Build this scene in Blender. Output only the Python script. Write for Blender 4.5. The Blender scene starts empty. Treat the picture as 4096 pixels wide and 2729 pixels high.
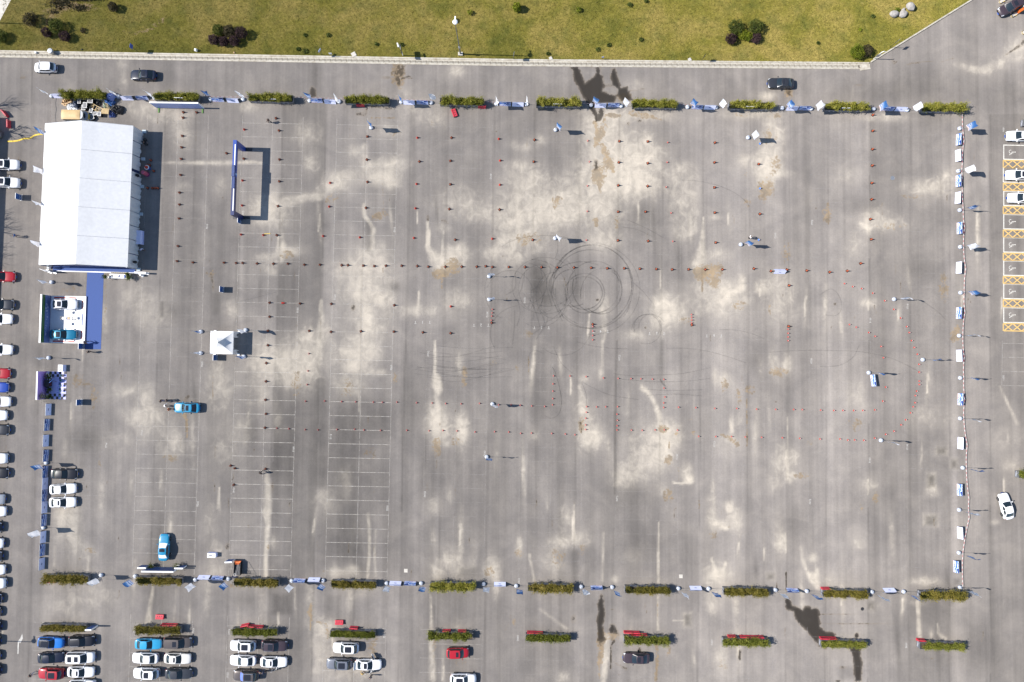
import bpy, bmesh, math, random
import numpy as np
from mathutils import Vector, Matrix, Euler
random.seed(7); RNG = np.random.default_rng(7)
sc = bpy.context.scene
COL = sc.collection
R = math.radians

# ------------------------------------------------------------------ camera, sky, sun, exposure
CAM_H = 123.0; PITCH = R(1.6); FPX = 4096 * 24.0 / 36.0
cam_d = bpy.data.cameras.new('camera'); cam_d.lens = 24.0; cam_d.sensor_width = 36.0; cam_d.clip_start = 1.0; cam_d.clip_end = 3000.0
cam = bpy.data.objects.new('camera', cam_d); COL.objects.link(cam)
cam.location = (0, 0, CAM_H); cam.rotation_euler = (PITCH, 0, 0)
sc.camera = cam
SUN_EL = R(42.3); SHADOW_AZ = R(-1.6)          # shadows run to the right and slightly down the picture
world = bpy.data.worlds.new('World'); sc.world = world; world.use_nodes = True
wn = world.node_tree.nodes; wl = world.node_tree.links
bg = wn['Background']; sky = wn.new('ShaderNodeTexSky'); sky.sky_type = 'NISHITA'; sky.sun_disc = False
sky.sun_elevation = SUN_EL; sky.sun_rotation = R(-90); sky.altitude = 300; sky.dust_density = 0.5; sky.ozone_density = 2.5
wl.new(sky.outputs[0], bg.inputs[0]); bg.inputs[1].default_value = 0.098
sun_d = bpy.data.lights.new('sun', 'SUN'); sun_d.energy = 4.9; sun_d.angle = R(0.53); sun_d.color = (1.0, 0.955, 0.89)
sun = bpy.data.objects.new('sun', sun_d); COL.objects.link(sun)
ldir = Vector((math.cos(SUN_EL) * math.cos(SHADOW_AZ), math.cos(SUN_EL) * math.sin(SHADOW_AZ), -math.sin(SUN_EL)))
sun.rotation_euler = ldir.to_track_quat('-Z', 'Y').to_euler(); sun.location = (-60, 0, 60)
sc.view_settings.view_transform = 'Standard'; sc.view_settings.look = 'None'
sc.view_settings.exposure = 0.76; sc.view_settings.gamma = 1.0; sc.view_settings.use_curve_mapping = False

# ------------------------------------------------------------------ where a spot of the photograph stands on the ground
SP, CP = math.sin(PITCH), math.cos(PITCH)
def W(px, py, h=0.0):
    a = (px - 2048) / FPX; b = (1364.5 - py) / FPX
    d = Vector((a, b * CP + SP, b * SP - CP))
    t = (h - CAM_H) / d.z
    return Vector((d.x * t, d.y * t, h))
TX, TY = 1024 / 2354.0, 682 / 1568.0
def T(i, j, x, y, h=0.0):
    return W(i * 1024 + x * TX, j * 682 + y * TY, h)
GA = R(-1.07)                                   # the lot is laid out at this angle
U = Vector((math.cos(GA), math.sin(GA), 0)); V = Vector((-math.sin(GA), math.cos(GA), 0))
ORD = ['', 'first', 'second', 'third', 'fourth', 'fifth', 'sixth', 'seventh', 'eighth', 'ninth', 'tenth', 'eleventh', 'twelfth', 'thirteenth',
       'fourteenth', 'fifteenth', 'sixteenth', 'seventeenth', 'eighteenth', 'nineteenth', 'twentieth', 'twenty-first', 'twenty-second',
       'twenty-third', 'twenty-fourth', 'twenty-fifth', 'twenty-sixth', 'twenty-seventh', 'twenty-eighth', 'twenty-ninth', 'thirtieth',
       'thirty-first', 'thirty-second', 'thirty-third', 'thirty-fourth', 'thirty-fifth', 'thirty-sixth', 'thirty-seventh', 'thirty-eighth']

# ------------------------------------------------------------------ mesh collecting
class MB:
    def __init__(s): s.v = []; s.f = []; s.m = []
    def add(s, vs, fs, mi=0):
        o = len(s.v); s.v += [tuple(v) for v in vs]
        for f in fs: s.f.append(tuple(i + o for i in f)); s.m.append(mi)
        return s
    def quad(s, a, b, c, d, mi=0): return s.add([a, b, c, d], [(0, 1, 2, 3)], mi)
    def box(s, c, size, mi=0, rz=0.0, rx=0.0, ry=0.0, taper=1.0):
        M = Euler((rx, ry, rz)).to_matrix(); c = Vector(c); hx, hy, hz = size[0] / 2, size[1] / 2, size[2] / 2
        vs = []
        for z in (-1, 1):
            k = taper if z > 0 else 1.0
            for x, y in ((-1, -1), (1, -1), (1, 1), (-1, 1)): vs.append(c + M @ Vector((x * hx * k, y * hy * k, z * hz)))
        return s.add(vs, [(3, 2, 1, 0), (4, 5, 6, 7), (0, 1, 5, 4), (1, 2, 6, 5), (2, 3, 7, 6), (3, 0, 4, 7)], mi)
    def tube(s, pts, r, n=6, mi=0, cap=True):
        pts = [Vector(p) for p in pts]; rs = r if isinstance(r, (list, tuple)) else [r] * len(pts)
        vs = []; fs = []
        for k, p in enumerate(pts):
            d = (pts[min(k + 1, len(pts) - 1)] - pts[max(k - 1, 0)]).normalized()
            a = d.cross(Vector((0, 0, 1)))
            if a.length < 1e-3: a = d.cross(Vector((1, 0, 0)))
            a.normalize(); b = d.cross(a)
            for q in range(n):
                t = 2 * math.pi * q / n
                vs.append(p + (a * math.cos(t) + b * math.sin(t)) * rs[k])
        for k in range(len(pts) - 1):
            for q in range(n):
                q2 = (q + 1) % n
                fs.append((k * n + q, k * n + q2, (k + 1) * n + q2, (k + 1) * n + q))
        if cap:
            fs.append(tuple(range(n - 1, -1, -1))); fs.append(tuple((len(pts) - 1) * n + q for q in range(n)))
        return s.add(vs, fs, mi)
    def lathe(s, prof, n=14, c=(0, 0, 0), mi=0, mis=None):
        c = Vector(c); vs = []; o = len(s.v)
        for (r, z) in prof:
            for q in range(n):
                t = 2 * math.pi * q / n
                vs.append((c.x + r * math.cos(t), c.y + r * math.sin(t), c.z + z))
        s.v += vs
        for k in range(len(prof) - 1):
            for q in range(n):
                q2 = (q + 1) % n
                s.f.append((o + k * n + q, o + k * n + q2, o + (k + 1) * n + q2, o + (k + 1) * n + q)); s.m.append(mis[k] if mis else mi)
        return s
    def prism(s, poly, z0, z1, mi=0):
        n = len(poly); vs = [(p[0], p[1], z0) for p in poly] + [(p[0], p[1], z1) for p in poly]
        fs = [tuple(range(n - 1, -1, -1)), tuple(range(n, 2 * n))] + [(k, (k + 1) % n, n + (k + 1) % n, n + k) for k in range(n)]
        return s.add(vs, fs, mi)
    def mesh(s, name, smooth=False):
        me = bpy.data.meshes.new(name); me.from_pydata(s.v, [], s.f)
        if any(s.m): me.polygons.foreach_set('material_index', s.m)
        if smooth: me.polygons.foreach_set('use_smooth', [True] * len(s.f))
        me.update(); return me

KIDS = {}
def obj(name, me, mats=None, parent=None, loc=(0, 0, 0), rot=(0, 0, 0)):
    if isinstance(me, MB): me = me.mesh(name)
    o = bpy.data.objects.new(name, me); COL.objects.link(o)
    o.location = loc; o.rotation_euler = rot
    if mats is not None:
        if not isinstance(mats, (list, tuple)): mats = [mats]
        if len(me.materials) == 0:
            for m in mats: me.materials.append(m)
        else:
            for k, m in enumerate(mats):
                if me.materials[k] is not m:
                    o.material_slots[k].link = 'OBJECT'; o.material_slots[k].material = m
    if parent is not None: o.parent = parent
    return o
def tag(o, label, cat=None, group=None, kind=None):
    if label: o['label'] = label
    if cat: o['category'] = cat
    if group: o['group'] = group
    if kind: o['kind'] = kind
    return o
def empty(name, loc=(0, 0, 0), rz=0.0):
    o = bpy.data.objects.new(name, None); COL.objects.link(o); o.location = loc; o.rotation_euler = (0, 0, rz); o.empty_display_size = 0.3
    return o
def thing(name, label, cat, loc, rz=0.0, group=None):
    return tag(empty(name, loc, rz), label, cat, group)
def text_mesh(body, size, ext=0.0):
    c = bpy.data.curves.new('lettering', 'FONT'); c.body = body; c.size = size; c.align_x = 'CENTER'; c.align_y = 'CENTER'; c.extrude = ext
    o = bpy.data.objects.new('lettering', c); COL.objects.link(o)
    dg = bpy.context.evaluated_depsgraph_get()
    me = bpy.data.meshes.new_from_object(o.evaluated_get(dg)); bpy.data.objects.remove(o); bpy.data.curves.remove(c)
    return me

# ------------------------------------------------------------------ materials
class NT:
    def __init__(s, name):
        s.mat = bpy.data.materials.new(name); s.mat.use_nodes = True; s.t = s.mat.node_tree; s.n = s.t.nodes
        s.b = s.n['Principled BSDF']; s.out = s.n['Material Output']
    def lk(s, a, b): s.t.links.new(a, b); return s
    def _set(s, inp, v):
        if hasattr(v, 'is_output') or isinstance(v, bpy.types.NodeSocket): s.t.links.new(v, inp)
        else: inp.default_value = v
    def coord(s, which='Object'):
        return s.n.new('ShaderNodeTexCoord').outputs[which]
    def mapping(s, vec, scale=(1, 1, 1), rz=0.0, loc=(0, 0, 0)):
        m = s.n.new('ShaderNodeMapping'); s.lk(vec, m.inputs['Vector']); m.inputs['Scale'].default_value = scale
        m.inputs['Rotation'].default_value = (0, 0, rz); m.inputs['Location'].default_value = loc; return m.outputs[0]
    def noise(s, vec, scale=1.0, detail=3.0, rough=0.5, dist=0.0):
        m = s.n.new('ShaderNodeTexNoise'); s.lk(vec, m.inputs['Vector']); m.inputs['Scale'].default_value = scale
        m.inputs['Detail'].default_value = detail; m.inputs['Roughness'].default_value = rough; m.inputs['Distortion'].default_value = dist
        return m.outputs['Fac']
    def math(s, op, a, b=0.0, c=0.0, clamp=False):
        m = s.n.new('ShaderNodeMath'); m.operation = op; m.use_clamp = clamp
        s._set(m.inputs[0], a); s._set(m.inputs[1], b); s._set(m.inputs[2], c); return m.outputs[0]
    def mr(s, v, a, b, c=0.0, d=1.0, smooth=False):
        m = s.n.new('ShaderNodeMapRange'); m.interpolation_type = 'SMOOTHSTEP' if smooth else 'LINEAR'
        s._set(m.inputs['Value'], v); m.inputs['From Min'].default_value = a; m.inputs['From Max'].default_value = b
        m.inputs['To Min'].default_value = c; m.inputs['To Max'].default_value = d; return m.outputs['Result']
    def mix(s, f, a, b, mode='MIX'):
        m = s.n.new('ShaderNodeMix'); m.data_type = 'RGBA'; m.blend_type = mode
        s._set(m.inputs[0], f); s._set(m.inputs[6], a); s._set(m.inputs[7], b); return m.outputs[2]
    def vmul(s, col, v):
        m = s.n.new('ShaderNodeVectorMath'); m.operation = 'SCALE'; s._set(m.inputs[0], col); s._set(m.inputs['Scale'], v); return m.outputs[0]
    def ramp(s, v, stops):
        m = s.n.new('ShaderNodeValToRGB'); s.lk(v, m.inputs[0]); e = m.color_ramp.elements
        while len(e) < len(stops): e.new(0.5)
        for k, (p, c) in enumerate(stops): e[k].position = p; e[k].color = (*c, 1)
        return m.outputs[0]
    def attr(s, name):
        m = s.n.new('ShaderNodeAttribute'); m.attribute_name = name; return m
    def sep(s, col):
        m = s.n.new('ShaderNodeSeparateColor'); s.lk(col, m.inputs[0]); return m.outputs
    def sepxyz(s, v):
        m = s.n.new('ShaderNodeSeparateXYZ'); s.lk(v, m.inputs[0]); return m.outputs
    def bump(s, h, strength=0.3, dist=0.02):
        m = s.n.new('ShaderNodeBump'); m.inputs['Strength'].default_value = strength; m.inputs['Distance'].default_value = dist
        s.lk(h, m.inputs['Height']); s.lk(m.outputs[0], s.b.inputs['Normal'])
    def alpha(s, a): s._set(s.b.inputs['Alpha'], a); return s
def rgba(c): return (c[0], c[1], c[2], 1.0)
def mat(name, c, rough=0.6, metal=0.0, var=0.12, vs=3.0, spec=0.5, coat=0.0):
    t = NT(name); t.b.inputs['Roughness'].default_value = rough; t.b.inputs['Metallic'].default_value = metal
    t.b.inputs['Specular IOR Level'].default_value = spec; t.b.inputs['Coat Weight'].default_value = coat; t.b.inputs['Coat Roughness'].default_value = 0.06
    if var > 0:
        n = t.noise(t.coord(), vs, 4.0, 0.6)
        f = t.mr(n, 0.25, 0.75, 1 - var, 1 + var)
        t.lk(t.vmul(rgba(c)[:3], f), t.b.inputs['Base Color'])
    else: t.b.inputs['Base Color'].default_value = rgba(c)
    return t.mat
def cloth(name, c, trans=0.25):
    t = NT(name); t.b.inputs['Roughness'].default_value = 0.75
    n = t.noise(t.coord(), 2.0, 3.0); t.lk(t.vmul(c, t.mr(n, .3, .7, .94, 1.04)), t.b.inputs['Base Color'])
    tr = t.n.new('ShaderNodeBsdfTranslucent'); tr.inputs[0].default_value = rgba(c)
    mx = t.n.new('ShaderNodeMixShader'); mx.inputs[0].default_value = trans
    t.lk(t.b.outputs[0], mx.inputs[1]); t.lk(tr.outputs[0], mx.inputs[2]); t.lk(mx.outputs[0], t.out.inputs[0])
    return t.mat
M = {}
M['white'] = mat('white_plastic', (.80, .80, .79), .5, var=.05)
M['offwhite'] = mat('white_board', (.76, .76, .78), .55, var=.04)
M['paleblue'] = mat('pale_blue_print', (.42, .48, .72), .5, var=.06)
M['navy'] = mat('navy_print', (.02, .045, .16), .45, var=.2)
M['blue'] = mat('royal_blue_print', (.02, .07, .36), .45, var=.15)
M['black'] = mat('black_rubber', (.018, .018, .02), .6, var=.2)
M['darkmetal'] = mat('dark_steel', (.06, .06, .065), .45, .6)
M['steel'] = mat('galvanised_steel', (.42, .43, .44), .4, .7)
M['chrome'] = mat('bright_trim', (.7, .7, .72), .2, .9, var=0)
M['glass'] = mat('dark_glass', (.012, .02, .026), .06, var=.0, spec=.6, coat=.3)
M['sunroof'] = mat('sunroof_glass', (.02, .022, .03), .12, var=.0, spec=.5)
M['lamp'] = mat('headlamp_glass', (.62, .65, .7), .15, .1, var=0)
M['tail'] = mat('tail_lamp_red', (.28, .01, .015), .25, var=0)
M['tyre'] = mat('tyre_rubber', (.022, .022, .024), .8, var=.1)
M['rim'] = mat('alloy_rim', (.34, .35, .37), .35, .8, var=0)
M['plateblue'] = mat('blue_number_plate', (.03, .1, .42), .4, var=0)
M['conered'] = mat('cone_red', (.42, .035, .022), .5, var=.1)
M['coneor'] = mat('cone_orange', (.34, .075, .03), .5, var=.12)
M['coneblue'] = mat('cone_blue', (.02, .16, .55), .5, var=.1)
M['barred'] = mat('barrier_red', (.46, .03, .05), .5, var=.14)
M['wood'] = mat('raw_wood', (.50, .37, .19), .75, var=.2, vs=6)
M['cardboard'] = mat('cardboard', (.47, .32, .18), .85, var=.15)
M['concrete'] = mat('pale_concrete', (.47, .44, .39), .85, var=.16, vs=2)
M['rock'] = mat('weathered_rock', (.30, .28, .26), .9, var=.35, vs=2.5)
M['orange'] = mat('orange_plastic', (.62, .13, .02), .5)
M['yellow'] = mat('yellow_rubber', (.68, .47, .03), .55)
M['tapered'] = mat('tape_red', (.45, .16, .17), .5, var=0)
M['tapewhite'] = mat('tape_white', (.62, .58, .58), .5, var=0)
M['flagwhite'] = cloth('white_flag_cloth', (.80, .80, .84), .3)
M['tentwhite'] = cloth('white_tent_fabric', (.66, .66, .665), .10)
M['skin'] = mat('skin', (.42, .26, .18), .6, var=.05)
M['hair'] = mat('black_hair', (.012, .011, .011), .5)
M['soil'] = mat('planter_soil', (.06, .045, .03), .95, var=.3, vs=8)
M['carpet'] = mat('blue_carpet', (.05, .088, .245), .95, var=.16, vs=9)
# ------------------------------------------------------------------ ground: one asphalt sheet with its stains
STEP = 0.28
gx = np.concatenate([[-900, -500, -250, -150, -110], np.arange(-95, 95.01, STEP), [110, 150, 250, 500, 900]])
gy = np.concatenate([[-900, -500, -250, -130, -90], np.arange(-66, 66.01, STEP), [90, 130, 250, 500, 900]])
GX, GY = np.meshgrid(gx, gy); NYg, NXg = GX.shape
MASK = np.zeros((NYg, NXg, 4), np.float32); CH = dict(L=0, D=1, W=2, R=3)
def seg_dist(X, Y, pts, ws):
    best = np.full(X.shape, 1e9)
    for (a, wa), (b, wb) in zip(zip(pts[:-1], ws[:-1]), zip(pts[1:], ws[1:])):
        dx, dy = b[0] - a[0], b[1] - a[1]; L2 = dx * dx + dy * dy + 1e-9
        t = np.clip(((X - a[0]) * dx + (Y - a[1]) * dy) / L2, 0, 1)
        d = np.hypot(X - a[0] - t * dx, Y - a[1] - t * dy) / np.maximum(wa + (wb - wa) * t, 1e-3)
        best = np.minimum(best, d)
    return best
def window(x0, x1, y0, y1):
    i0, i1 = np.searchsorted(gx, [x0, x1]); j0, j1 = np.searchsorted(gy, [y0, y1])
    return slice(j0, j1), slice(i0, i1)
def put(ch, sl, val):
    m = MASK[sl[0], sl[1], CH[ch]]
    MASK[sl[0], sl[1], CH[ch]] = 1 - (1 - m) * (1 - np.clip(val, 0, 1))
def st(i, j, ch, s, w, pts, soft=1.0):
    """a streak: pts in tile pixels, w its width there (one number, or one for each point)"""
    P = [T(i, j, *p) for p in pts]; ws = [k * TX / 22.2 / 2 for k in (w if isinstance(w, (list, tuple)) else [w] * len(pts))]
    m = max(ws) * 1.8 + 0.6
    sl = window(min(p.x for p in P) - m, max(p.x for p in P) + m, min(p.y for p in P) - m, max(p.y for p in P) + m)
    if len(P) == 1: P = P * 2; ws = ws * 2
    d = seg_dist(GX[sl], GY[sl], [(p.x, p.y) for p in P], [max(k, .12) for k in ws])
    put(ch, sl, s * np.clip((1 + 0.6 * soft - d) / (1.0 * soft + 0.15), 0, 1))
def bl(i, j, ch, s, x, y, rx, ry=None, a=0.0):
    """a soft blot, radii in tile pixels"""
    p = T(i, j, x, y); k = TX / 22.2; rx, ry = rx * k, (ry or rx) * k; m = max(rx, ry) * 2.4
    sl = window(p.x - m, p.x + m, p.y - m, p.y + m); X, Y = GX[sl] - p.x, GY[sl] - p.y
    c, q = math.cos(R(a)), math.sin(R(a))
    d = np.hypot((X * c + Y * q) / rx, (-X * q + Y * c) / ry)
    put(ch, sl, s * (1.12 * np.exp(-.62 * d * d) if ch in 'LD' else np.clip(1.30 - d * .72, 0, 1)))
def pg(i, j, ch, s, pts):
    """a patch with a drawn outline"""
    P = [T(i, j, *p) for p in pts]
    sl = window(min(p.x for p in P) - 1, max(p.x for p in P) + 1, min(p.y for p in P) - 1, max(p.y for p in P) + 1)
    X, Y = GX[sl], GY[sl]; ins = np.zeros(X.shape, bool); n = len(P); dm = np.full(X.shape, 1e9)
    for k in range(n):
        a, b = P[k], P[(k + 1) % n]
        cond = ((a.y > Y) != (b.y > Y)); xs = (b.x - a.x) * (Y - a.y) / ((b.y - a.y) if abs(b.y - a.y) > 1e-9 else 1e-9) + a.x
        ins ^= cond & (X < xs)
        dx, dy = b.x - a.x, b.y - a.y; t = np.clip(((X - a.x) * dx + (Y - a.y) * dy) / (dx * dx + dy * dy + 1e-9), 0, 1)
        dm = np.minimum(dm, np.hypot(X - a.x - t * dx, Y - a.y - t * dy))
    sd = np.where(ins, -dm, dm)
    put(ch, sl, s * np.clip(0.5 - sd / 0.8, 0, 1))
# --- stains, tile by tile of the photograph
bl(0,0,'L',.35,1120,580,70,60); bl(0,0,'L',.45,1350,1000,180,90); bl(0,0,'L',.45,1680,1200,90,170); bl(0,0,'L',.4,1560,1050,170,90); st(0,0,'L',.45,[10,24,14,30,16,34,20],[(1420,1500),(1560,1496),(1700,1502),(1850,1494),(1960,1504),(2080,1498),(2200,1502)],1.4); bl(0,0,'L',.6,2030,1500,110,22); bl(0,0,'L',.5,1800,1500,120,18); st(1,0,'L',.7,[26,34,18],[(-154,1496),(-40,1492),(60,1500)])
bl(0,0,'L',.5,2280,985,90,50); st(0,0,'D',.5,10,[(300,540),(296,960)]); bl(0,0,'R',.3,230,670,70,60); st(0,0,'W',.5,14,[(1455,1000),(1452,1140)]); st(0,0,'W',.4,14,[(1810,1180),(1802,1300)]); bl(0,0,'L',.4,1130,760,40,120)
pg(1,0,'W',.55,[(1290,592),(1385,592),(1360,650),(1350,720),(1330,800),(1285,800),(1270,700),(1230,670),(1280,640)]); bl(1,0,'R',.9,1310,690,50,110); bl(1,0,'W',.4,1200,715,55,16); bl(1,0,'W',.3,1200,785,30,8); st(1,0,'W',.5,[20,30,10],[(1350,720),(1400,710),(1440,725)])
bl(1,0,'L',.65,1840,650,70,50); pg(1,0,'W',.75,[(500,800),(530,793),(550,830),(555,900),(500,905),(488,860)]); bl(1,0,'D',.5,540,700,40,130); bl(1,0,'L',.45,480,1230,130,110); bl(1,0,'L',.4,1240,1210,110,60); bl(1,0,'R',.35,1270,1230,70,30); bl(1,0,'L',.35,1640,1110,110,80); bl(1,0,'R',.25,1640,1130,50,50)
st(1,0,'W',.5,[30,40,24],[(930,1050),(1000,1050),(1015,1000)]); st(1,0,'W',.5,[20,26],[(1010,970),(1240,1000)]); st(1,0,'R',.5,14,[(1050,1085),(1150,1080),(1300,1085)]); bl(1,0,'L',.5,510,1500,60,70); bl(1,0,'L',.45,1100,1510,100,40); bl(1,0,'L',.4,900,1390,60,60); bl(1,0,'L',.55,1280,1500,120,60); st(1,0,'L',.45,60,[(1005,1350),(1000,1568)]); bl(1,0,'L',.35,1450,1000,200,120); bl(1,0,'L',.3,1350,830,80,60)
pg(2,0,'W',.95,[(530,612),(610,612),(640,680),(672,770),(700,745),(760,700),(790,655),(830,700),(845,790),(830,840),(900,865),(950,880),(955,910),(940,950),(800,950),(740,945),(700,940),(650,890),(620,820),(570,730),(560,650)])
pg(2,0,'W',.7,[(700,612),(815,612),(820,660),(780,690),(760,640)]); pg(2,0,'W',.95,[(915,640),(945,630),(965,690),(985,760),(1000,810),(1060,800),(1085,870),(1115,925),(1010,930),(970,880),(970,820),(930,790),(860,795),(855,780),(920,775),(908,700)])
st(2,0,'W',.85,[60,50,30,20],[(715,940),(745,1010),(772,1060),(775,1115)]); st(2,0,'W',.75,[40,60,40],[(820,960),(820,1050),(800,1100)]); bl(2,0,'R',.8,1030,890,50,40); st(2,0,'W',.5,10,[(1085,828),(1160,828),(1235,810)]); bl(2,0,'L',.3,1150,780,110,60)
bl(2,0,'L',.55,880,1080,160,90); bl(2,0,'L',.6,800,1220,130,160); bl(2,0,'L',.75,960,1420,230,190); bl(2,0,'L',.7,1230,1450,150,120); bl(2,0,'L',.55,1240,1270,50,60); st(2,0,'R',.9,[40,30,60,50],[(765,1130),(775,1200),(790,1260),(770,1330)]); st(2,0,'R',.85,[30,70,90,50],[(830,1330),(850,1400),(885,1480),(925,1568)]); bl(2,0,'R',.6,830,1200,30,60); st(2,0,'R',.7,[20,30,14],[(860,1060),(850,1120),(880,1170)]); st(2,0,'R',.7,[40,30],[(900,1060),(990,1070)])
st(2,0,'R',.55,[50,60,40,20],[(1090,1040),(1200,1060),(1300,1080),(1375,1105)]); bl(2,0,'L',.5,1250,1060,200,50); pg(2,0,'W',.7,[(755,1465),(785,1470),(805,1540),(800,1568),(750,1568)]); bl(2,0,'W',.8,1172,1112,18,12); bl(2,0,'W',.5,1070,1140,16,18); bl(2,0,'L',.6,2140,1470,60,60); bl(2,0,'L',.6,2330,1480,90,110); bl(2,0,'L',.5,2200,1050,220,50); bl(2,0,'R',.4,2120,1050,90,28); bl(2,0,'L',.5,2330,890,70,40); bl(2,0,'L',.4,100,1340,110,50); bl(2,0,'L',.4,250,1280,60,40); bl(2,0,'L',.4,90,1520,120,40)
pg(3,0,'W',.55,[(150,818),(218,818),(222,880),(205,930),(180,900)]); bl(3,0,'R',.7,190,860,40,50); bl(3,0,'W',.35,75,930,22,50); bl(3,0,'L',.45,20,880,60,30); bl(3,0,'R',.4,60,1060,80,30); bl(3,0,'L',.45,1050,1080,200,36); st(3,0,'L',.30,[30,50,60],[(1720,590),(1960,655),(2130,590)],1.6); bl(3,0,'L',.40,2200,540,200,70,25); bl(3,0,'L',.45,2330,420,110,90); bl(3,0,'L',.3,1850,620,150,40,-15); st(3,0,'W',.5,[20,28,10],[(1130,540),(1160,580),(1185,570)]); st(3,0,'W',.4,[10,24,8,6,10],[(1270,600),(1330,580),(1450,570),(1580,575),(1710,535)]); st(3,0,'W',.5,[10,40,50],[(2180,510),(2330,410),(2354,380)])
bl(3,0,'L',.6,60,1200,80,120); bl(3,0,'R',.5,20,1250,50,80); bl(3,0,'L',.6,40,1440,80,120); bl(3,0,'R',.5,70,1500,50,80); bl(3,0,'D',.4,1000,850,300,100); bl(3,0,'D',.45,2250,850,120,120); bl(3,0,'D',.3,1450,780,300,130); st(3,0,'L',.35,14,[(780,790),(785,880)]); bl(3,0,'W',.35,830,785,40,14)
# second row of tiles
bl(0,1,'L',.4,1250,1200,170,130); bl(0,1,'L',.35,1450,1350,160,130); st(0,1,'W',.45,[20,30,28,16],[(1895,945),(1940,960),(1960,1040),(1960,1110)]); bl(0,1,'R',.35,1940,950,60,40); st(0,1,'D',.6,30,[(1490,1220),(1490,1340)]); bl(0,1,'D',.4,1590,1310,60,70); bl(0,1,'L',.45,2130,1280,80,80); bl(0,1,'L',.35,2020,150,60,90); bl(0,1,'R',.35,660,1110,110,40); st(0,1,'W',.4,[10,24],[(690,1070),(690,1110)]); st(0,1,'R',.4,24,[(960,1000),(980,1200),(950,1450)]); st(0,1,'L',.4,50,[(950,1250),(970,1480)]); bl(0,1,'L',.3,1700,150,70,40); st(0,1,'D',.4,60,[(1985,1150),(1985,1300)])
bl(1,1,'L',.75,110,330,140,120); bl(1,1,'L',.6,130,440,130,70); st(1,1,'L',.65,[90,80,60],[(230,300),(450,250),(620,235)]); bl(1,1,'L',.75,720,140,130,60,20); bl(1,1,'L',.55,760,60,120,60); bl(1,1,'R',.45,690,250,60,50); bl(1,1,'L',.75,1130,50,150,70); bl(1,1,'L',.65,1250,100,70,60); st(1,1,'R',.3,26,[(1165,60),(1175,380)]); bl(1,1,'R',.6,1110,420,50,36); bl(1,1,'R',.35,1190,400,40,30)
st(1,1,'L',.8,[30,36,30,40,30],[(990,310),(995,420),(1050,480),(1080,540),(1070,720)]); st(1,1,'D',.5,[60,90,50],[(1030,480),(1035,600),(1030,720)]); bl(1,1,'L',.5,1080,760,130,110); bl(1,1,'L',.6,1000,950,180,140); bl(1,1,'L',.6,1000,1150,200,160); bl(1,1,'L',.7,1150,1180,80,60); bl(1,1,'L',.6,1040,1450,140,130); st(1,1,'L',.9,80,[(1010,1280),(1020,1460)]); bl(1,1,'L',.5,1850,1200,130,100)
st(1,1,'L',1.0,[16,40,40],[(1575,470),(1585,580),(1580,700)],.6); st(1,1,'L',.8,[40,90,150],[(1575,700),(1640,790),(1700,870)]); bl(1,1,'L',.7,1800,800,130,90); bl(1,1,'L',.5,1880,740,60,50); bl(1,1,'R',.85,1690,950,60,46); bl(1,1,'R',.85,1800,890,60,70,-40); st(1,1,'R',.7,[24,14,8],[(1710,950),(1710,1020),(1712,1090)]); st(1,1,'L',.6,[10,20,24],[(1720,560),(1715,700),(1710,860)]); bl(1,1,'L',.4,1720,530,50,40)
bl(1,1,'L',.5,2170,750,90,70); bl(1,1,'L',.45,2320,650,100,220); bl(1,1,'L',.5,1480,1290,170,50); bl(1,1,'L',.6,310,740,110,46); bl(1,1,'R',.7,285,775,50,30); bl(1,1,'L',.6,240,690,24,90); bl(1,1,'L',.55,100,800,100,40); bl(1,1,'L',.5,130,910,60,50); st(1,1,'L',.6,[30,50,60],[(598,1200),(600,1380),(575,1568)]); bl(1,1,'L',.5,480,1530,110,50); bl(1,1,'L',.4,640,1480,60,90); bl(1,1,'L',.4,930,880,220,50)
st(1,1,'W',.55,[24,24],[(1580,420),(1580,460)]); st(1,1,'W',.5,[24,30,10],[(1710,460),(1740,470),(1765,490)]); bl(1,1,'W',.6,893,1262,18,28); st(1,1,'W',.4,16,[(592,1390),(590,1420)]); bl(1,1,'D',.6,1285,1070,40,40); bl(1,1,'D',.45,640,480,40,110); bl(1,1,'R',.35,2330,1330,10,80); st(1,1,'R',.35,14,[(1165,900),(1162,970)]); bl(1,1,'L',.4,1870,280,200,140); bl(1,1,'L',.4,2060,400,160,60)
bl(2,1,'L',.6,150,100,170,120); bl(2,1,'L',.6,300,300,320,110); bl(2,1,'L',.6,300,420,320,90); bl(2,1,'L',.55,150,600,190,150); bl(2,1,'R',.6,100,640,60,50); bl(2,1,'R',.4,240,620,70,50); bl(2,1,'L',.75,900,60,260,120); bl(2,1,'L',.75,1100,130,230,110); bl(2,1,'L',.5,820,350,200,200); bl(2,1,'L',.55,850,650,130,80); bl(2,1,'R',.95,795,40,55,80); st(2,1,'R',.9,[26,14,10],[(800,110),(810,180),(815,240)]); bl(2,1,'R',.7,415,275,40,34); bl(2,1,'R',.6,395,325,18,30); bl(2,1,'R',.8,772,460,30,24); bl(2,1,'R',.5,775,500,20,20); bl(2,1,'R',.45,965,490,24,70); bl(2,1,'L',.4,500,220,120,100)
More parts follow.
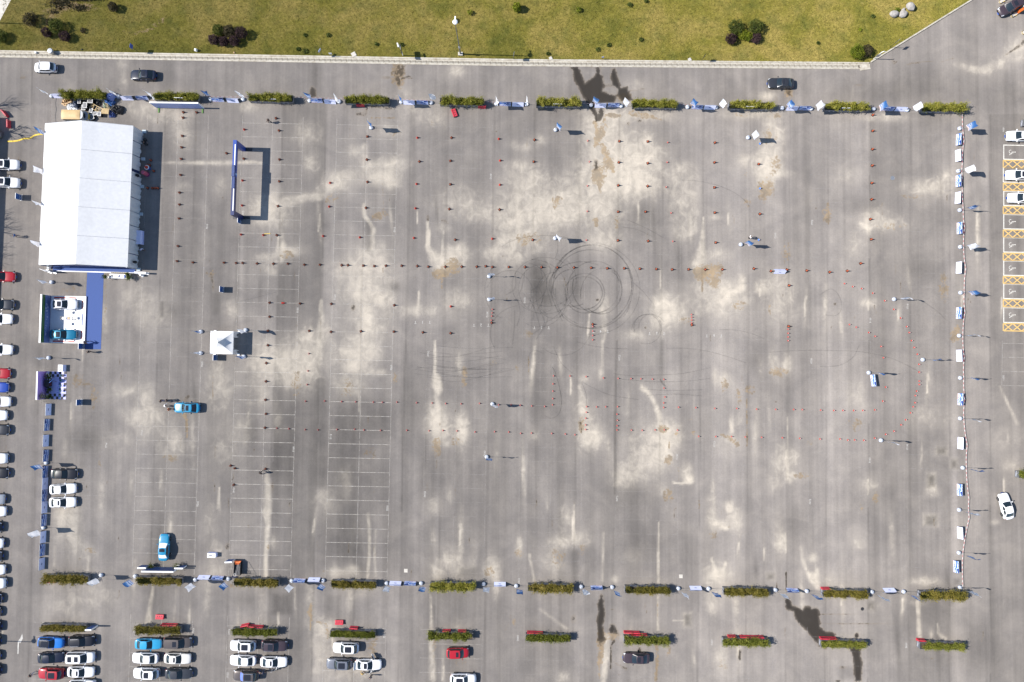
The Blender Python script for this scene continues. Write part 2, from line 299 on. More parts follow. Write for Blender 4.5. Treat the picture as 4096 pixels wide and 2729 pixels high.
st(2,1,'L',.42,300,[(1580,60),(1580,520)],.5); st(2,1,'L',.75,[14,40,70,140],[(1762,430),(1755,600),(1740,740),(1720,860)]); bl(2,1,'L',.5,1880,780,100,60); bl(2,1,'R',.9,1740,940,60,60); bl(2,1,'R',.9,1850,940,60,80,-35); bl(2,1,'R',.75,1870,1040,36,50); st(2,1,'R',.7,[20,14,6],[(1750,980),(1752,1060),(1748,1120)]); bl(2,1,'L',.5,1780,1060,130,120); bl(2,1,'L',.9,1960,1130,60,70); st(2,1,'L',.9,[40,50],[(1990,1150),(2120,1080)]); bl(2,1,'L',.8,2110,1020,30,50); bl(2,1,'L',.5,2080,1180,110,110); bl(2,1,'R',.5,2080,1240,70,40); bl(2,1,'L',.5,1900,1260,120,110); bl(2,1,'L',.75,1400,1250,110,100); bl(2,1,'L',.55,1500,1330,150,100); bl(2,1,'L',.55,1380,1360,60,120); bl(2,1,'R',.35,1600,1380,70,30); bl(2,1,'L',.6,2290,1080,50,50); st(2,1,'L',.7,12,[(2280,1090),(2278,1160)])
bl(2,1,'L',.7,2320,60,60,90); bl(2,1,'R',.7,2310,180,46,90); bl(2,1,'R',.5,2160,300,34,40); bl(2,1,'R',.3,2150,30,50,40); bl(2,1,'D',.85,240,1030,70,150); bl(2,1,'D',.75,310,1150,80,100); bl(2,1,'D',.5,560,1090,80,90); bl(2,1,'D',.3,240,900,110,70); bl(2,1,'D',.3,1200,430,130,100); bl(2,1,'W',.7,782,1190,18,12); bl(2,1,'L',.45,850,1230,60,100); st(2,1,'L',.4,[40,60,40],[(830,1260),(850,1420),(840,1568)]); bl(2,1,'L',.3,1080,1330,40,40); bl(2,1,'L',.45,1140,1510,120,50); bl(2,1,'R',.3,160,1510,50,60); bl(2,1,'L',.3,60,800,60,50); bl(2,1,'L',.4,1870,430,50,24)
bl(3,1,'L',.6,80,30,110,30); bl(3,1,'R',.6,20,150,36,90); bl(3,1,'L',.5,20,60,60,120); bl(3,1,'L',.6,1480,160,210,70); bl(3,1,'L',.5,1640,60,60,70); bl(3,1,'R',.4,1330,240,110,20); bl(3,1,'L',.45,1080,500,230,60); bl(3,1,'L',.85,915,510,26,60); st(3,1,'L',.6,[10,50],[(840,480),(920,530)]); bl(3,1,'R',.35,1150,520,150,40); bl(3,1,'R',.7,540,400,36,70); st(3,1,'R',.5,8,[(560,180),(556,490)]); bl(3,1,'L',.35,800,700,90,110); bl(3,1,'L',.4,100,1050,140,110); bl(3,1,'L',.45,120,1250,140,120); bl(3,1,'R',.4,170,750,44,110); bl(3,1,'R',.5,15,1250,14,80); bl(3,1,'L',.6,920,1220,70,40); st(3,1,'L',.7,10,[(922,1200),(922,1280)]); bl(3,1,'R',.5,1615,1080,44,110); bl(3,1,'R',.75,1720,1510,40,60); bl(3,1,'R',.6,1745,1460,14,40); bl(3,1,'L',.4,1000,430,120,100); bl(3,1,'D',.35,860,330,120,70); bl(3,1,'D',.35,1400,900,140,100); bl(3,1,'L',.3,720,60,90,70)
# third row
bl(0,2,'L',.5,1180,460,140,60); bl(0,2,'L',.55,1380,720,140,110); bl(0,2,'L',.5,1230,670,110,60); bl(0,2,'L',.45,1350,560,50,160); bl(0,2,'L',.5,2030,480,130,150); bl(0,2,'L',.4,2000,250,60,110); bl(0,2,'L',.4,2230,820,90,110); bl(0,2,'R',.45,720,370,80,60); bl(0,2,'R',.45,860,500,50,110); bl(0,2,'W',.4,678,55,16,34); st(0,2,'R',.95,[50,26,22,18],[(1690,680),(1715,720),(1720,800),(1718,890)]); st(0,2,'W',.45,[40,30],[(1700,550),(1730,510)]); bl(0,2,'L',.5,1590,950,110,120); bl(0,2,'R',.35,1570,1080,80,50); st(0,2,'R',.4,16,[(1960,330),(1955,590)]); bl(0,2,'L',.3,1100,920,200,80); st(0,2,'D',.4,14,[(1700,900),(1690,1568)]); bl(0,2,'D',.5,800,900,120,90); bl(0,2,'D',.5,2320,850,50,90); bl(0,2,'L',.35,2050,1000,140,160); bl(0,2,'R',.35,915,1130,16,70); bl(0,2,'L',.35,930,1420,40,200); st(0,2,'L',.3,60,[(600,930),(590,1060)])
bl(1,2,'L',.75,80,210,130,180); bl(1,2,'L',.7,290,180,190,110); bl(1,2,'L',.75,470,180,110,200); bl(1,2,'L',.7,340,330,100,90); bl(1,2,'R',.5,370,390,40,110); bl(1,2,'L',.5,60,520,70,90); st(1,2,'L',.6,40,[(580,0),(585,200)]); bl(1,2,'L',.7,860,120,130,120); bl(1,2,'L',.7,1030,120,90,110); bl(1,2,'L',.9,890,240,50,40); bl(1,2,'L',.55,840,420,130,110); bl(1,2,'R',.4,830,440,60,90); st(1,2,'L',.7,16,[(960,0),(945,260)]); bl(1,2,'L',.5,1110,290,80,30)
st(1,2,'L',.8,[20,28,30],[(1645,0),(1650,160),(1645,280)]); pg(1,2,'L',.8,[(1640,280),(1690,320),(1715,400),(1710,460),(1680,500),(1640,480),(1612,390)]); st(1,2,'L',.6,[26,40],[(1650,500),(1670,620)]); bl(1,2,'L',.85,1660,720,80,130); bl(1,2,'L',.7,1690,850,70,110); bl(1,2,'R',.75,1670,960,40,80); bl(1,2,'L',.85,1890,830,56,140); st(1,2,'L',.7,[16,14],[(1740,810),(1790,780),(1860,785)][:2]); st(1,2,'L',.7,14,[(1790,780),(1860,785)]); bl(1,2,'R',.35,1850,930,60,50); bl(1,2,'L',.5,1870,200,34,90); bl(1,2,'R',.65,1915,330,24,90); bl(1,2,'R',.4,2190,200,34,30); bl(1,2,'R',.5,1275,340,26,50); bl(1,2,'W',.6,1690,765,10,12)
st(1,2,'L',.75,[40,70,80],[(100,1230),(110,1400),(100,1568)]); bl(1,2,'W',.4,150,1350,16,50); bl(1,2,'L',.5,640,1480,110,120); bl(1,2,'L',.45,840,1340,30,100); bl(1,2,'R',.35,1040,1040,60,80); bl(1,2,'L',.4,200,740,40,110); bl(1,2,'L',.4,1780,1420,26,80); bl(1,2,'L',.5,1640,1520,60,60); bl(1,2,'L',.35,800,1260,60,100)
st(1,2,'D',.55,90,[(600,380),(600,1300)]); bl(1,2,'D',.6,820,760,130,200); bl(1,2,'D',.5,1100,700,130,160); bl(1,2,'D',.6,800,1250,120,260); bl(1,2,'D',.4,1080,1300,120,200); st(1,2,'D',.5,16,[(1375,0),(1350,900),(1338,1568)]); bl(1,2,'D',.4,260,1000,100,300); st(1,2,'D',.5,14,[(160,430),(135,1250)]); bl(1,2,'D',.4,1430,620,90,250); bl(1,2,'D',.35,1660,1200,90,180)
pg(2,2,'L',1.0,[(1190,400),(1260,450),(1300,520),(1340,590),(1372,680),(1385,775),(1350,780),(1335,690),(1310,600),(1270,520),(1180,440)]); bl(2,2,'L',.85,1420,850,100,90); bl(2,2,'L',.7,1400,1000,70,110); bl(2,2,'R',.85,1380,815,36,34); st(2,2,'R',.7,10,[(1400,830),(1450,800)]); bl(2,2,'R',.75,1515,855,26,24); bl(2,2,'L',.6,1500,900,50,70); st(2,2,'R',.6,14,[(1445,930),(1445,1000)]); bl(2,2,'R',.65,1440,1100,34,40); bl(2,2,'L',.4,1330,1080,110,110)
bl(2,2,'L',.85,760,880,70,90); bl(2,2,'L',.6,660,900,70,100); bl(2,2,'L',.5,650,640,60,110); bl(2,2,'R',.7,640,770,26,60); st(2,2,'W',.5,[20,14],[(630,730),(640,850)]); st(2,2,'L',.45,[40,70],[(620,420),(660,640)]); bl(2,2,'L',.4,720,680,50,60); bl(2,2,'L',.4,1180,1000,160,200); bl(2,2,'L',.5,1080,1230,150,100); bl(2,2,'L',.35,980,1300,40,90); bl(2,2,'L',1.0,1635,1275,36,30); st(2,2,'L',.75,[14,20,30],[(1480,1300),(1560,1315),(1640,1290)]); bl(2,2,'L',.55,1600,1200,50,70); bl(2,2,'R',.6,1440,1420,40,60); bl(2,2,'L',.4,1400,1380,60,60); st(2,2,'R',.4,6,[(1530,1130),(1528,1300)])
st(2,2,'R',.7,6,[(2162,430),(2165,960)]); bl(2,2,'R',.5,2190,450,40,36); bl(2,2,'R',.45,2090,500,30,70); bl(2,2,'R',.5,1960,410,36,60); bl(2,2,'L',.5,1950,360,60,60); bl(2,2,'L',.55,2020,780,20,80); bl(2,2,'L',.5,2090,730,30,50); st(2,2,'R',.6,[20,40,50],[(1920,860),(1990,880),(2070,950)]); bl(2,2,'L',.4,2000,920,90,60); bl(2,2,'R',.5,1670,850,30,20); bl(2,2,'R',.4,1640,720,30,10); bl(2,2,'L',.7,2000,1530,40,50); bl(2,2,'L',.5,1850,1420,16,120); bl(2,2,'R',.5,1725,1500,6,70); bl(2,2,'L',.55,1865,330,24,60); st(2,2,'L',.4,30,[(830,0),(830,220)]); bl(2,2,'L',.5,815,290,26,60); bl(2,2,'L',.45,665,350,40,36); bl(2,2,'R',.45,155,230,8,100); bl(2,2,'R',.35,45,260,20,50); bl(2,2,'D',.6,955,900,12,500); bl(2,2,'D',.5,1430,800,1,1); st(2,2,'D',.6,20,[(965,0),(950,700),(945,1400)]); st(2,2,'D',.4,14,[(1740,0),(1728,1100)]); bl(2,2,'D',.4,1110,1420,200,120); bl(2,2,'D',.4,270,560,120,300); bl(2,2,'D',.4,2230,170,60,90); st(2,2,'W',.35,[14,18],[(565,1470),(580,1500)]); st(2,2,'L',.6,20,[(570,1510),(565,1568)]); bl(2,2,'L',.4,325,1510,12,50); bl(2,2,'L',.4,200,860,50,60); st(2,2,'D',.5,[30,40,14],[(1378,0),(1372,330),(1400,410)])
bl(3,2,'L',.6,50,200,40,90); bl(3,2,'L',.6,170,220,40,90); bl(3,2,'R',.6,110,290,70,36); bl(3,2,'R',.4,50,240,30,60); st(3,2,'L',.55,10,[(178,700),(178,1000)]); st(3,2,'L',.75,[14,30,20],[(175,1000),(170,1120),(185,1260)]); bl(3,2,'L',.5,110,1080,60,110); bl(3,2,'L',.45,230,1080,60,80); bl(3,2,'L',.55,210,1250,50,50); bl(3,2,'R',.5,310,1240,70,24); bl(3,2,'L',.35,740,500,40,80); bl(3,2,'L',.35,850,500,60,130); bl(3,2,'R',.35,800,770,90,70); bl(3,2,'L',.45,930,1340,70,70); bl(3,2,'R',.45,980,1430,40,60); st(3,2,'L',.6,8,[(917,1280),(917,1410)]); bl(3,2,'R',.3,870,1520,40,60); bl(3,2,'L',.3,1490,700,200,90); bl(3,2,'L',.4,60,1300,60,100); bl(3,2,'R',.3,380,940,40,40); bl(3,2,'L',.4,2230,1140,70,60); st(3,2,'L',.4,[20,40],[(2130,420),(2290,760)]); bl(3,2,'L',.3,2200,900,130,100)
for (x, y, w, h) in ((1597,1013,80,60), (1712,1132,55,78), (1500,1290,66,112), (1497,1650,104,86), (25,2168,60,50), (1612-2354,2567,60,100)):
    pg(3,2,'L',.45,[(x-w*.75,y-h*.75),(x+w*.75,y-h*.75),(x+w*.75,y+h*.75),(x-w*.75,y+h*.75)]); pg(3,2,'D',.9,[(x-w/2,y-h/2),(x+w/2,y-h/2),(x+w/2,y+h/2),(x-w/2,y+h/2)])
bl(3,2,'L',.45,1520,1390,60,40)
# fourth row
bl(0,3,'L',.5,560,120,70,150); bl(0,3,'L',.5,690,250,60,200); bl(0,3,'L',.4,640,80,80,120); bl(0,3,'L',.45,820,380,60,60); bl(0,3,'R',.45,820,370,50,36); st(0,3,'L',.55,24,[(815,420),(805,560)]); st(0,3,'L',.4,24,[(505,330),(500,500)]); bl(0,3,'W',.5,732,440,12,16); st(0,3,'L',.75,[24,34,40,60],[(1408,660),(1395,780),(1375,900),(1368,1030)]); st(0,3,'L',.3,20,[(1620,720),(1600,1000)]); bl(0,3,'L',.45,1990,560,70,100); bl(0,3,'L',.4,2000,360,60,60); bl(0,3,'W',.6,2092,320,20,26); bl(0,3,'L',.35,1930,100,60,180); bl(0,3,'L',.3,960,790,170,120); bl(0,3,'L',.35,620,860,200,140); bl(0,3,'D',.4,1420,820,120,140); bl(0,3,'L',.4,1900,800,30,150); bl(0,3,'L',.4,2190,960,12,110); bl(0,3,'R',.4,2150,700,60,30); bl(0,3,'W',.35,1180,1520,24,10); bl(0,3,'D',.4,2250,820,100,60); bl(0,3,'L',.5,580,20,60,60); bl(0,3,'L',.3,500,640,60,70)
st(1,3,'L',.85,[60,50,40,36,34],[(100,0),(110,120),(95,300),(88,430),(90,600)]); bl(1,3,'L',.5,150,280,40,50); bl(1,3,'R',.5,110,330,14,24); st(1,3,'L',.8,[30,30,28,26],[(1030,30),(1045,250),(1040,420),(1025,600)]); st(1,3,'L',.5,26,[(1100,180),(1090,400),(1100,590)]); bl(1,3,'L',.55,820,560,130,36); bl(1,3,'L',.7,880,520,40,24); bl(1,3,'L',.5,720,560,30,70); bl(1,3,'D',.6,980,540,34,60); bl(1,3,'D',.6,850,170,130,200); bl(1,3,'D',.5,860,360,130,80); bl(1,3,'D',.4,1280,250,60,250); bl(1,3,'R',.5,620,545,10,16); st(1,3,'R',.95,[14,44,20,16],[(510,840),(490,930),(505,1000),(503,1085)]); bl(1,3,'L',.45,500,820,40,200); bl(1,3,'L',.55,640,1060,90,70); st(1,3,'R',.6,[24,30,40,20],[(560,1010),(640,1030),(655,1090),(660,1160)]); bl(1,3,'L',.5,590,1300,80,240); bl(1,3,'L',.4,900,1480,200,90); bl(1,3,'R',.35,1080,1250,60,150); bl(1,3,'L',.3,60,870,50,160); st(1,3,'L',.6,24,[(205,930),(205,1050)]); pg(1,3,'D',.55,[(155,760),(325,760),(325,945),(150,945)]); pg(1,3,'D',.35,[(640,770),(780,770),(785,1000),(640,1000)]); bl(1,3,'L',.4,860,800,30,150)
bl(1,3,'L',.4,1630,230,26,80); st(1,3,'L',.6,[16,30,50,60],[(1605,760),(1615,1000),(1610,1200),(1625,1540)]); bl(1,3,'R',.35,1640,1250,20,150); bl(1,3,'L',.5,1660,560,60,90); bl(1,3,'L',.55,1790,430,90,90); bl(1,3,'L',.35,2000,380,30,120); bl(1,3,'L',.6,2170,520,60,110); bl(1,3,'R',.5,2150,560,40,60); bl(1,3,'L',.45,2200,690,30,90); pg(1,3,'D',.4,[(1860,510),(2050,510),(2050,595),(1860,595)]); bl(1,3,'L',.4,1860,540,80,70); bl(1,3,'W',.35,1602,810,8,20); bl(1,3,'L',.35,1850,1060,40,60); bl(1,3,'R',.3,1880,1400,60,40); bl(1,3,'R',.35,2345,990,12,40); bl(1,3,'L',.3,960,740,100,60)
pg(2,3,'W',.97,[(820,760),(838,775),(843,850),(852,920),(852,990),(832,1050),(842,1100),(850,1180),(790,1190),(785,1100),(780,1000),(796,920),(785,850),(805,800)]); pg(2,3,'R',1.0,[(790,1090),(842,1090),(850,1190),(838,1300),(830,1390),(800,1450),(785,1380),(800,1290),(778,1200)]); pg(2,3,'W',.45,[(790,1150),(850,1150),(845,1270),(800,1300),(778,1220)]); pg(2,3,'W',.9,[(905,1040),(940,1035),(960,1080),(990,1140),(940,1120),(905,1130),(885,1095)]); bl(2,3,'R',.8,925,1140,50,36); st(2,3,'W',.75,[24,16,14],[(940,1190),(912,1230),(910,1440)]); st(2,3,'W',.5,[10,30],[(930,1385),(1050,1450)]); st(2,3,'L',.75,[60,70,60,50],[(870,1150),(870,1280),(850,1420),(840,1568)]); bl(2,3,'R',.6,805,1490,14,40); st(2,3,'L',.95,[20,30,16],[(572,0),(563,140),(565,255)],.6); bl(2,3,'L',.55,620,250,90,60); bl(2,3,'L',.5,450,280,110,60); bl(2,3,'R',.35,420,420,70,90); bl(2,3,'L',.45,380,480,90,100); st(2,3,'L',.5,[30,20],[(160,400),(205,640)]); bl(2,3,'L',.6,65,320,36,80); bl(2,3,'R',.55,65,380,34,36); bl(2,3,'L',.45,490,50,60,90); bl(2,3,'R',.35,640,350,50,60); st(2,3,'L',.4,30,[(260,900),(500,1080)]); st(2,3,'L',.45,26,[(840,200),(830,640)]); bl(2,3,'L',.55,945,625,34,30)
st(2,3,'L',.75,[10,20,26,16,24],[(1352,100),(1345,300),(1345,430),(1345,650),(1340,1090)]); st(2,3,'R',.75,[26,34,20],[(1330,1230),(1335,1400),(1320,1568)]); st(2,3,'R',.4,5,[(1340,830),(1340,1010)]); bl(2,3,'L',.8,1900,590,110,90); st(2,3,'L',.8,[20,40],[(1835,430),(1870,580)]); st(2,3,'L',.8,30,[(1965,480),(1930,580)]); bl(2,3,'L',.5,1850,830,60,110); bl(2,3,'L',.5,2060,860,30,90); bl(2,3,'L',.85,1900,120,60,40); st(2,3,'L',.95,[20,40],[(1860,110),(1970,155)]); bl(2,3,'L',.6,2060,80,60,90); bl(2,3,'R',.4,1840,210,40,40); bl(2,3,'L',.5,1830,40,50,150); st(2,3,'L',.5,16,[(1480,1000),(1590,1010)]); bl(2,3,'W',.8,2095,1300,13,26); bl(2,3,'W',.8,2093,1350,12,20); bl(2,3,'W',.8,1172,1280,16,24); bl(2,3,'W',.6,566,990,22,34); bl(2,3,'L',.5,1920,1350,60,110); bl(2,3,'R',.3,1930,1420,50,60); bl(2,3,'L',.45,480,1530,60,50); bl(2,3,'W',.4,920,903,26,4); bl(2,3,'W',.4,920,981,26,4); bl(2,3,'R',.6,15,1010,16,36); bl(2,3,'R',.45,40,770,16,16); bl(2,3,'R',.4,1435,1270,24,60); st(2,3,'D',.55,[60,50],[(575,380),(575,640)]); bl(2,3,'D',.45,1190,300,140,240); bl(2,3,'L',.3,1120,420,90,60)
pg(3,3,'W',.97,[(150,795),(200,800),(225,870),(270,880),(320,905),(330,885),(350,872),(395,880),(402,895),(420,885),(455,890),(470,920),(470,960),(480,1070),(540,1110),(590,1105),(620,1130),(625,1170),(470,1175),(468,1235),(420,1185),(350,1090),(270,1020),(243,960),(235,920),(170,900),(155,850)]); pg(3,3,'L',.8,[(362,985),(385,990),(390,1020),(370,1005)]); pg(3,3,'W',.9,[(470,1235),(605,1235),(605,1255),(560,1240),(535,1268),(500,1255)]); pg(3,3,'W',.97,[(740,1240),(855,1240),(850,1330),(866,1400),(855,1568),(800,1568),(790,1450),(780,1340)]); bl(3,3,'W',.95,814,1145,20,24); st(3,3,'W',.9,[4,14,16],[(165,560),(167,640),(170,712)]); st(3,3,'W',.45,5,[(470,946),(900,953)]); st(3,3,'W',.45,5,[(480,1026),(900,1036),(1170,1040)]); bl(3,3,'W',.9,645,1560,24,10)
pg(3,3,'L',.8,[(320,440),(350,560),(380,650),(440,710),(472,718),(468,530),(440,500),(430,560),(380,560)]); bl(3,3,'L',.6,410,430,44,40); bl(3,3,'L',.45,560,640,60,50); st(3,3,'L',.4,30,[(300,330),(340,520)]); st(3,3,'L',.7,[30,40,46],[(1375,830),(1385,950),(1390,1150)]); bl(3,3,'L',.4,1370,840,60,26); st(3,3,'L',.6,[14,24,50],[(1560,1030),(1565,1120),(1620,1170)]); bl(3,3,'L',.5,1500,1130,18,40); bl(3,3,'L',.45,130,300,40,80); st(3,3,'L',.6,14,[(160,200),(165,380)]); bl(3,3,'L',.45,840,290,50,50); bl(3,3,'L',.4,100,200,50,150); bl(3,3,'D',.35,250,120,90,130); bl(3,3,'L',.4,960,860,70,60); pg(3,3,'D',.8,[(915,835),(980,835),(980,905),(915,900)]); bl(3,3,'W',.55,868,897,14,14); pg(3,3,'D',.3,[(655,1425),(780,1425),(800,1545),(655,1545)]); bl(3,3,'W',.5,690,1435,36,14); bl(3,3,'W',.5,1508,1350,16,8); pg(3,3,'D',.8,[(1716,626),(1762,626),(1762,668),(1716,668)]); bl(3,3,'D',.4,1950,1250,120,200); bl(3,3,'D',.35,1500,950,200,150); bl(3,3,'L',.5,1440,640,120,40); bl(3,3,'L',.4,2085,100,40,24)
for q in range(90):
    i, j = random.choice(((1,1),(2,1),(1,2),(2,2),(3,2),(1,3),(2,3),(3,3),(0,2),(2,2),(3,1),(0,3))); x, y = random.uniform(0, 2354), random.uniform(100, 1500); g_ = random.choice('LLLLD')
    bl(i, j, g_, random.uniform(.2, .5), x, y, random.uniform(8, 26), random.uniform(70, 230), random.uniform(-6, 6)); 
    if g_ == 'L' and random.random() < .5: st(i, j, 'L', random.uniform(.5, .9), [3, random.uniform(8, 16), 4], [(x, y - random.uniform(40, 120)), (x - 4, y), (x - 8, y + random.uniform(30, 90))])
for (i, j, x, y, rx, ry, s_) in ((1,2,200,900,220,420,.35), (1,2,850,1000,330,480,.40), (1,3,850,250,330,260,.38), (0,2,2250,800,160,500,.3), (1,1,250,1150,180,220,.3), (2,1,1200,450,160,110,.12), (2,2,1100,1450,200,110,.16), (2,2,1000,500,110,260,.15), (0,2,400,300,250,600,.22), (0,1,1250,300,300,400,.12), (2,3,1700,350,160,200,.25)): bl(i, j, 'D', s_, x, y, rx, ry)
for q in range(150):
    i, j = random.randrange(4), random.randrange(4); x, y = random.uniform(0, 2354), random.uniform(60, 1560)
    if j == 0 and y < 1050: continue
    if random.random() < .55: bl(i, j, 'W', random.uniform(.35, .6), x, y, random.uniform(5, 14), random.uniform(5, 16))
    else: st(i, j, 'W', random.uniform(.35, .55), random.uniform(4, 9), [(x, y), (x + random.uniform(-14, 14), y + random.uniform(20, 50)), (x + random.uniform(-24, 24), y + random.uniform(60, 110))])
# paving lanes: a tone for each lane, seams between them
uu = GX * U.x + GY * U.y
seam_px = [150, 330, 620, 745, 935, 1095, 1273, 1434, 1615, 1767, 1955, 2118, 2305, 2460, 2640, 2802, 2990, 3150, 3307, 3474, 3640, 3800, 3960]
seams = np.array([W(p, 1700).dot(U) for p in seam_px])
lane = np.searchsorted(seams, uu); tones = 1 + RNG.uniform(-.15, .15, len(seams) + 1)
TONE = tones[lane]
ytop = 46.5                                       # the road above the hedges is one pour
TONE = np.where(GY - GX * math.tan(GA) > ytop, 1.0, TONE)
for s_ in seams:
    d = np.abs(uu - s_); k = np.clip(1 - d / 0.3, 0, 1) * (GY - GX * math.tan(GA) < ytop)
    MASK[..., 1] = np.maximum(MASK[..., 1], k * 0.34)

verts = np.stack([GX, GY, np.zeros_like(GX)], -1).reshape(-1, 3).astype(np.float32)
idx = np.arange(NXg * NYg).reshape(NYg, NXg)
faces = np.stack([idx[:-1, :-1], idx[:-1, 1:], idx[1:, 1:], idx[1:, :-1]], -1).reshape(-1, 4)
me = bpy.data.meshes.new('ground'); me.vertices.add(len(verts)); me.vertices.foreach_set('co', verts.ravel())
me.loops.add(faces.size); me.loops.foreach_set('vertex_index', faces.ravel().astype(np.int32))
me.polygons.add(len(faces)); me.polygons.foreach_set('loop_start', np.arange(0, faces.size, 4, dtype=np.int32))
me.update(calc_edges=True)
a = me.attributes.new('stain', 'FLOAT_COLOR', 'POINT'); a.data.foreach_set('color', MASK.reshape(-1))
a = me.attributes.new('tone', 'FLOAT', 'POINT'); a.data.foreach_set('value', TONE.astype(np.float32).ravel())
t = NT('asphalt'); co = t.coord()
at = t.attr('stain'); L_, D_, W_ = t.sep(at.outputs['Color'])[:3]; R_ = at.outputs['Alpha']; tone = t.attr('tone').outputs['Fac']
n_big = t.noise(co, .05, 5, .6); n_mid = t.noise(t.mapping(co, (.75, .38, 1), GA), 1.0, 8, .62, .6); n_fine = t.noise(co, 2.4, 5, .65); n_gr = t.noise(co, 11.0, 2, .6)
n_band = t.noise(t.mapping(co, (.55, .012, 1), GA), 1.0, 6, .62); n_patch = t.noise(co, .22, 6, .62, .4)
k = t.math('MULTIPLY', tone, t.mr(n_big, .3, .7, .86, 1.13)); k = t.math('MULTIPLY', k, t.mr(n_band, .3, .7, .80, 1.17)); k = t.math('MULTIPLY', k, t.mr(n_fine, .25, .75, .93, 1.07))
k = t.math('MULTIPLY', k, t.mr(n_gr, .3, .7, .86, 1.14)); k = t.math('MULTIPLY', k, t.mr(n_patch, .35, .65, .95, 1.06))
base = t.mix(t.mr(n_patch, .40, .72, 0, .42), t.vmul((.197, .178, .164), k), t.vmul((.275, .245, .212), k))
n_str = t.noise(t.mapping(co, (2.2, .16, 1), GA), 1.0, 6, .6); n_det = t.noise(co, .62, 7, .58, .9)
nn = t.math('ADD', t.math('MULTIPLY', n_mid, .48), t.math('ADD', t.math('MULTIPLY', n_str, .10), t.math('MULTIPLY', n_det, .42)))
dv = t.math('SUBTRACT', nn, .5)
def rough_mask(m_, amp, lo, hi): return t.mr(t.math('ADD', m_, t.math('MULTIPLY', dv, t.math('MULTIPLY', t.math('MINIMUM', t.math('MULTIPLY', m_, 3.0), 1.0), amp))), lo, hi, 0, 1, True)
Lf = t.math('ADD', t.math('MULTIPLY', rough_mask(L_, 2.5, .06, 1.15), .58), t.math('MULTIPLY', L_, .40))
pale = t.vmul((.53, .472, .39), t.math('MULTIPLY', t.mr(n_gr, .3, .7, .90, 1.08), t.mr(n_det, .25, .75, .82, 1.15)))
col = t.mix(t.math('MULTIPLY', Lf, .86), base, pale)
dv2 = t.math('SUBTRACT', t.math('ADD', t.math('MULTIPLY', n_det, .45), t.math('MULTIPLY', t.noise(co, 2.0, 8, .7, .6), .55)), .5)
dv, dvs = dv2, dv
Rf = rough_mask(R_, 5.0, .26, .66)
col = t.mix(t.math('MULTIPLY', Rf, .72), col, t.mix(t.mr(n_det, .35, .65), rgba((.36, .255, .14)), rgba((.17, .13, .085))))
Df = t.math('MULTIPLY', D_, t.mr(n_mid, .3, .7, .8, 1.1)); col = t.vmul(col, t.mr(Df, 0, 1, 1.0, .42))
Wf = t.mr(t.math('ADD', W_, t.math('MULTIPLY', dv2, 2.2)), .36, .60, 0, 1, True); Wf = t.math('MULTIPLY', Wf, t.mr(W_, .25, .9, .55, 1))
rim_ = t.math('MULTIPLY', t.mr(W_, .12, .40, 0, 1, True), t.mr(n_det, .35, .65, .2, .8)); col = t.mix(t.math('MULTIPLY', rim_, .55), col, rgba((.19, .145, .095)))
col = t.mix(Wf, col, t.mix(.5, t.vmul(col, .16), rgba((.038, .031, .025))))
t.lk(col, t.b.inputs['Base Color']); t.lk(t.mr(Wf, 0, 1, .88, .70), t.b.inputs['Roughness']); t.b.inputs['Specular IOR Level'].default_value = .2
t.b.inputs['Diffuse Roughness'].default_value = .45
t.bump(n_gr, .25, .02)
M['asphalt'] = t.mat
ground = tag(obj('ground', me, M['asphalt']), 'grey stained asphalt of the large car park', kind='structure')

# ------------------------------------------------------------------ lawn, kerbs, drain
def strip(pts, z):                                # flat polygon sheet
    m = MB(); m.add([(p[0], p[1], z) for p in pts], [tuple(range(len(pts)))]); return m
e0, e1, e2, e3 = W(-600, 192), W(0, 203), W(2048, 238), W(3476, 251)
dg = W(3883, 0); ddir = (dg - e3).normalized(); far = e3 + ddir * 120
pl, pl2 = W(0, 86), W(46, 0)
pdir = (pl2 - pl).normalized()
lawn_poly = [pl - pdir * 9.6, e1 + Vector((0.0, 0, 0)), e2, e3, far, far + Vector((-260, 30, 0)), pl + pdir * 130]
lawn_poly[0] = pl + (W(0, 203) - pl) * 0 ; lawn_poly = [pl, W(0, 203), e2, e3, far, pl + pdir * 130]
t = NT('lawn_grass'); co = t.coord(); n1 = t.noise(co, .10, 6, .65, .5); n2 = t.noise(co, 1.6, 6, .7); n3 = t.noise(co, 7, 3, .6); n4 = t.noise(co, .35, 5, .6)
at = t.attr('stain'); sp = t.sep(at.outputs['Color'])
c = t.ramp(n1, [(.30, (.105, .105, .018)), (.45, (.18, .158, .03)), (.62, (.26, .205, .058)), (.8, (.18, .155, .032))])
c = t.mix(t.mr(n4, .48, .68, 0, .45), c, rgba((.065, .085, .02)))
c = t.mix(t.mr(n2, .55, .8, 0, .45), c, rgba((.28, .205, .085)))
c = t.vmul(c, t.math('MULTIPLY', t.mr(n2, .25, .75, .62, 1.30), t.mr(n3, .25, .75, .62, 1.38)))
t.lk(c, t.b.inputs['Base Color']); t.b.inputs['Roughness'].default_value = .95; t.b.inputs['Diffuse Roughness'].default_value = 1.0; t.b.inputs['Specular IOR Level'].default_value = .1; t.bump(n3, .6, .05)
M['lawn'] = t.mat
LZ = .10
lawn = tag(obj('lawn', strip(lawn_poly, LZ), M['lawn']), 'dry olive green lawn above the kerb', kind='structure')
path_poly = [pl, pl + pdir * 130, pl + pdir * 130 + Vector((-70, 0, 0)), Vector((-160, pl.y, 0)), Vector((-160, W(0, 203).y, 0)), W(-30, 203), W(-3, 120)]
obj_path = tag(obj('path', strip([pl, pl + pdir * 130, pl + pdir * 130 + Vector((-9, 0, 0)), pl + Vector((-9, 0, 0))], LZ), M['concrete']), 'pale concrete path at the upper left corner', kind='structure')
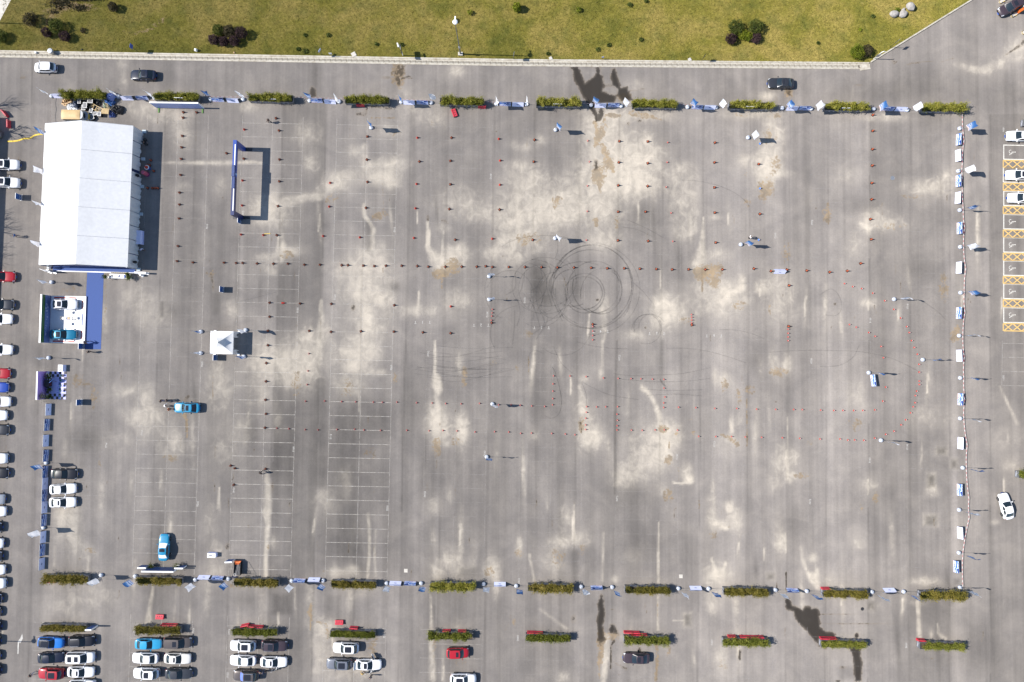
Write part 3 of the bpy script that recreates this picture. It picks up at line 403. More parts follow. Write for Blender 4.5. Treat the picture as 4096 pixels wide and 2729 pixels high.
lawn_w = tag(obj('lawn_west', strip([pl + Vector((-9, 0, 0)), pl + pdir * 130 + Vector((-9, 0, 0)), pl + pdir * 130 + Vector((-80, 0, 0)), W(-900, 190), W(0, 203), pl], LZ - .004), M['lawn']), 'strip of lawn below the pale path', kind='structure')
def wall_line(m, pts, w0, w1, z0, z1, mi=0):      # a kerb along a polyline, from w0 to w1 to the right of its run
    n = len(pts); off = []
    for k in range(n):
        d = (pts[min(k + 1, n - 1)] - pts[max(k - 1, 0)]).normalized(); off.append(Vector((d.y, -d.x, 0)))
    vs = []
    for p, o in zip(pts, off): vs += [p + o * w0 + Vector((0, 0, z0)), p + o * w0 + Vector((0, 0, z1)), p + o * w1 + Vector((0, 0, z1)), p + o * w1 + Vector((0, 0, z0))]
    fs = []
    for k in range(n - 1):
        a = 4 * k; b = a + 4
        fs += [(a, b, b + 1, a + 1), (a + 1, b + 1, b + 2, a + 2), (a + 2, b + 2, b + 3, a + 3)]
    fs += [(0, 1, 2, 3), (4 * n - 1, 4 * n - 2, 4 * n - 3, 4 * n - 4)]
    m.add(vs, fs, mi)
t = NT('kerb_stone'); co = t.coord(); n = t.noise(co, 1.2, 6, .7); n2 = t.noise(co, 9, 3, .6)
c = t.ramp(n, [(.3, (.27, .23, .175)), (.5, (.42, .385, .32)), (.75, (.54, .51, .45))]); c = t.vmul(c, t.mr(n2, .25, .75, .85, 1.12))
t.lk(c, t.b.inputs['Base Color']); t.b.inputs['Roughness'].default_value = .9; M['kerb'] = t.mat
run = [e0, e1, e2, e3]
m = MB(); wall_line(m, run, -.02, .24, 0, .15)
kerb = tag(obj('kerb', m, M['kerb']), 'long pale stone kerb between lawn and road', kind='structure')
m = MB(); wall_line(m, [e3 + ddir * .3, e3 + ddir * 20, far], -.05, .20, 0, .16)
kerb_d = tag(obj('kerb', m, M['kerb']), 'slanting pale kerb along the right end of the lawn', kind='structure')
m = MB(); wall_line(m, run, .24, 1.24, 0, .045); 
drain = tag(obj('drainage_channel', m, M['kerb']), 'pale concrete drainage channel running along the kerb', 'drain')
# slotted covers, each its own piece
gr = MB(); gl, gw = .93, .56
gr.box((0, gw / 2 - .05, 0), (gl, .10, .03)); gr.box((0, -gw / 2 + .05, 0), (gl, .10, .03))
for k in range(10): gr.box((-gl / 2 + .05 + k * (gl - .1) / 9, 0, 0), (.052, gw - .2, .028))
grm = gr.mesh('grate'); grm.materials.append(M['kerb'])
slot = MB(); 
covers = []
for a, b in zip(run[:-1], run[1:]):
    L = (b - a).length; d = (b - a).normalized(); o = Vector((d.y, -d.x, 0)); n = int(L / .97); rz = math.atan2(d.y, d.x)
    for k in range(n):
        p = a + d * (k + .5) * (L / n) + o * .74
        if p.x < -95 or p.x > W(3437, 272).x: continue
        covers.append((p, rz))
    slot.add([a + o * .48 + Vector((0, 0, .048)), a + o * 1.0 + Vector((0, 0, .048)), b + o * 1.0 + Vector((0, 0, .048)), b + o * .48 + Vector((0, 0, .048))], [(0, 1, 2, 3)])
obj('channel_bed', slot, M['soil'], drain)
for p, rz in covers: obj('grate', grm, None, drain, (p.x, p.y, .068), (0, 0, rz))
m = MB(); p0 = W(3440, 275); m.box((p0.x + .9, p0.y + .25, .04), (1.9, 1.0, .05), rz=R(10)); tag(obj('apron', m, M['kerb']), 'pale concrete apron at the right end of the drain', kind='structure')

# ------------------------------------------------------------------ painted markings, parts of the ground
def paint(name, c, a0, a1, sc_=1.1):
    t = NT(name); n = t.noise(t.coord(), sc_, 6, .7); n2 = t.noise(t.coord(), 8, 3, .6)
    t.b.inputs['Base Color'].default_value = rgba(c); t.b.inputs['Roughness'].default_value = .8
    t.alpha(t.math('MULTIPLY', t.mr(n, .35, .65, a0, a1), t.mr(n2, .3, .6, .6, 1.0))); return t.mat
M['p_strong'] = paint('bay_paint_clear', (.54, .50, .45), .15, .72); M['p_mid'] = paint('bay_paint_worn', (.56, .52, .47), .03, .50); M['p_faint'] = paint('bay_paint_faint', (.52, .48, .44), .0, .18)
M['p_white'] = paint('fresh_white_paint', (.72, .69, .62), .75, 1.0); M['p_yellow'] = paint('yellow_paint', (.70, .46, .16), .80, 1.0); M['p_text'] = paint('stencil_paint', (.66, .64, .60), .45, .9)
MZ = .004
def mark(name, a, b, w, mt, z=MZ):
    d = (b - a); d.normalize(); o = Vector((-d.y, d.x, 0)) * w / 2
    m = MB(); m.quad(*[Vector((p.x, p.y, z)) for p in (a - o, b - o, b + o, a + o)]); return obj(name, m, mt, ground)
rest = MB(); n_lines = 0
U0 = W(1315, 1755).dot(U); PER = (W(3624, 1790).dot(U) - W(554, 1741).dot(U)) / 8.0; BW = 5.53; V0 = W(1316, 1718.5).dot(V); RV = 2.512
blocks = [-3, -2, -1, 0, 1, 2, 3, 4, 5, 6]
vis = {-3: 'p_faint', -2: 'p_mid', -1: 'p_strong', 0: 'p_strong', 1: 'p_faint', 2: 'p_faint', 3: 'p_faint', 4: 'p_faint', 5: 'p_faint', 6: 'p_faint'}
vtop = W(1316, 470).dot(V); vbot = W(1316, 2310).dot(V); vl0 = W(1316, 2500).dot(V)
def UV(u, v): return U * u + V * v
lines = []
for b in blocks:
    u = U0 + b * PER
    ext = .32 if b in (-1, 0) else 0
    for k in range(-21, 32):
        v = V0 + k * RV
        if vbot - .3 < v < vtop + .3 or (v < vl0 + 1.5 and v > -63.5):
            mt = vis[b]
            if v < vl0 + 1.5: mt = 'p_mid' if b < 2 else 'p_faint'
            if b in (-1, 0) and v > V0 + 5 * RV: mt = 'p_mid'
            if b == -2 and v > V0: mt = 'p_faint'
            lines.append((b, UV(u, v), UV(u + 2 * BW, v), mt))
    for du in (0, BW, 2 * BW):
        for va, vb in ((vtop, vbot), (vl0 + 1.2, -64)):
            lines.append((b, UV(u + du, va), UV(u + du, vb), vis[b] if vis[b] != 'p_strong' else 'p_mid'))
order = sorted(lines, key=lambda l: ({'p_strong': 0, 'p_mid': 1, 'p_faint': 2}[l[3]]))
for q, (b, a_, c_, mt) in enumerate(order):
    if q < 295: mark('parking_line', a_, c_, .10, M[mt])
    else:
        d = (c_ - a_).normalized(); o = Vector((-d.y, d.x, 0)) * .05
        rest.quad(*[Vector((p.x, p.y, MZ)) for p in (a_ - o, c_ - o, c_ + o, a_ + o)])
if rest.f: tag(obj('faint_parking_lines', rest, M['p_faint'], ground), None, kind='stuff')
# bays of the column at the left edge and of the row at the right edge
for k in range(-16, 16):
    v = V0 + k * RV; u1 = U0 - 4 * PER + 2 * BW - .1
    if v > W(60, 640).dot(V): continue
    mark('parking_line', UV(u1 - BW, v), UV(u1, v), .12, M['p_faint'])
# bay numbers
for (i, j, x, y, s, rot) in ((0,1,2235,395,'E260',-90), (0,1,1905,515,'F010',90), (0,2,1303,846,'F110',-90), (0,2,2148,1373,'E240',-90), (0,2,1860,215,'F020',90), (0,2,975,960,'F125',-90), (0,2,1820,1500,'F030',90),
        (1,1,383,1285,'E150',90), (1,1,725,1165,'E120',90), (1,1,1275,545,'E010',90), (1,1,2160,55,'D140',90), (1,1,2128,1325,'D150',90), (1,2,345,995,'E160',90), (1,2,686,880,'E110',-90), (1,2,1208,1537,'E030',90), (1,2,1583,118,'D260',-90),
        (1,2,2103,1035,'D160',90), (1,2,1553,1410,'D240',-90), (1,2,1243,245,'E020',90), (2,1,118,1195,'D170',90), (2,2,987,155,'C250',-90), (2,2,966,1450,'C240',-90), (2,2,1860,948,'C110',-90), (2,2,1517,1065,'C150',90), (3,1,405,478,'B260',-90), (3,1,68,600,'C010',90),
        (3,1,942,1380,'B150',90), (3,1,1283,1250,'B120',-90), (3,2,398,185,'B250',-90), (3,2,387,1478,'B240',-90), (3,2,935,1098,'B160',90), (3,2,1280,975,'B110',-90), (0,3,1235,1090,'F099',90), (0,3,1778,1095,'F026',90), (0,3,2107,1108,'E233',-90), (0,3,2092,1505,'E230',-90),
        (1,3,1178,1145,'E03',90), (2,3,65,640,'D010',90), (2,3,55,1165,'D099',90), (2,3,1840,1205,'C099',90), (3,3,1273,1232,'B099',90), (3,2,2165,340,'A071',-90), (3,0,2165,1190,'A081',90)):
    me_ = text_mesh(s, .46); p = T(i, j, x, y); obj('bay_number', me_, M['p_text'], ground, (p.x, p.y, MZ + .004), (0, 0, R(rot) + GA))
for k, (i, j, x, y) in enumerate(((1,1,1532,1397), (1,1,2070,1422), (2,1,272,1445), (2,1,815,1480), (2,1,1332,1498), (2,1,1858,1520))):
    p = T(i, j, x, y)
    for s, dx in (('T', -66), (str(k + 1), 0), ('T', 66)):
        q = T(i, j, x + dx, y); obj('chalk_mark', text_mesh(s, .72), M['p_text'], ground, (q.x, q.y, MZ + .004), (0, 0, R(180) + GA))
# bays for disabled drivers at the right edge: white outlines, yellow crossed aisles, wheelchair signs
def wheelchair():
    m = MB(); n = 14
    def arc(cx, cy, r, a0, a1, w, k=12):
        for q in range(k):
            t0, t1 = R(a0 + (a1 - a0) * q / k), R(a0 + (a1 - a0) * (q + 1) / k)
            m.quad(*[(cx + rr * math.cos(tt), cy + rr * math.sin(tt), 0) for rr, tt in ((r - w, t0), (r + w, t0), (r + w, t1), (r - w, t1))])
    arc(0, 0, .30, -200, 40, .04, 16); arc(.06, .80, .05, 0, 360, .05, 10)
    m.box((.06, .45, 0), (.09, .46, .004)); m.box((.2, .40, 0), (.24, .07, .004)); m.box((.24, .20, 0), (.34, .08, .004)); m.box((.45, -.02, 0), (.08, .42, .004), rz=R(20)); m.box((.57, -.2, 0), (.16, .07, .004), rz=R(20))
    return m.mesh('wheelchair_sign')
wc = wheelchair(); wc.materials.append(M['p_white'])
xl = 2163
for yt in (1335 - 1568, 190, 405, 618, 832, 1046, 1262):          # top of each bay, tile (3,1)
    yb = yt + (132 if yt != 1262 else 135)
    if yt == -233: yb = -103
    if yt == 190: yb = 322
    A = T(3, 1, xl, yt); Bq = T(3, 1, xl, yb); ax = U * 6.5
    mark('bay_outline', A, A + ax, .17, M['p_white'], MZ + .004); mark('bay_outline', Bq, Bq + ax, .17, M['p_white'], MZ + .004); mark('bay_outline', A + U * .085, Bq + U * .085, .17, M['p_white'], MZ + .008)
    p = T(3, 1, 2232, (yt + yb) / 2 - 4)
    if yt != 190: obj('wheelchair_sign', wc, None, ground, (p.x, p.y, MZ + .006), (0, 0, R(-90) + GA))
    y0, y1 = yb + 10, yb + 78
    C, D = T(3, 1, xl, y0), T(3, 1, xl, y1)
    mark('aisle_border', C + U * .08, C + U * 6.5, .2, M['p_yellow'], MZ + .004); mark('aisle_border', D + U * .08, D + U * 6.5, .2, M['p_yellow'], MZ + .004); mark('aisle_border', C, D, .2, M['p_yellow'], MZ + .008)
    for q in range(4):
        s0 = U * (.1 + q * 1.6); s1 = U * (.1 + (q + 1) * 1.6)
        mark('aisle_cross', C + s0, D + s1, .2, M['p_yellow'], MZ + .012); mark('aisle_cross', D + s0, C + s1, .2, M['p_yellow'], MZ + .016)
A0 = T(3, 1, xl, 107); mark('bay_outline', A0, A0 + U * 6.5, .17, M['p_white'], MZ + .004); A1 = T(3, 0, xl, 1543); mark('bay_outline', A1, A1 + U * 6.5, .17, M['p_white'], MZ + .004); mark('bay_outline', A1, A0, .17, M['p_white'], MZ + .02)
C, D = T(3, 1, xl, 118), T(3, 1, xl, 184)
mark('aisle_border', C, C + U * 6.5, .2, M['p_yellow'], MZ + .004); mark('aisle_border', D, D + U * 6.5, .2, M['p_yellow'], MZ + .004); mark('aisle_border', C, D, .2, M['p_yellow'], MZ + .008)
for q in range(4):
    s0 = U * (.1 + q * 1.6); s1 = U * (.1 + (q + 1) * 1.6); mark('aisle_cross', C + s0, D + s1, .2, M['p_yellow'], MZ + .012); mark('aisle_cross', D + s0, C + s1, .2, M['p_yellow'], MZ + .016)
for y in (22, 150, 280, 410): mark('parking_line', T(3, 2, 2155, y), T(3, 2, 2155, y) + U * 6.5, .12, M['p_mid'])
mark('parking_line', T(3, 2, 2155, 0), T(3, 2, 2150, 410), .12, M['p_mid'])
# arrow painted in the left lane
m = MB(); p = T(0, 3, 180, 1220); m.box((-.22, -.6, 0), (.2, 2.2, .002)); m.add([(-.32, .45, 0), (.10, .1, 0), (.55, 1.0, 0), (.42, 1.9, 0), (.12, 1.1, 0)], [(0, 1, 2, 3, 4)])
obj('painted_arrow', m, M['p_text'], ground, (p.x, p.y, MZ + .004), (0, 0, GA))
# tyre marks
t = NT('tyre_mark'); n = t.noise(t.coord(), 1.3, 5, .7); n2 = t.noise(t.coord(), .15, 3); t.b.inputs['Base Color'].default_value = rgba((.035, .033, .033)); t.b.inputs['Roughness'].default_value = .8
t.alpha(t.math('MULTIPLY', t.mr(n, .3, .7, .08, .38), t.mr(n2, .35, .6, .2, 1.0))); M['skid'] = t.mat
t = NT('faint_tyre_mark'); n = t.noise(t.coord(), 1.3, 5, .7); t.b.inputs['Base Color'].default_value = rgba((.05, .048, .047)); t.alpha(t.mr(n, .3, .7, .03, .20)); M['skidf'] = t.mat
SKZ = [.022]
def skid(pts, w, mt):
    pts = [Vector((p.x, p.y, 0)) for p in pts]; m = MB(); vs = []
    SKZ[0] += .0004
    for k, p in enumerate(pts):
        d = (pts[min(k + 1, len(pts) - 1)] - pts[max(k - 1, 0)]).normalized(); o = Vector((-d.y, d.x, 0)) * w / 2
        vs += [p - o + Vector((0, 0, SKZ[0])), p + o + Vector((0, 0, SKZ[0]))]
    m.add(vs, [(2 * k, 2 * k + 2, 2 * k + 3, 2 * k + 1) for k in range(len(pts) - 1)]); obj('tyre_mark', m, mt, ground)
def skid_arc(cx, cy, rx, ry, a0, a1, w=.2, mt='skid', rot=0, n=40):
    pts = []
    for k in range(n + 1):
        q = R(a0 + (a1 - a0) * k / n); x, y = rx * math.cos(q), ry * math.sin(q)
        pts.append(T(2, 1, cx + x * math.cos(R(rot)) - y * math.sin(R(rot)), cy + x * math.sin(R(rot)) + y * math.cos(R(rot))))
    skid(pts, w, M[mt])
for a_ in ((735,1070,378,385,20,372), (738,1055,362,370,-170,60), (720,1080,345,350,110,290), (668,1130,182,182,0,360), (662,1128,168,150,-120,190), (760,1090,250,255,150,420), (770,1075,215,235,-40,200), (560,1080,185,170,60,260), (640,1060,300,220,120,300),
           (820,1110,190,210,-60,130), (700,1200,330,250,20,120), (845,1140,215,240,170,300)): skid_arc(*a_)
for a_ in ((735,1090,440,420,-80,95), (300,1060,300,260,30,330), (260,1090,200,220,60,300), (330,1010,260,240,-60,150), (180,1120,330,300,-90,70), (250,1180,250,260,-30,120), (120,1040,200,190,-80,100), (380,1150,160,210,40,280), (1240,1440,120,115,-200,40), (1270,1450,105,125,-180,30), (1230,1460,140,135,-60,110), (1260,1470,160,150,180,330),
           (980,1100,120,260,-60,70), (-20,1160,220,240,-160,30), (-60,1100,190,260,100,230), (460,1420,270,280,10,130), (100,1500,300,260,150,260), (1560,450,660,360,-90,-20), (380,700,40,110,-70,80), (300,760,420,160,-160,-40)): skid_arc(*a_, .16, 'skidf')
def sk(i, j, pts, mt='skidf', w=.15):
    P = [T(i, j, *p) for p in pts]; out = []
    for k in range(len(P) - 1):
        p0, p1, p2, p3 = P[max(k - 1, 0)], P[k], P[k + 1], P[min(k + 2, len(P) - 1)]
        for q in range(10):
            s = q / 10.0; out.append(.5 * ((2 * p1) + (p2 - p0) * s + (2 * p0 - 5 * p1 + 4 * p2 - p3) * s * s + (3 * p1 - p0 - 3 * p2 + p3) * s ** 3))
    out.append(P[-1]); skid(out, w, M[mt])
sk(2,2,[(370,240),(400,300),(440,450),(455,570),(430,670),(360,712),(290,680)],'skid',.13); sk(2,2,[(640,370),(720,420),(880,490),(1020,520),(1160,540)]); sk(2,2,[(930,300),(1100,320),(1300,315),(1560,300),(1830,245)]); sk(2,2,[(640,380),(680,490),(680,600)]); sk(2,2,[(1000,350),(1300,375),(1600,370),(1820,345)]); sk(2,2,[(380,50),(450,200),(560,300)]); sk(2,2,[(600,10),(760,50),(950,70),(1060,70)]); sk(2,2,[(1420,70),(1620,70),(1860,110),(2150,200)]); sk(2,2,[(1180,440),(1420,455),(1750,450)]); sk(2,2,[(1240,500),(1500,490),(1740,505)]); sk(2,2,[(1360,350),(1380,390),(1415,420)],'skid',.3); sk(2,2,[(150,230),(160,120),(220,90),(290,120)])
sk(3,2,[(0,105),(250,90),(550,88),(850,100),(1100,150),(1250,210),(1390,285)]); sk(3,2,[(480,235),(650,225),(780,150),(840,30)]); sk(3,1,[(1440,1215),(1560,1300),(1640,1380)]); sk(2,1,[(1010,520),(1150,545),(1290,610)]); sk(2,1,[(1050,450),(1250,540),(1390,620)]); sk(2,1,[(1110,1030),(1200,1110),(1300,1230)]); sk(2,1,[(1900,1465),(2060,1470),(2200,1500),(2320,1550)]); sk(1,1,[(0,1170),(180,1120)]); sk(0,1,[(2200,1205),(2354,1170)]); sk(3,1,[(470,1150),(580,1090),(660,1170),(670,1280),(620,1335),(530,1330)])
for q in range(16):
    x = random.uniform(20, 420); y = random.uniform(820, 1350); sk(2, 1, [(x, y), (x + random.uniform(-40, 60), y + random.uniform(90, 160)), (x + random.uniform(-90, 120), y + random.uniform(200, 330))], 'skidf', .22)
for q in range(14):
    y = random.uniform(40, 330); x = random.uniform(1450, 1750); sk(1, 2, [(x, y), (x + 300, y + random.uniform(-30, 50)), (x + 700, y + random.uniform(-70, 40))], 'skidf', .13)
# manhole covers and patches set in the asphalt
def cover(i, j, x, y, r, mt, name='manhole_cover'):
    p = T(i, j, x, y); m = MB(); m.lathe([(r, 0), (r, .012), (r * .86, .012), (r * .84, .008), (0, .010)], 20); obj(name, m, M[mt], ground, (p.x, p.y, .002))
cover(3,1,1145,70,.38,'steel'); cover(3,3,868,897,.3,'darkmetal')
for (i, j, x, y) in ((1,3,1378,545), (2,3,1553,597)):
    p = T(i, j, x, y); m = MB(); m.box((0, 0, .01), (.64, .64, .02)); m.box((0, 0, .022), (.5, .5, .01)); obj('access_cover', m, M['concrete'], ground, (p.x, p.y, 0), (0, 0, GA))

# bare earth showing through the lawn, ragged patches
t = NT('bare_earth'); n = t.noise(t.coord(), 1.6, 6, .7); t.lk(t.ramp(n, [(.3, (.15, .105, .055)), (.7, (.27, .195, .10))]), t.b.inputs['Base Color']); t.b.inputs['Roughness'].default_value = .95; t.alpha(t.mr(n, .45, .68, 0, .65)); M['earth'] = t.mat
for pts, w, cnt in (([(1140,300),(1280,302),(1400,270),(1470,215),(1500,170)], .35, 26), ([(450,120),(560,95),(700,60),(860,50)], .9, 26), ([(620,40),(760,75),(860,85)], .7, 14)):
    P = [T(0, 0, *p) for p in pts]
    for q in range(cnt):
        f = random.random() * (len(P) - 1); k = int(f); c = P[k].lerp(P[k + 1], f - k) + Vector((random.gauss(0, w * .4), random.gauss(0, w * .4), 0)); r = w * random.uniform(.5, 1.1); m = MB(); n_ = 11; LZ_ = LZ + .006 + q * .0006
        m.add([(c.x + r * random.uniform(.6, 1.3) * math.cos(6.283 * a / n_) * 1.6, c.y + r * random.uniform(.6, 1.3) * math.sin(6.283 * a / n_) * .6, LZ_) for a in range(n_)], [tuple(range(n_))]); obj('bare_patch', m, M['earth'], lawn)
# ------------------------------------------------------------------ cars
def lerp(a, b, t): return a + (b - a) * t
def interp(x, pts):
    for (x0, y0), (x1, y1) in zip(pts[:-1], pts[1:]):
        if x <= x1: return y0 + (y1 - y0) * max(0, (x - x0)) / (x1 - x0)
    return pts[-1][1]
CAR = {
 'sedan': dict(L=4.75, W=1.84, H=1.46, belt=.93, top=[(-1, .80), (-.93, .97), (-.72, 1.0), (-.5, .95), (.35, .95), (.62, .88), (.9, .74), (1, .58)], xwb=.88, xwt=.05, xrt=-1.14, xrb=-1.98, wr=.60, bow=.17),
 'suv': dict(L=4.65, W=1.86, H=1.68, belt=1.05, top=[(-1, .85), (-.95, 1.02), (-.8, 1.08), (.35, 1.08), (.6, 1.04), (.88, .93), (1, .66)], xwb=.92, xwt=.18, xrt=-1.62, xrb=-2.08, wr=.64, bow=.15),
 'mpv': dict(L=5.05, W=1.90, H=1.76, belt=1.08, top=[(-1, .9), (-.97, 1.05), (-.85, 1.1), (.4, 1.1), (.62, 1.04), (.9, .88), (1, .62)], xwb=1.38, xwt=.52, xrt=-2.08, xrb=-2.36, wr=.68, bow=.16),
 'hatch': dict(L=4.05, W=1.74, H=1.58, belt=1.0, top=[(-1, .85), (-.94, 1.0), (-.8, 1.02), (.4, 1.02), (.65, .98), (.9, .86), (1, .62)], xwb=1.12, xwt=.46, xrt=-1.36, xrb=-1.80, wr=.62, bow=.13),
}
def car_parts(kind):
    c = CAR[kind]; L, Wd, H, belt = c['L'], c['W'], c['H'], c['belt']; hw = Wd / 2
    ts = [-1, -.985, -.95, -.9, -.8, -.68, -.55, -.4, -.2, 0, .2, .36, .5, .62, .74, .84, .91, .96, .985, 1]
    prof = [(.80, .20), (.95, .30), (1.0, .48), (1.0, .66), (.985, .80), (.95, .91), (.86, .975), (.66, 1.0), (.36, 1.012), (0, 1.018)]
    rows = []
    for t in ts:
        a = abs(t); w = hw * (1 - .05 * a ** 3 - .10 * max(0, a - .6) ** 2 / .16 - (.15 if a > .97 else 0) * (a - .97) / .03 - .05 * max(0, a - .9) / .1)
        zt = interp(t, c['top']); x = t * L / 2; zb = .22 + .06 * max(0, a - .85) / .15
        half = []
        for (py, pz) in prof:
            y = py * w; z = zb + (zt - zb) * (pz - .20) / .80
            bow = .16 * a ** 6 if t > 0 else .10 * a ** 6
            half.append((x - math.copysign(bow * (y / hw) ** 2, t) - (math.copysign(.05, t) * (1 - pz) if a > .98 else 0), y, z))
        rows.append(half)
    np_ = len(prof)
    def full(h): return [(x, -y, z) for x, y, z in h] + [(x, y, z) for x, y, z in reversed(h[:-1])]
    m = MB(); grid = [full(h) for h in rows]; n = len(grid[0])
    m.v = [p for g in grid for p in g]
    for i in range(len(grid) - 1):
        for j in range(n - 1): m.f.append((i * n + j, (i + 1) * n + j, (i + 1) * n + j + 1, i * n + j + 1)); m.m.append(0)
    m.f.append(tuple(range(n - 1, -1, -1))); m.f.append(tuple((len(grid) - 1) * n + j for j in range(n))); m.m += [0, 0]
    # flip so that the faces look outward
    m.f = [tuple(reversed(f)) for f in m.f]
    out = {'body': m.mesh('body', True)}
    def patch(i0, i1, j0, j1, off=.008):                     # a lamp or trim laid on the body skin
        q = MB(); cx = Vector((0, 0, .6))
        for sgn in (0, 1):
            vs = []
            for i in range(i0, i1 + 1):
                for j in range(j0, j1 + 1):
                    jj = j if sgn == 0 else n - 1 - j
                    p = Vector(grid[i][jj]); d = Vector((p.x * .35, p.y, (p.z - .5) * 1.2)).normalized(); vs.append(p + d * off)
            k = j1 - j0 + 1; fs = []
            for i in range(i1 - i0):
                for j in range(j1 - j0):
                    f = (i * k + j, i * k + j + 1, (i + 1) * k + j + 1, (i + 1) * k + j); fs.append(f if sgn == 0 else tuple(reversed(f)))
            yield vs, fs
    for nm, (i0, i1, j0, j1) in (('headlight', (15, 18, 4, 6)), ('tail_light', (1, 3, 4, 6))):
        res = []
        for vs, fs in patch(i0, i1, j0, j1):
            q = MB(); q.add(vs, fs); res.append(q.mesh(nm, True))
        out[nm] = res
    # cabin
    wb = hw * .90; wr = c['wr']; zb = belt - .02; zr = H - .06
    def X(t): return lerp(c['xrb'], c['xrt'], t), lerp(c['xwb'], c['xwt'], t)
    def front(t, s):
        xr, xf = X(t); w = lerp(wb, wr + .06, t); return Vector((xf + .04 * math.sin(t * math.pi) - c['bow'] * (s * s) * lerp(1.0, .7, t), w * s, lerp(zb, zr, t)))
    def rear(t, s):
        xr, xf = X(t); w = lerp(wb, wr + .06, t); return Vector((xr - .04 * math.sin(t * math.pi) + c['bow'] * .8 * (s * s), w * s, lerp(zb, zr, t)))
    def side(t, u, sg):                                      # u 0 rear .. 1 front
        xr, xf = X(t); w = lerp(wb, wr + .06, t) + .025 * math.sin(t * math.pi)
        x0 = xr + c['bow'] * .8; x1 = xf - c['bow'] * lerp(1.0, .7, t)
        bulge = .03 * (1 - (2 * u - 1) ** 2)
        return Vector((lerp(x0, x1, u), sg * (w + bulge), lerp(zb, zr, t)))
    TS = [0, .12, .35, .6, .85, 1.0]; S = [-1, -.7, -.35, 0, .35, .7, 1]; US = [0, .15, .3, .45, .6, .75, .9, 1]
    m = MB()
    def surf(f, A, B, flip):
        vs = [f(a, b) for a in A for b in B]; k = len(B)
        fs = [(i * k + j, i * k + j + 1, (i + 1) * k + j + 1, (i + 1) * k + j) for i in range(len(A) - 1) for j in range(k - 1)]
        if flip: fs = [tuple(reversed(q)) for q in fs]
        m.add(vs, fs)
    surf(front, TS, S, False); surf(rear, TS, S, True); surf(lambda t, u: side(t, u, -1), TS, US, False); surf(lambda t, u: side(t, u, 1), TS, US, True)
    out['cabin'] = m.mesh('cabin', True)
    # roof: domed sheet whose rim is the top of the cabin
    m = MB(); vs = []; xr, xf = X(1.0)
    for b in [k / 10 for k in range(11)]:
        for s in S:
            rim = side(1.0, b, 1).y; f_ = front(1.0, s).x; r_ = rear(1.0, s).x
            z = zr + (H - zr) * (1 - (abs(s)) ** 2.6) * (.35 + .65 * math.sin(math.pi * (.12 + .76 * b)))
            vs.append((lerp(r_, f_, b), rim * s, z + .002))
    k = len(S); m.add(vs, [(i * k + j, (i + 1) * k + j, (i + 1) * k + j + 1, i * k + j + 1) for i in range(10) for j in range(k - 1)])
    out['roof'] = m.mesh('roof', True); roofv = vs
    def roof_patch(b0, b1, s0, name, sb=(-1, 1)):
        q = MB(); A = [b0 + (b1 - b0) * i / 6 for i in range(7)]; Bq = [s0 * (j / 4 - 1) for j in range(9)]; v2 = []
        for b in A:
            for s in Bq:
                rim = side(1.0, b, 1).y; z = zr + (H - zr) * (1 - abs(s) ** 2.6) * (.35 + .65 * math.sin(math.pi * (.12 + .76 * b)))
                v2.append((lerp(rear(1, s).x, front(1, s).x, b), rim * s, z + .012))
        q.add(v2, [(i * 9 + j, (i + 1) * 9 + j, (i + 1) * 9 + j + 1, i * 9 + j + 1) for i in range(6) for j in range(8)]); return q.mesh(name, True)
    out['sun_big'] = roof_patch(.24, .90, .70, 'sunroof'); out['sun_small'] = roof_patch(.60, .86, .60, 'sunroof'); out['sun_mid'] = roof_patch(.42, .90, .70, 'sunroof'); out['sun_back'] = roof_patch(.14, .42, .62, 'sunroof')
    def gl(f, A, B, off, name, flip):
        q = MB(); vs = []
        for a in A:
            for b in B:
                p = f(a, b); vs.append(p + off(p))
        k = len(B); fs = [(i * k + j, i * k + j + 1, (i + 1) * k + j + 1, (i + 1) * k + j) for i in range(len(A) - 1) for j in range(k - 1)]
        if flip: fs = [tuple(reversed(x)) for x in fs]
        q.add(vs, fs); return q.mesh(name, True)
    TG = [.05, .2, .4, .6, .8, .95]; SG = [-.88, -.6, -.3, 0, .3, .6, .88]
    out['windscreen'] = gl(front, TG, SG, lambda p: Vector((.008, 0, .012)), 'windscreen', False)
    out['rear_window'] = gl(rear, [.12, .3, .5, .7, .92], SG, lambda p: Vector((-.008, 0, .012)), 'rear_window', True)
    wins = [(.05, .30), (.33, .61), (.64, .95)] if kind in ('suv', 'mpv') else [(.08, .50), (.53, .94)]
    out['side_window'] = []
    for sg in (-1, 1):
        for a, b in wins:
            out['side_window'].append(gl(lambda t, u, sg=sg: side(t, u, sg), [.12, .3, .5, .7, .88], [a + (b - a) * q / 4 for q in range(5)], lambda p, sg=sg: Vector((0, sg * .01, .004)), 'side_window', sg > 0))
    # wheels
    wheels = []; xb = L * .295
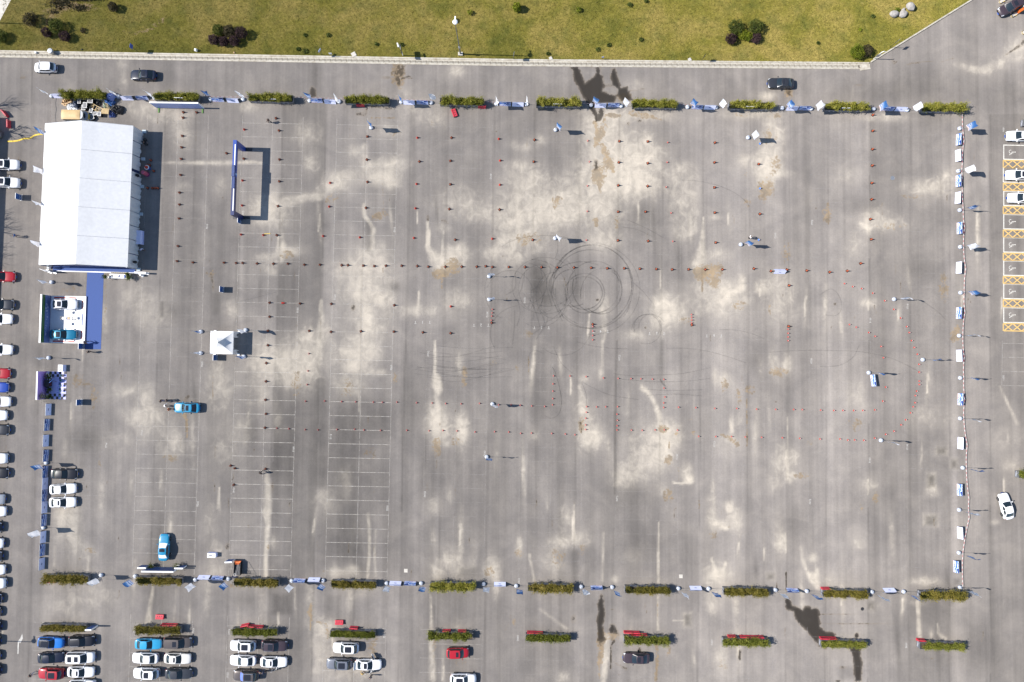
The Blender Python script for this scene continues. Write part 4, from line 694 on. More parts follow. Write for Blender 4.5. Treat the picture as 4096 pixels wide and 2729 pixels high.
    for x in (-xb + .02, xb + .06):
        for sg in (-1, 1):
            ty = MB(); rr = .335; y0, y1 = sg * (hw - .21), sg * (hw + .012); nn = 16
            ring = [[(x + r * math.cos(2 * math.pi * q / nn), y, .335 + r * math.sin(2 * math.pi * q / nn)) for q in range(nn)] for r, y in ((rr * .66, y1 - sg * .01), (rr * .95, y1), (rr, y1 - sg * .04), (rr, y0), (.0, y0))]
            ty.v = [p for g in ring for p in g]
            for i in range(4):
                for q in range(nn):
                    f = (i * nn + q, i * nn + (q + 1) % nn, (i + 1) * nn + (q + 1) % nn, (i + 1) * nn + q); ty.f.append(f if sg < 0 else tuple(reversed(f))); ty.m.append(0)
            ri = MB(); r2 = rr * .66
            for q in range(5):
                a = 2 * math.pi * q / 5; ri.box((x + r2 * .5 * math.cos(a), y1 - sg * .02, .335 + r2 * .5 * math.sin(a)), (r2 * 1.0, .03, .07), ry=-a)
            ri.add([(x + r2 * math.cos(2 * math.pi * q / nn), y1 - sg * .05, .335 + r2 * math.sin(2 * math.pi * q / nn)) for q in range(nn)], [tuple(range(nn)) if sg > 0 else tuple(range(nn - 1, -1, -1))])
            ar = MB(); ar.add([(x + .40 * math.cos(R(q * 15)), sg * (hw * .995 + .004), max(.2, .335 + .40 * math.sin(R(q * 15)))) for q in range(-3, 16)], [tuple(range(19)) if sg < 0 else tuple(range(18, -1, -1))])
            wheels.append((ty.mesh('tyre', True), ri.mesh('rim'), ar.mesh('wheel_arch')))
    out['wheels'] = wheels
    mir = []
    for sg in (-1, 1):
        q = MB(); q.box((c['xwb'] - .28, sg * (hw + .13), belt + .06), (.13, .24, .15), rz=sg * R(-14), taper=.75); q.box((c['xwb'] - .27, sg * (hw - .01), belt), (.07, .16, .05)); mir.append(q.mesh('mirror'))
    out['mirrors'] = mir
    q = MB(); q.box((L / 2 + .012, 0, .42), (.02, .46, .15)); q.box((L / 2 - .10, 0, .60), (.2, .72, .07)); out['grille'] = MB().box((L / 2 - .025, 0, .55), (.07, .95, .14)).mesh('grille')
    out['plate'] = [MB().box((L / 2 + .022, 0, .40), (.02, .44, .14), ry=R(-8)).mesh('number_plate'), MB().box((-L / 2 - .012, 0, .62), (.02, .44, .14)).mesh('number_plate')]
    q = []
    for sg in (-1, 1):
        r = MB(); r.tube([(lerp(c['xrt'], c['xwt'], .06), sg * (wr - .02), H - .05), (lerp(c['xrt'], c['xwt'], .12), sg * (wr - .02), H + .02), (lerp(c['xrt'], c['xwt'], .85), sg * (wr - .02), H + .02), (lerp(c['xrt'], c['xwt'], .92), sg * (wr - .02), H - .05)], .025, 5); q.append(r.mesh('roof_rail'))
    out['rails'] = q
    hd = []
    for sg in (-1, 1):
        for x in ((-.62, .32) if kind != 'hatch' else (-.3, .45)):
            hd.append(MB().box((x, sg * (hw + .012), belt - .10), (.2, .03, .035)).mesh('door_handle'))
    out['handles'] = hd
    return out
CP_ = {k: car_parts(k) for k in CAR}
PAINT = {}
def paint_mat(c, metal):
    key = (c, metal)
    if key not in PAINT:
        t = NT('car_paint'); t.b.inputs['Base Color'].default_value = rgba(c); t.b.inputs['Metallic'].default_value = metal; t.b.inputs['Roughness'].default_value = .32
        t.b.inputs['Coat Weight'].default_value = .45; t.b.inputs['Specular IOR Level'].default_value = .35; t.b.inputs['Coat Roughness'].default_value = .05
        n = t.noise(t.coord(), 1.5, 3); t.lk(t.vmul(c, t.mr(n, .3, .7, .95, 1.05)), t.b.inputs['Base Color'])
        PAINT[key] = t.mat
    return PAINT[key]
WHITE = (.74, .74, .75); BLACK = (.012, .013, .018); NAVY = (.008, .012, .028); GREY = (.035, .038, .046); SILVER = (.32, .34, .37); RED = (.33, .012, .022); TAUPE = (.10, .085, .08); PLUM = (.045, .032, .04)
def car(label, pos, rz, kind, c, sun=None, rails=False, metal=.0, roof=None, shade=None, group='cars in the car park', name=None, scale=1.0, plate=True, shades=None):
    P = CP_[kind]; pm = paint_mat(c, metal)
    o = thing(name or {'sedan': 'sedan_car', 'suv': 'suv_car', 'mpv': 'minivan', 'hatch': 'hatchback_car'}[kind], label, 'car', (pos.x, pos.y, pos.z), rz, group)
    o.scale = (scale, 1, 1)
    b = obj('body', P['body'], pm, o)
    for me_ in P['handles']: obj('door_handle', me_, M['chrome'], b)
    obj('grille', P['grille'], M['black'], b)
    obj('cabin', P['cabin'], pm, o); r = obj('roof', P['roof'], paint_mat(roof, metal) if roof else pm, o)
    for s in (sun or ()): obj('sunroof', P['sun_' + s], M['sunroof'], r)
    if rails:
        for me_ in P['rails']: obj('roof_rail', me_, M['chrome'], r)
    obj('windscreen', P['windscreen'], M[shade] if shade else M['glass'], o); obj('rear_window', P['rear_window'], M[shades] if shades else M['glass'], o)
    for me_ in P['side_window']: obj('side_window', me_, M['glass'], o)
    for ty, ri, ar in P['wheels']:
        w = obj('wheel', ty, M['tyre'], o); obj('rim', ri, M['rim'], w); obj('wheel_arch', ar, M['black'], b)
    for me_ in P['mirrors']: obj('mirror', me_, pm, o)
    for me_ in P['headlight']: obj('headlight', me_, M['lamp'], o)
    for me_ in P['tail_light']: obj('tail_light', me_, M['tail'], o)
    if plate:
        for me_ in P['plate']: obj('number_plate', me_, M['plateblue'], o)
    return o
def ctr(i, j, x, y, h=.9): p = T(i, j, x, y, h); return Vector((p.x, p.y, 0))
M['posterwhite'] = mat('white_poster', (.74, .74, .78), .6, var=.03); M['sunshade'] = mat('blue_sunshade', (.10, .16, .52), .5)
E, Wst = GA, math.pi + GA
car('small white hatchback driving left on the road at the upper left', ctr(0,0,410,618), Wst + R(.5), 'hatch', WHITE)
car('dark navy sedan driving left on the road behind the white hatchback', ctr(0,0,1313,687), Wst, 'sedan', NAVY, ('mid',))
car('dark grey sedan driving left on the road at the upper right, with sunroof', ctr(3,0,122,762), Wst, 'sedan', GREY, ('small',), metal=.3)
car('dark plum car at the barrier in the upper right corner', ctr(3,0,2245,55), math.atan2(-.47, -.88), 'mpv', PLUM, ('small',))
car('white car nose to the left at the right edge, above the disabled bays', ctr(3,0,2318,1248), Wst, 'sedan', WHITE)
car('white car in the second disabled bay from the top', ctr(3,1,2313,40), Wst, 'sedan', WHITE, ('mid',))
car('white car in the third disabled bay from the top', ctr(3,1,2332,250), Wst, 'sedan', WHITE)
car('white sedan driving up the lane at the lower right edge', ctr(3,2,2197,1522), math.atan2(243, -55), 'sedan', WHITE)
left = [(0,0,185,1520,WHITE,'suv','white',('big',)), (0,1,190,115,WHITE,'suv','white',('big',)), (0,1,143,978,RED,'sedan','red',()), (0,1,130,1235,GREY,'sedan','dark grey',()), (0,1,118,1368,WHITE,'sedan','white',()), (0,2,120,80,WHITE,'sedan','white',()), (0,2,97,300,RED,'sedan','red',()), (0,2,83,428,(.02,.06,.32),'sedan','deep blue',()),
        (0,2,102,560,WHITE,'sedan','white',()), (0,2,70,687,WHITE,'sedan','white',()), (0,2,87,818,GREY,'sedan','dark grey',()), (0,2,77,1080,WHITE,'suv','white',()), (0,2,82,1215,BLACK,'sedan','black',()), (0,2,48,1455,SILVER,'sedan','silver',()), (0,2,60,1568,WHITE,'sedan','white',()),
        (0,3,20,145,GREY,'suv','dark grey',()), (0,3,35,292,WHITE,'sedan','white',()), (0,3,22,413,TAUPE,'suv','taupe',()), (0,3,52,537,WHITE,'sedan','white',()), (0,3,60,660,WHITE,'suv','white',()), (0,3,18,802,NAVY,'sedan','navy',()), (0,3,10,927,BLACK,'sedan','black',()), (0,3,10,1060,NAVY,'suv','navy',()), (0,3,6,1187,GREY,'suv','dark grey',()), (0,3,4,1330,BLACK,'sedan','black',()), (0,3,8,1462,NAVY,'suv','navy',())]
for k, (i, j, x, y, c, kd, nm, sr) in enumerate(left):
    f = ctr(i, j, x, y, .6); car(f'{nm} car cut by the left edge, {ORD[k + 1]} parked car from the top', f - U * CAR[kd]['L'] / 2, E + R(random.uniform(-1.5, 1.5)), kd, c, sr, group='cars parked along the left edge', metal=.3 if c in (SILVER, GREY) else 0)
TEAL = (.010, .16, .28); SKYB = (.014, .20, .36)
car('black sedan parked beside the left banner boards, above two white sedans', ctr(0,2,583,1225), E, 'sedan', BLACK)
car('white sedan between the black sedan and another white one, beside the left boards', ctr(0,2,573,1363), E + R(4), 'sedan', WHITE)
car('white sedan with small sunroof, lowest of the three parked beside the banner boards', ctr(0,2,570,1486), E + R(2), 'sedan', WHITE, ('small',))
car('sky blue car on the lot with people standing at its nose', ctr(0,2,1714,616), Wst, 'sedan', SKYB, ('mid',), shades='sunroof')
b_ = car('sky blue car parked nose up with white posters on its windows', ctr(0,3,1503,333), R(90) + GA, 'sedan', SKYB, ('mid',), shade='posterwhite', shades='posterwhite')
low = [(0,3,465,1208,(.02,.16,.52),'suv',E-R(2),('big',),True,BLACK,'bright blue SUV with black roof at the left end of the lower parking rows'), (0,3,745,1195,BLACK,'suv',E+R(2),(),True,None,'black SUV with bright roof rails beside the blue SUV'), (0,3,465,1350,NAVY,'sedan',E+R(3),(),False,None,'dark sedan parked below the blue SUV with black roof'),
       (0,3,735,1345,WHITE,'mpv',E+R(1),('small','back'),False,None,'white minivan with two sunroofs below the black SUV'), (0,3,465,1494,RED,'suv',Wst,('big',),False,None,'red SUV with large sunroof, person standing at its nose'), (0,3,738,1480,WHITE,'sedan',E,('small',),False,None,'white sedan with small sunroof right of the red SUV'), (0,3,752,1602,WHITE,'suv',E,(),False,None,'white car cut by the bottom edge below the white sedan'),
       (0,3,1360,1223,(.03,.28,.50),'sedan',E,(),False,None,'light blue sedan in the second group of parked cars from the left'), (0,3,1632,1207,TAUPE,'mpv',E,('small',),False,None,'taupe minivan right of the light blue sedan'), (0,3,1330,1354,WHITE,'sedan',Wst,(),False,None,'white sedan parked below the light blue sedan'), (0,3,1628,1357,(.66,.64,.60),'sedan',E+R(-1),('small',),False,None,'pearl white sedan below the taupe minivan'),
       (0,3,1340,1492,WHITE,'suv',Wst,('mid',),False,None,'white SUV with dark sunroof at the bottom of the second group'), (0,3,1637,1497,GREY,'sedan',E+R(1),(),False,None,'dark grey sedan at the bottom of the second group'), (0,3,2232,1237,WHITE,'suv',Wst,('big',),False,None,'white SUV with large black sunroof in the third group'), (0,3,2230,1375,WHITE,'sedan',Wst,(),False,None,'white sedan without sunroof in the third group'),
       (0,3,2258,1512,TAUPE,'suv',Wst,('big',),True,None,'brown SUV with bright blue sunshade in its windscreen'), (1,3,167,1237,PLUM,'suv',E+R(-1),('mid',),True,None,'dark plum SUV with roof rails in the third group'), (1,3,160,1388,WHITE,'sedan',E,('small',),False,None,'white sedan with its rear doors open in the third group'), (1,3,825,1257,WHITE,'suv',Wst,('big',),False,None,'white SUV with dark sunroof alone at the top of the fourth group'),
       (1,3,765,1405,(.16,.17,.20),'suv',Wst,('big',),False,None,'dark silver SUV with large sunroof in the fourth group'), (1,3,1030,1413,WHITE,'sedan',E,('mid',),False,None,'white sedan with doors and boot open in the fourth group'), (1,3,1855,1305,RED,'hatch',E-R(-2),('small',),False,None,'red car parked alone in the fifth block'), (1,3,1905,1547,WHITE,'suv',E,('big',),False,None,'white SUV cut by the bottom edge below the red car'), (2,3,1145,1355,PLUM,'sedan',Wst,('mid',),False,None,'dark plum sedan parked alone near the wet streak')]
for (i, j, x, y, c, kd, rz, sr, rails, roof, lab) in low:
    o = car(lab, ctr(i, j, x, y), rz, kd, c, sr, rails, roof=roof, shade='sunshade' if 'sunshade' in lab else None, metal=.3 if c[0] in (.16, .10, .06) else 0, group='cars parked in the lower rows')
    if 'doors' in lab:
        c_ = CAR[kd]; hw = c_['W'] / 2
        for (x0, sg, an) in (((.55, 1, 60), (-.5, -1, 60), (.5, -1, 42)) if 'boot' in lab else ((-.35, -1, 55), (.55, -1, 30))):
            q = MB(); q.box((-.5, 0, .55), (1.0, .07, .62)); q.box((-.45, 0, 1.05), (.8, .04, .36), 1)
            obj('door', q, [paint_mat(c, 0), M['glass']], o, (x0 + .5, sg * (hw + .02), 0), (0, 0, R(-an * sg)))
        if 'boot' in lab:
            q = MB(); q.box((-.24, 0, .0), (.5, 1.3, .05), ry=R(0)); obj('boot_lid', q, paint_mat(c, 0), o, (-c_['L'] / 2 + .30, 0, 1.28), (0, R(55), 0))
# old painted van beside the heap of crates
def old_van(pos, rz):
    o = thing('vintage_van', 'old van with tan roof, grey sides and yellow nose beside the heap of crates', 'van', pos, rz)
    L, Wd = 4.5, 1.85
    def shell(name, z0, z1, w0, w1, x0, x1, fr, mt, n=14):
        m = MB(); rings = []
        for z, w, xa, xb, f in ((z0, w0, x0, x1, fr), (lerp(z0, z1, .6), lerp(w0, w1, .4), x0, lerp(x1, x1 - .1, .5), fr), (z1, w1, x0 + .06, x1 - .12, fr * 1.1)):
            ring = [(xa, -w * .8, z), (xa + .08, -w, z)]
            for q in range(n + 1):
                a = -math.pi / 2 + math.pi * q / n; ring.append((xb - fr + f * math.cos(a) * 1.0, w * math.copysign(abs(math.sin(a)) ** .75, math.sin(a)), z))
            ring += [(xa + .08, w, z), (xa, w * .8, z)]; rings.append(ring)
        k = len(rings[0]); m.v = [p for r_ in rings for p in r_]
        for i in range(2):
            for q in range(k): m.f.append((i * k + q, i * k + (q + 1) % k, (i + 1) * k + (q + 1) % k, (i + 1) * k + q)); m.m.append(0)
        m.f.append(tuple(2 * k + q for q in range(k))); m.m.append(0)
        return obj(name, m.mesh(name, False), mt, o)
    shell('body', .32, .98, .92, .92, -2.2, 2.25, .75, mat('van_grey', (.30, .31, .32), .5, var=.2)); shell('cab_wall', .98, 1.62, .88, .80, -2.15, 1.72, .5, mat('van_grey_upper', (.38, .39, .40), .5, var=.15))
    m = MB()
    for i in range(12):
        for j in range(9):
            x = -2.2 + i / 11 * 3.35; s = j / 4 - 1; e = min(1, min(i, 11 - i) / 1.6); m.v.append((x, s * .86, 1.62 + .20 * (1 - abs(s) ** 2.5) * (.35 + .65 * e)))
    for i in range(11):
        for j in range(8): m.f.append((i * 9 + j, (i + 1) * 9 + j, (i + 1) * 9 + j + 1, i * 9 + j + 1)); m.m.append(0)
    obj('roof', m.mesh('roof', True), mat('van_tan', (.50, .35, .17), .6, var=.12), o)
    m = MB(); n = 10
    for q in range(n):
        a0, a1 = R(-80 + 160 * q / n), R(-80 + 160 * (q + 1) / n)
        m.quad(*[(1.20 + .46 * math.cos(a) + dx, .82 * math.sin(a), z) for a, z, dx in ((a0, 1.02, .09), (a1, 1.02, .09), (a1, 1.56, 0), (a0, 1.56, 0))])
    obj('windscreen', m, M['glass'], o)
    m = MB(); 
    for q in range(12):
        a0, a1 = R(-85 + 170 * q / 12), R(-85 + 170 * (q + 1) / 12)
        m.quad(*[(1.50 + .78 * math.cos(a) * k, .935 * math.sin(a), z) for a, z, k in ((a0, .35, 1.0), (a1, .35, 1.0), (a1, .99, .92), (a0, .99, .92))])
        m.add([(1.50 + .72 * math.cos(a0), .86 * math.sin(a0), .995), (1.50 + .72 * math.cos(a1), .86 * math.sin(a1), .995), (1.60, 0, 1.03)], [(0, 1, 2)], 1)
    obj('nose', m, [mat('van_yellow', (.52, .38, .05), .55, var=.25), mat('van_bonnet', (.33, .34, .36), .4)], o)
    for sg in (-1, 1):
        for x0 in (-2.0, -1.2, -.4, .4): obj('side_window', MB().box((x0 + .35, sg * .87, 1.3), (.66, .02, .42), rx=sg * R(7)), M['glass'], o)
        for x in (-1.35, 1.25): obj('wheel', MB().tube([(x, sg * .75, .32), (x, sg * .95, .32)], .32, 14), M['tyre'], o)
        obj('headlight', MB().lathe([(.0, .02), (.11, .0), (.12, -.05)], 12, (2.08, sg * .55, .72)), M['lamp'], o)
p = T(0, 0, 690, 1062, 1.2); old_van(Vector((p.x, p.y, 0)), GA)
# ------------------------------------------------------------------ leaves
def leaf_mat(name, c1, c2, c3):
    t = NT(name); oi = t.n.new('ShaderNodeObjectInfo'); va = t.n.new('ShaderNodeVectorMath'); va.operation = 'ADD'; t.lk(t.coord(), va.inputs[0]); t.lk(t.math('MULTIPLY', oi.outputs['Random'], 90.0), va.inputs[1])
    n = t.noise(va.outputs[0], 1.1, 5, .65); n2 = t.noise(t.coord(), 14, 2); n = t.math('ADD', n, t.mr(oi.outputs['Random'], 0, 1, -.08, .08))
    c = t.ramp(n, [(.3, c1), (.5, c2), (.72, c3)]); c = t.vmul(c, t.mr(n2, .3, .7, .75, 1.25)); t.lk(c, t.b.inputs['Base Color'])
    t.b.inputs['Roughness'].default_value = .7; t.b.inputs['Specular IOR Level'].default_value = .2
    tr = t.n.new('ShaderNodeBsdfTranslucent'); t.lk(c, tr.inputs[0]); mx = t.n.new('ShaderNodeMixShader'); mx.inputs[0].default_value = .25
    t.lk(t.b.outputs[0], mx.inputs[1]); t.lk(tr.outputs[0], mx.inputs[2]); t.lk(mx.outputs[0], t.out.inputs[0]); return t.mat
M['bamboo'] = leaf_mat('bamboo_leaves', (.11, .125, .016), (.25, .245, .038), (.40, .36, .08))
M['bambooy'] = leaf_mat('yellowing_bamboo_leaves', (.10, .095, .018), (.22, .185, .036), (.36, .28, .08))
M['bamboog'] = leaf_mat('fresh_bamboo_leaves', (.08, .10, .014), (.17, .185, .028), (.30, .29, .06))
M['plum'] = leaf_mat('purple_shrub_leaves', (.03, .016, .018), (.06, .035, .036), (.10, .06, .058))
M['shrub'] = leaf_mat('green_shrub_leaves', (.04, .055, .011), (.08, .10, .018), (.15, .16, .035))
M['shrubdry'] = leaf_mat('dry_shrub_leaves', (.03, .026, .014), (.065, .055, .028), (.12, .095, .05))
M['shrubyel'] = leaf_mat('yellow_green_leaves', (.09, .12, .010), (.17, .20, .015), (.26, .27, .03))
M['weed'] = leaf_mat('weed_leaves', (.055, .08, .018), (.09, .115, .024), (.14, .15, .035))
M['twig'] = mat('twigs', (.05, .04, .03), .9)
def leaves(pts, size, rng, up=.4, aspect=2.2):
    """one leaf-sized face at each point"""
    n = len(pts); d = rng.normal(size=(n, 3)); d[:, 2] = np.abs(d[:, 2]) * .6 + up * rng.random(n); d /= np.linalg.norm(d, axis=1)[:, None]
    a = np.cross(d, rng.normal(size=(n, 3))); a /= np.linalg.norm(a, axis=1)[:, None] + 1e-9; b = np.cross(d, a)
    s = size * rng.uniform(.6, 1.4, n)[:, None]; P = np.asarray(pts)
    v = np.stack([P - a * s * aspect / 2, P + b * s / 2, P + a * s * aspect / 2, P - b * s / 2], 1).reshape(-1, 3)
    return v
def leaf_mesh(name, v):
    n = len(v) // 4; me_ = bpy.data.meshes.new(name); me_.vertices.add(len(v)); me_.vertices.foreach_set('co', v.astype(np.float32).ravel())
    me_.loops.add(len(v)); me_.loops.foreach_set('vertex_index', np.arange(len(v), dtype=np.int32)); me_.polygons.add(n); me_.polygons.foreach_set('loop_start', np.arange(0, len(v), 4, dtype=np.int32)); me_.update(calc_edges=True); return me_

# ------------------------------------------------------------------ planters with bamboo hedges
PLL, PLW, PLH = 7.9, 1.15, 1.0
t = NT('planter_print'); n = t.noise(t.mapping(t.coord(), (1.4, 1.4, 5)), 1.0, 4, .6); c = t.ramp(n, [(.42, (.08, .082, .09)), (.55, (.14, .145, .16)), (.66, (.34, .35, .40))]); t.lk(c, t.b.inputs['Base Color']); M['planter'] = t.mat
M['planterin'] = mat('planter_edge', (.09, .09, .095), .6); M['plprint'] = mat('planter_white_print', (.45, .46, .50), .6)
pb = MB(); w2, l2 = PLW / 2, PLL / 2
pb.box((0, -w2, PLH / 2), (PLL, .05, PLH)); pb.box((0, w2, PLH / 2), (PLL, .05, PLH)); pb.box((-l2, 0, PLH / 2), (.05, PLW - .05, PLH)); pb.box((l2, 0, PLH / 2), (.05, PLW - .05, PLH))
planter_me = pb.mesh('planter_box'); rim = MB()
for a_ in ((0, -w2, PLL + .1, .07), (0, w2, PLL + .1, .07)): rim.box((a_[0], a_[1], PLH + .015), (a_[2], a_[3], .03))
for x in (-l2, l2): rim.box((x, 0, PLH + .015), (.07, PLW - .08, .03))
rim_me = rim.mesh('rim'); soil_me = MB().box((0, 0, PLH - .14), (PLL - .08, PLW - .08, .06)).mesh('soil')
# the drawing on each long side: a car outline at both ends and a line of large letters in the middle
pr = MB()
for sg in (-1, 1):
    y = sg * (w2 + .032)
    for cx in (-2.5, 2.5):
        P_ = [(-.6, .42), (-.45, .55), (-.25, .68), (.2, .68), (.4, .55), (.65, .48), (.68, .38)]
        for (x0, z0), (x1, z1) in zip(P_[:-1], P_[1:]):
            L_s = math.hypot(x1 - x0, z1 - z0); pr.box((cx + (x0 + x1) / 2, y, (z0 + z1) / 2), (L_s, .01, .06), ry=-math.atan2(z1 - z0, x1 - x0))
        for wx in (-.35, .38): pr.tube([(cx + wx, y - .004, .36), (cx + wx, y + .004, .36)], .12, 10)
    for k in range(6):
        x = -1.0 + k * .4
        if k % 2 == 0:
            pr.box((x - .10, y, .52), (.05, .01, .36)); pr.box((x + .02, y, .68), (.2, .01, .05)); pr.box((x + .02, y, .36), (.2, .01, .05)); pr.box((x + .12, y, .52), (.05, .01, .28))
        else:
            pr.box((x - .06, y, .52), (.05, .01, .4), ry=R(18)); pr.box((x + .06, y, .52), (.05, .01, .4), ry=R(-18)); pr.box((x, y, .47), (.14, .01, .05))
print_me = pr.mesh('side_print')
def hedge_mesh(seed, height, dens, spill):
    rng = np.random.default_rng(seed); n = int(9500 * dens); gap = rng.uniform(-PLL / 2, PLL / 2, 2)
    stems = rng.uniform([-PLL / 2 + .15, -PLW / 2 + .12], [PLL / 2 - .15, PLW / 2 - .12], (110, 2)); hs = height * rng.uniform(.55, 1.15, 110) * (1 + .16 * np.sin(stems[:, 0] * 2.1 + seed))
    hs = hs * np.clip(.45 + np.minimum(np.abs(stems[:, 0] - gap[0]), np.abs(stems[:, 0] - gap[1])) * 1.1, .45, 1)
    lean = rng.normal(0, .16, (110, 2)) + np.stack([np.zeros(110), stems[:, 1] * spill], 1)
    k = rng.integers(0, 110, n); f = rng.random(n) ** .65
    z = PLH - .1 + hs[k] * f; spread = .10 + .22 * f
    x = stems[k, 0] + lean[k, 0] * f + rng.normal(0, 1, n) * spread * .8; y = stems[k, 1] + lean[k, 1] * f + rng.normal(0, 1, n) * spread * .62
    droop = rng.random(n) < .10; z[droop] -= .35; y[droop] *= 1.25
    x = np.clip(x, -PLL / 2 - .25, PLL / 2 + .25)
    v = leaves(np.stack([x, y, z], 1), .075, rng, .3, 2.7); me_ = leaf_mesh('bamboo_foliage', v)
    m = MB()
    for q in range(0, 110, 2): m.tube([(stems[q, 0], stems[q, 1], PLH - .12), (stems[q, 0] + lean[q, 0], stems[q, 1] + lean[q, 1], PLH - .1 + hs[q])], [.014, .005], 4, cap=False)
    return me_, m.mesh('bamboo_stems')
HM = {'top': [hedge_mesh(s, 1.35, 1.3, .25) for s in (1, 2, 3, 11, 12)], 'mid': [hedge_mesh(s, .85, 1.05, .35) for s in (4, 5, 6, 14, 15)], 'low': [hedge_mesh(s, .62, .9, .25) for s in (7, 8, 9, 17, 18)]}
def hedge(label, pos, rz, row, k, mt, length=1.0, group='planter hedges in rows'):
    o = thing('planter_hedge', label, 'hedge', pos, rz, group); o.scale = (length, 1, 1)
    b = obj('planter_box', planter_me, M['planter'], o); obj('rim', rim_me, M['planterin'], b); obj('side_print', print_me, M['plprint'], b); obj('soil', soil_me, M['soil'], o)
    f, s = HM[row][(k * 3 + 1) % 5]; rz2 = math.pi if k % 2 else 0; sc2 = (random.uniform(.96, 1.02), random.uniform(.85, 1.08), random.uniform(.90, 1.06))
    for nm_, me2, mt2 in (('foliage', f, M[mt]), ('stems', s, M['twig'])): q = obj(nm_, me2, mt2, o, (0, 0, PLH * (1 - sc2[2])), (0, 0, rz2)); q.scale = sc2
    return o
top = [(0,0,610,1005,923), (0,0,1435,1860,938), (0,0,2305,2714,950), (1,0,836,1231,968), (1,0,1697,2096,980), (2,0,224,622,993), (2,0,1102,1500,1006), (2,0,1980,2382,1017), (3,0,497,900,1030), (3,0,1382,1786,1041)]
mid = [(0,3,445,838,570), (0,3,1295,1700,587), (0,3,2182,2574,603), (1,3,712,1110,620), (1,3,1612,2013,638), (2,3,150,553,655), (2,3,1035,1440,672), (2,3,1935,2338,688), (3,3,480,895,707), (3,3,1370,1778,719)]
lowr = [(0,3,412,825,1019), (0,3,1280,1685,1038), (0,3,2162,2565,1056), (1,3,700,1103,1074), (1,3,1592,1995,1092), (2,3,130,535,1110), (2,3,1025,1430,1130), (2,3,1928,2335,1147), (3,3,468,875,1165), (3,3,1362,1780,1183)]
for k, (i, j, x0, x1, y) in enumerate(top):
    a_, b_ = T(i, j, x0, y), T(i, j, x1, y + (x1 - x0) * .0187); c_ = (a_ + b_) / 2 + V * PLW / 2
    hedge(f'green bamboo hedge in a grey planter, {ORD[k + 1]} from the left in the upper row', c_, GA, 'top', k, 'bamboo')
for k, (i, j, x0, x1, y) in enumerate(mid):
    a_, b_ = T(i, j, x0, y), T(i, j, x1, y + (x1 - x0) * .0187); c_ = (a_ + b_) / 2 - V * PLW / 2
    hedge(f'yellowing bamboo hedge in a planter, {ORD[k + 1]} from the left in the middle row', c_, GA, 'mid', k, 'bambooy' if k not in (4,) else 'bamboo')
for k, (i, j, x0, x1, y) in enumerate(lowr):
    a_, b_ = T(i, j, x0, y), T(i, j, x1, y + (x1 - x0) * .0187); c_ = (a_ + b_) / 2 - V * PLW / 2
    hedge(f'low green hedge in a planter, {ORD[k + 1]} from the left in the bottom row', c_, GA, 'low', k, 'bambooy' if k < 2 else 'bamboog')
p = T(3, 0, 2320, 1172); hedge('planter hedge cut by the right edge beside the white car', p + U * PLL / 2 + V * .6, GA, 'low', 1, 'bamboog')
p = T(3, 2, 2270, 1190); hedge('planter hedge cut by the right edge above the white sedan', p + U * PLL / 2 - V * .6, GA, 'mid', 2, 'bamboog')
p = T(0, 0, 30, 1275); hedge('planter hedge cut by the left edge below the red barriers', p - U * PLL / 2 + V * .6, GA, 'low', 2, 'bamboog')

# ------------------------------------------------------------------ shrubs on the lawn
def shrub(label, pos, r, h, mt, seed, n=1500, leaf=.09, shape='ball', name='round_shrub', group='shrubs on the lawn'):
    rng = np.random.default_rng(seed); d = rng.normal(size=(n, 3)); d /= np.linalg.norm(d, axis=1)[:, None]
    lump = 1 + .16 * np.sin(d[:, 0] * 5 + seed) * np.sin(d[:, 1] * 6 + 1) + .10 * np.sin(d[:, 2] * 9 + seed * 2)
    rad = lump * rng.uniform(.45, 1.05, n) ** .5
    P = d * rad[:, None] * np.array([r, r, h / 2]) + np.array([0, 0, h / 2 + .06]); P = P[P[:, 2] > .03]
    o = thing(name, label, 'shrub', pos, random.uniform(0, 6), group)
    obj('foliage', leaf_mesh('foliage', leaves(P, leaf, rng, .5, 1.7)), M[mt], o)
    m = MB()
    for q in range(7):
        a = q * .9; m.tube([(0, 0, 0), (r * .35 * math.cos(a), r * .35 * math.sin(a), h * .4), (r * .75 * math.cos(a), r * .75 * math.sin(a), h * .72)], [.03, .02, .008], 5, cap=False)
    obj('branches', m, M['twig'], o); return o
def lawn_pt(i, j, x, y, h=0): p = T(i, j, x, y, h); return Vector((p.x, p.y, LZ))
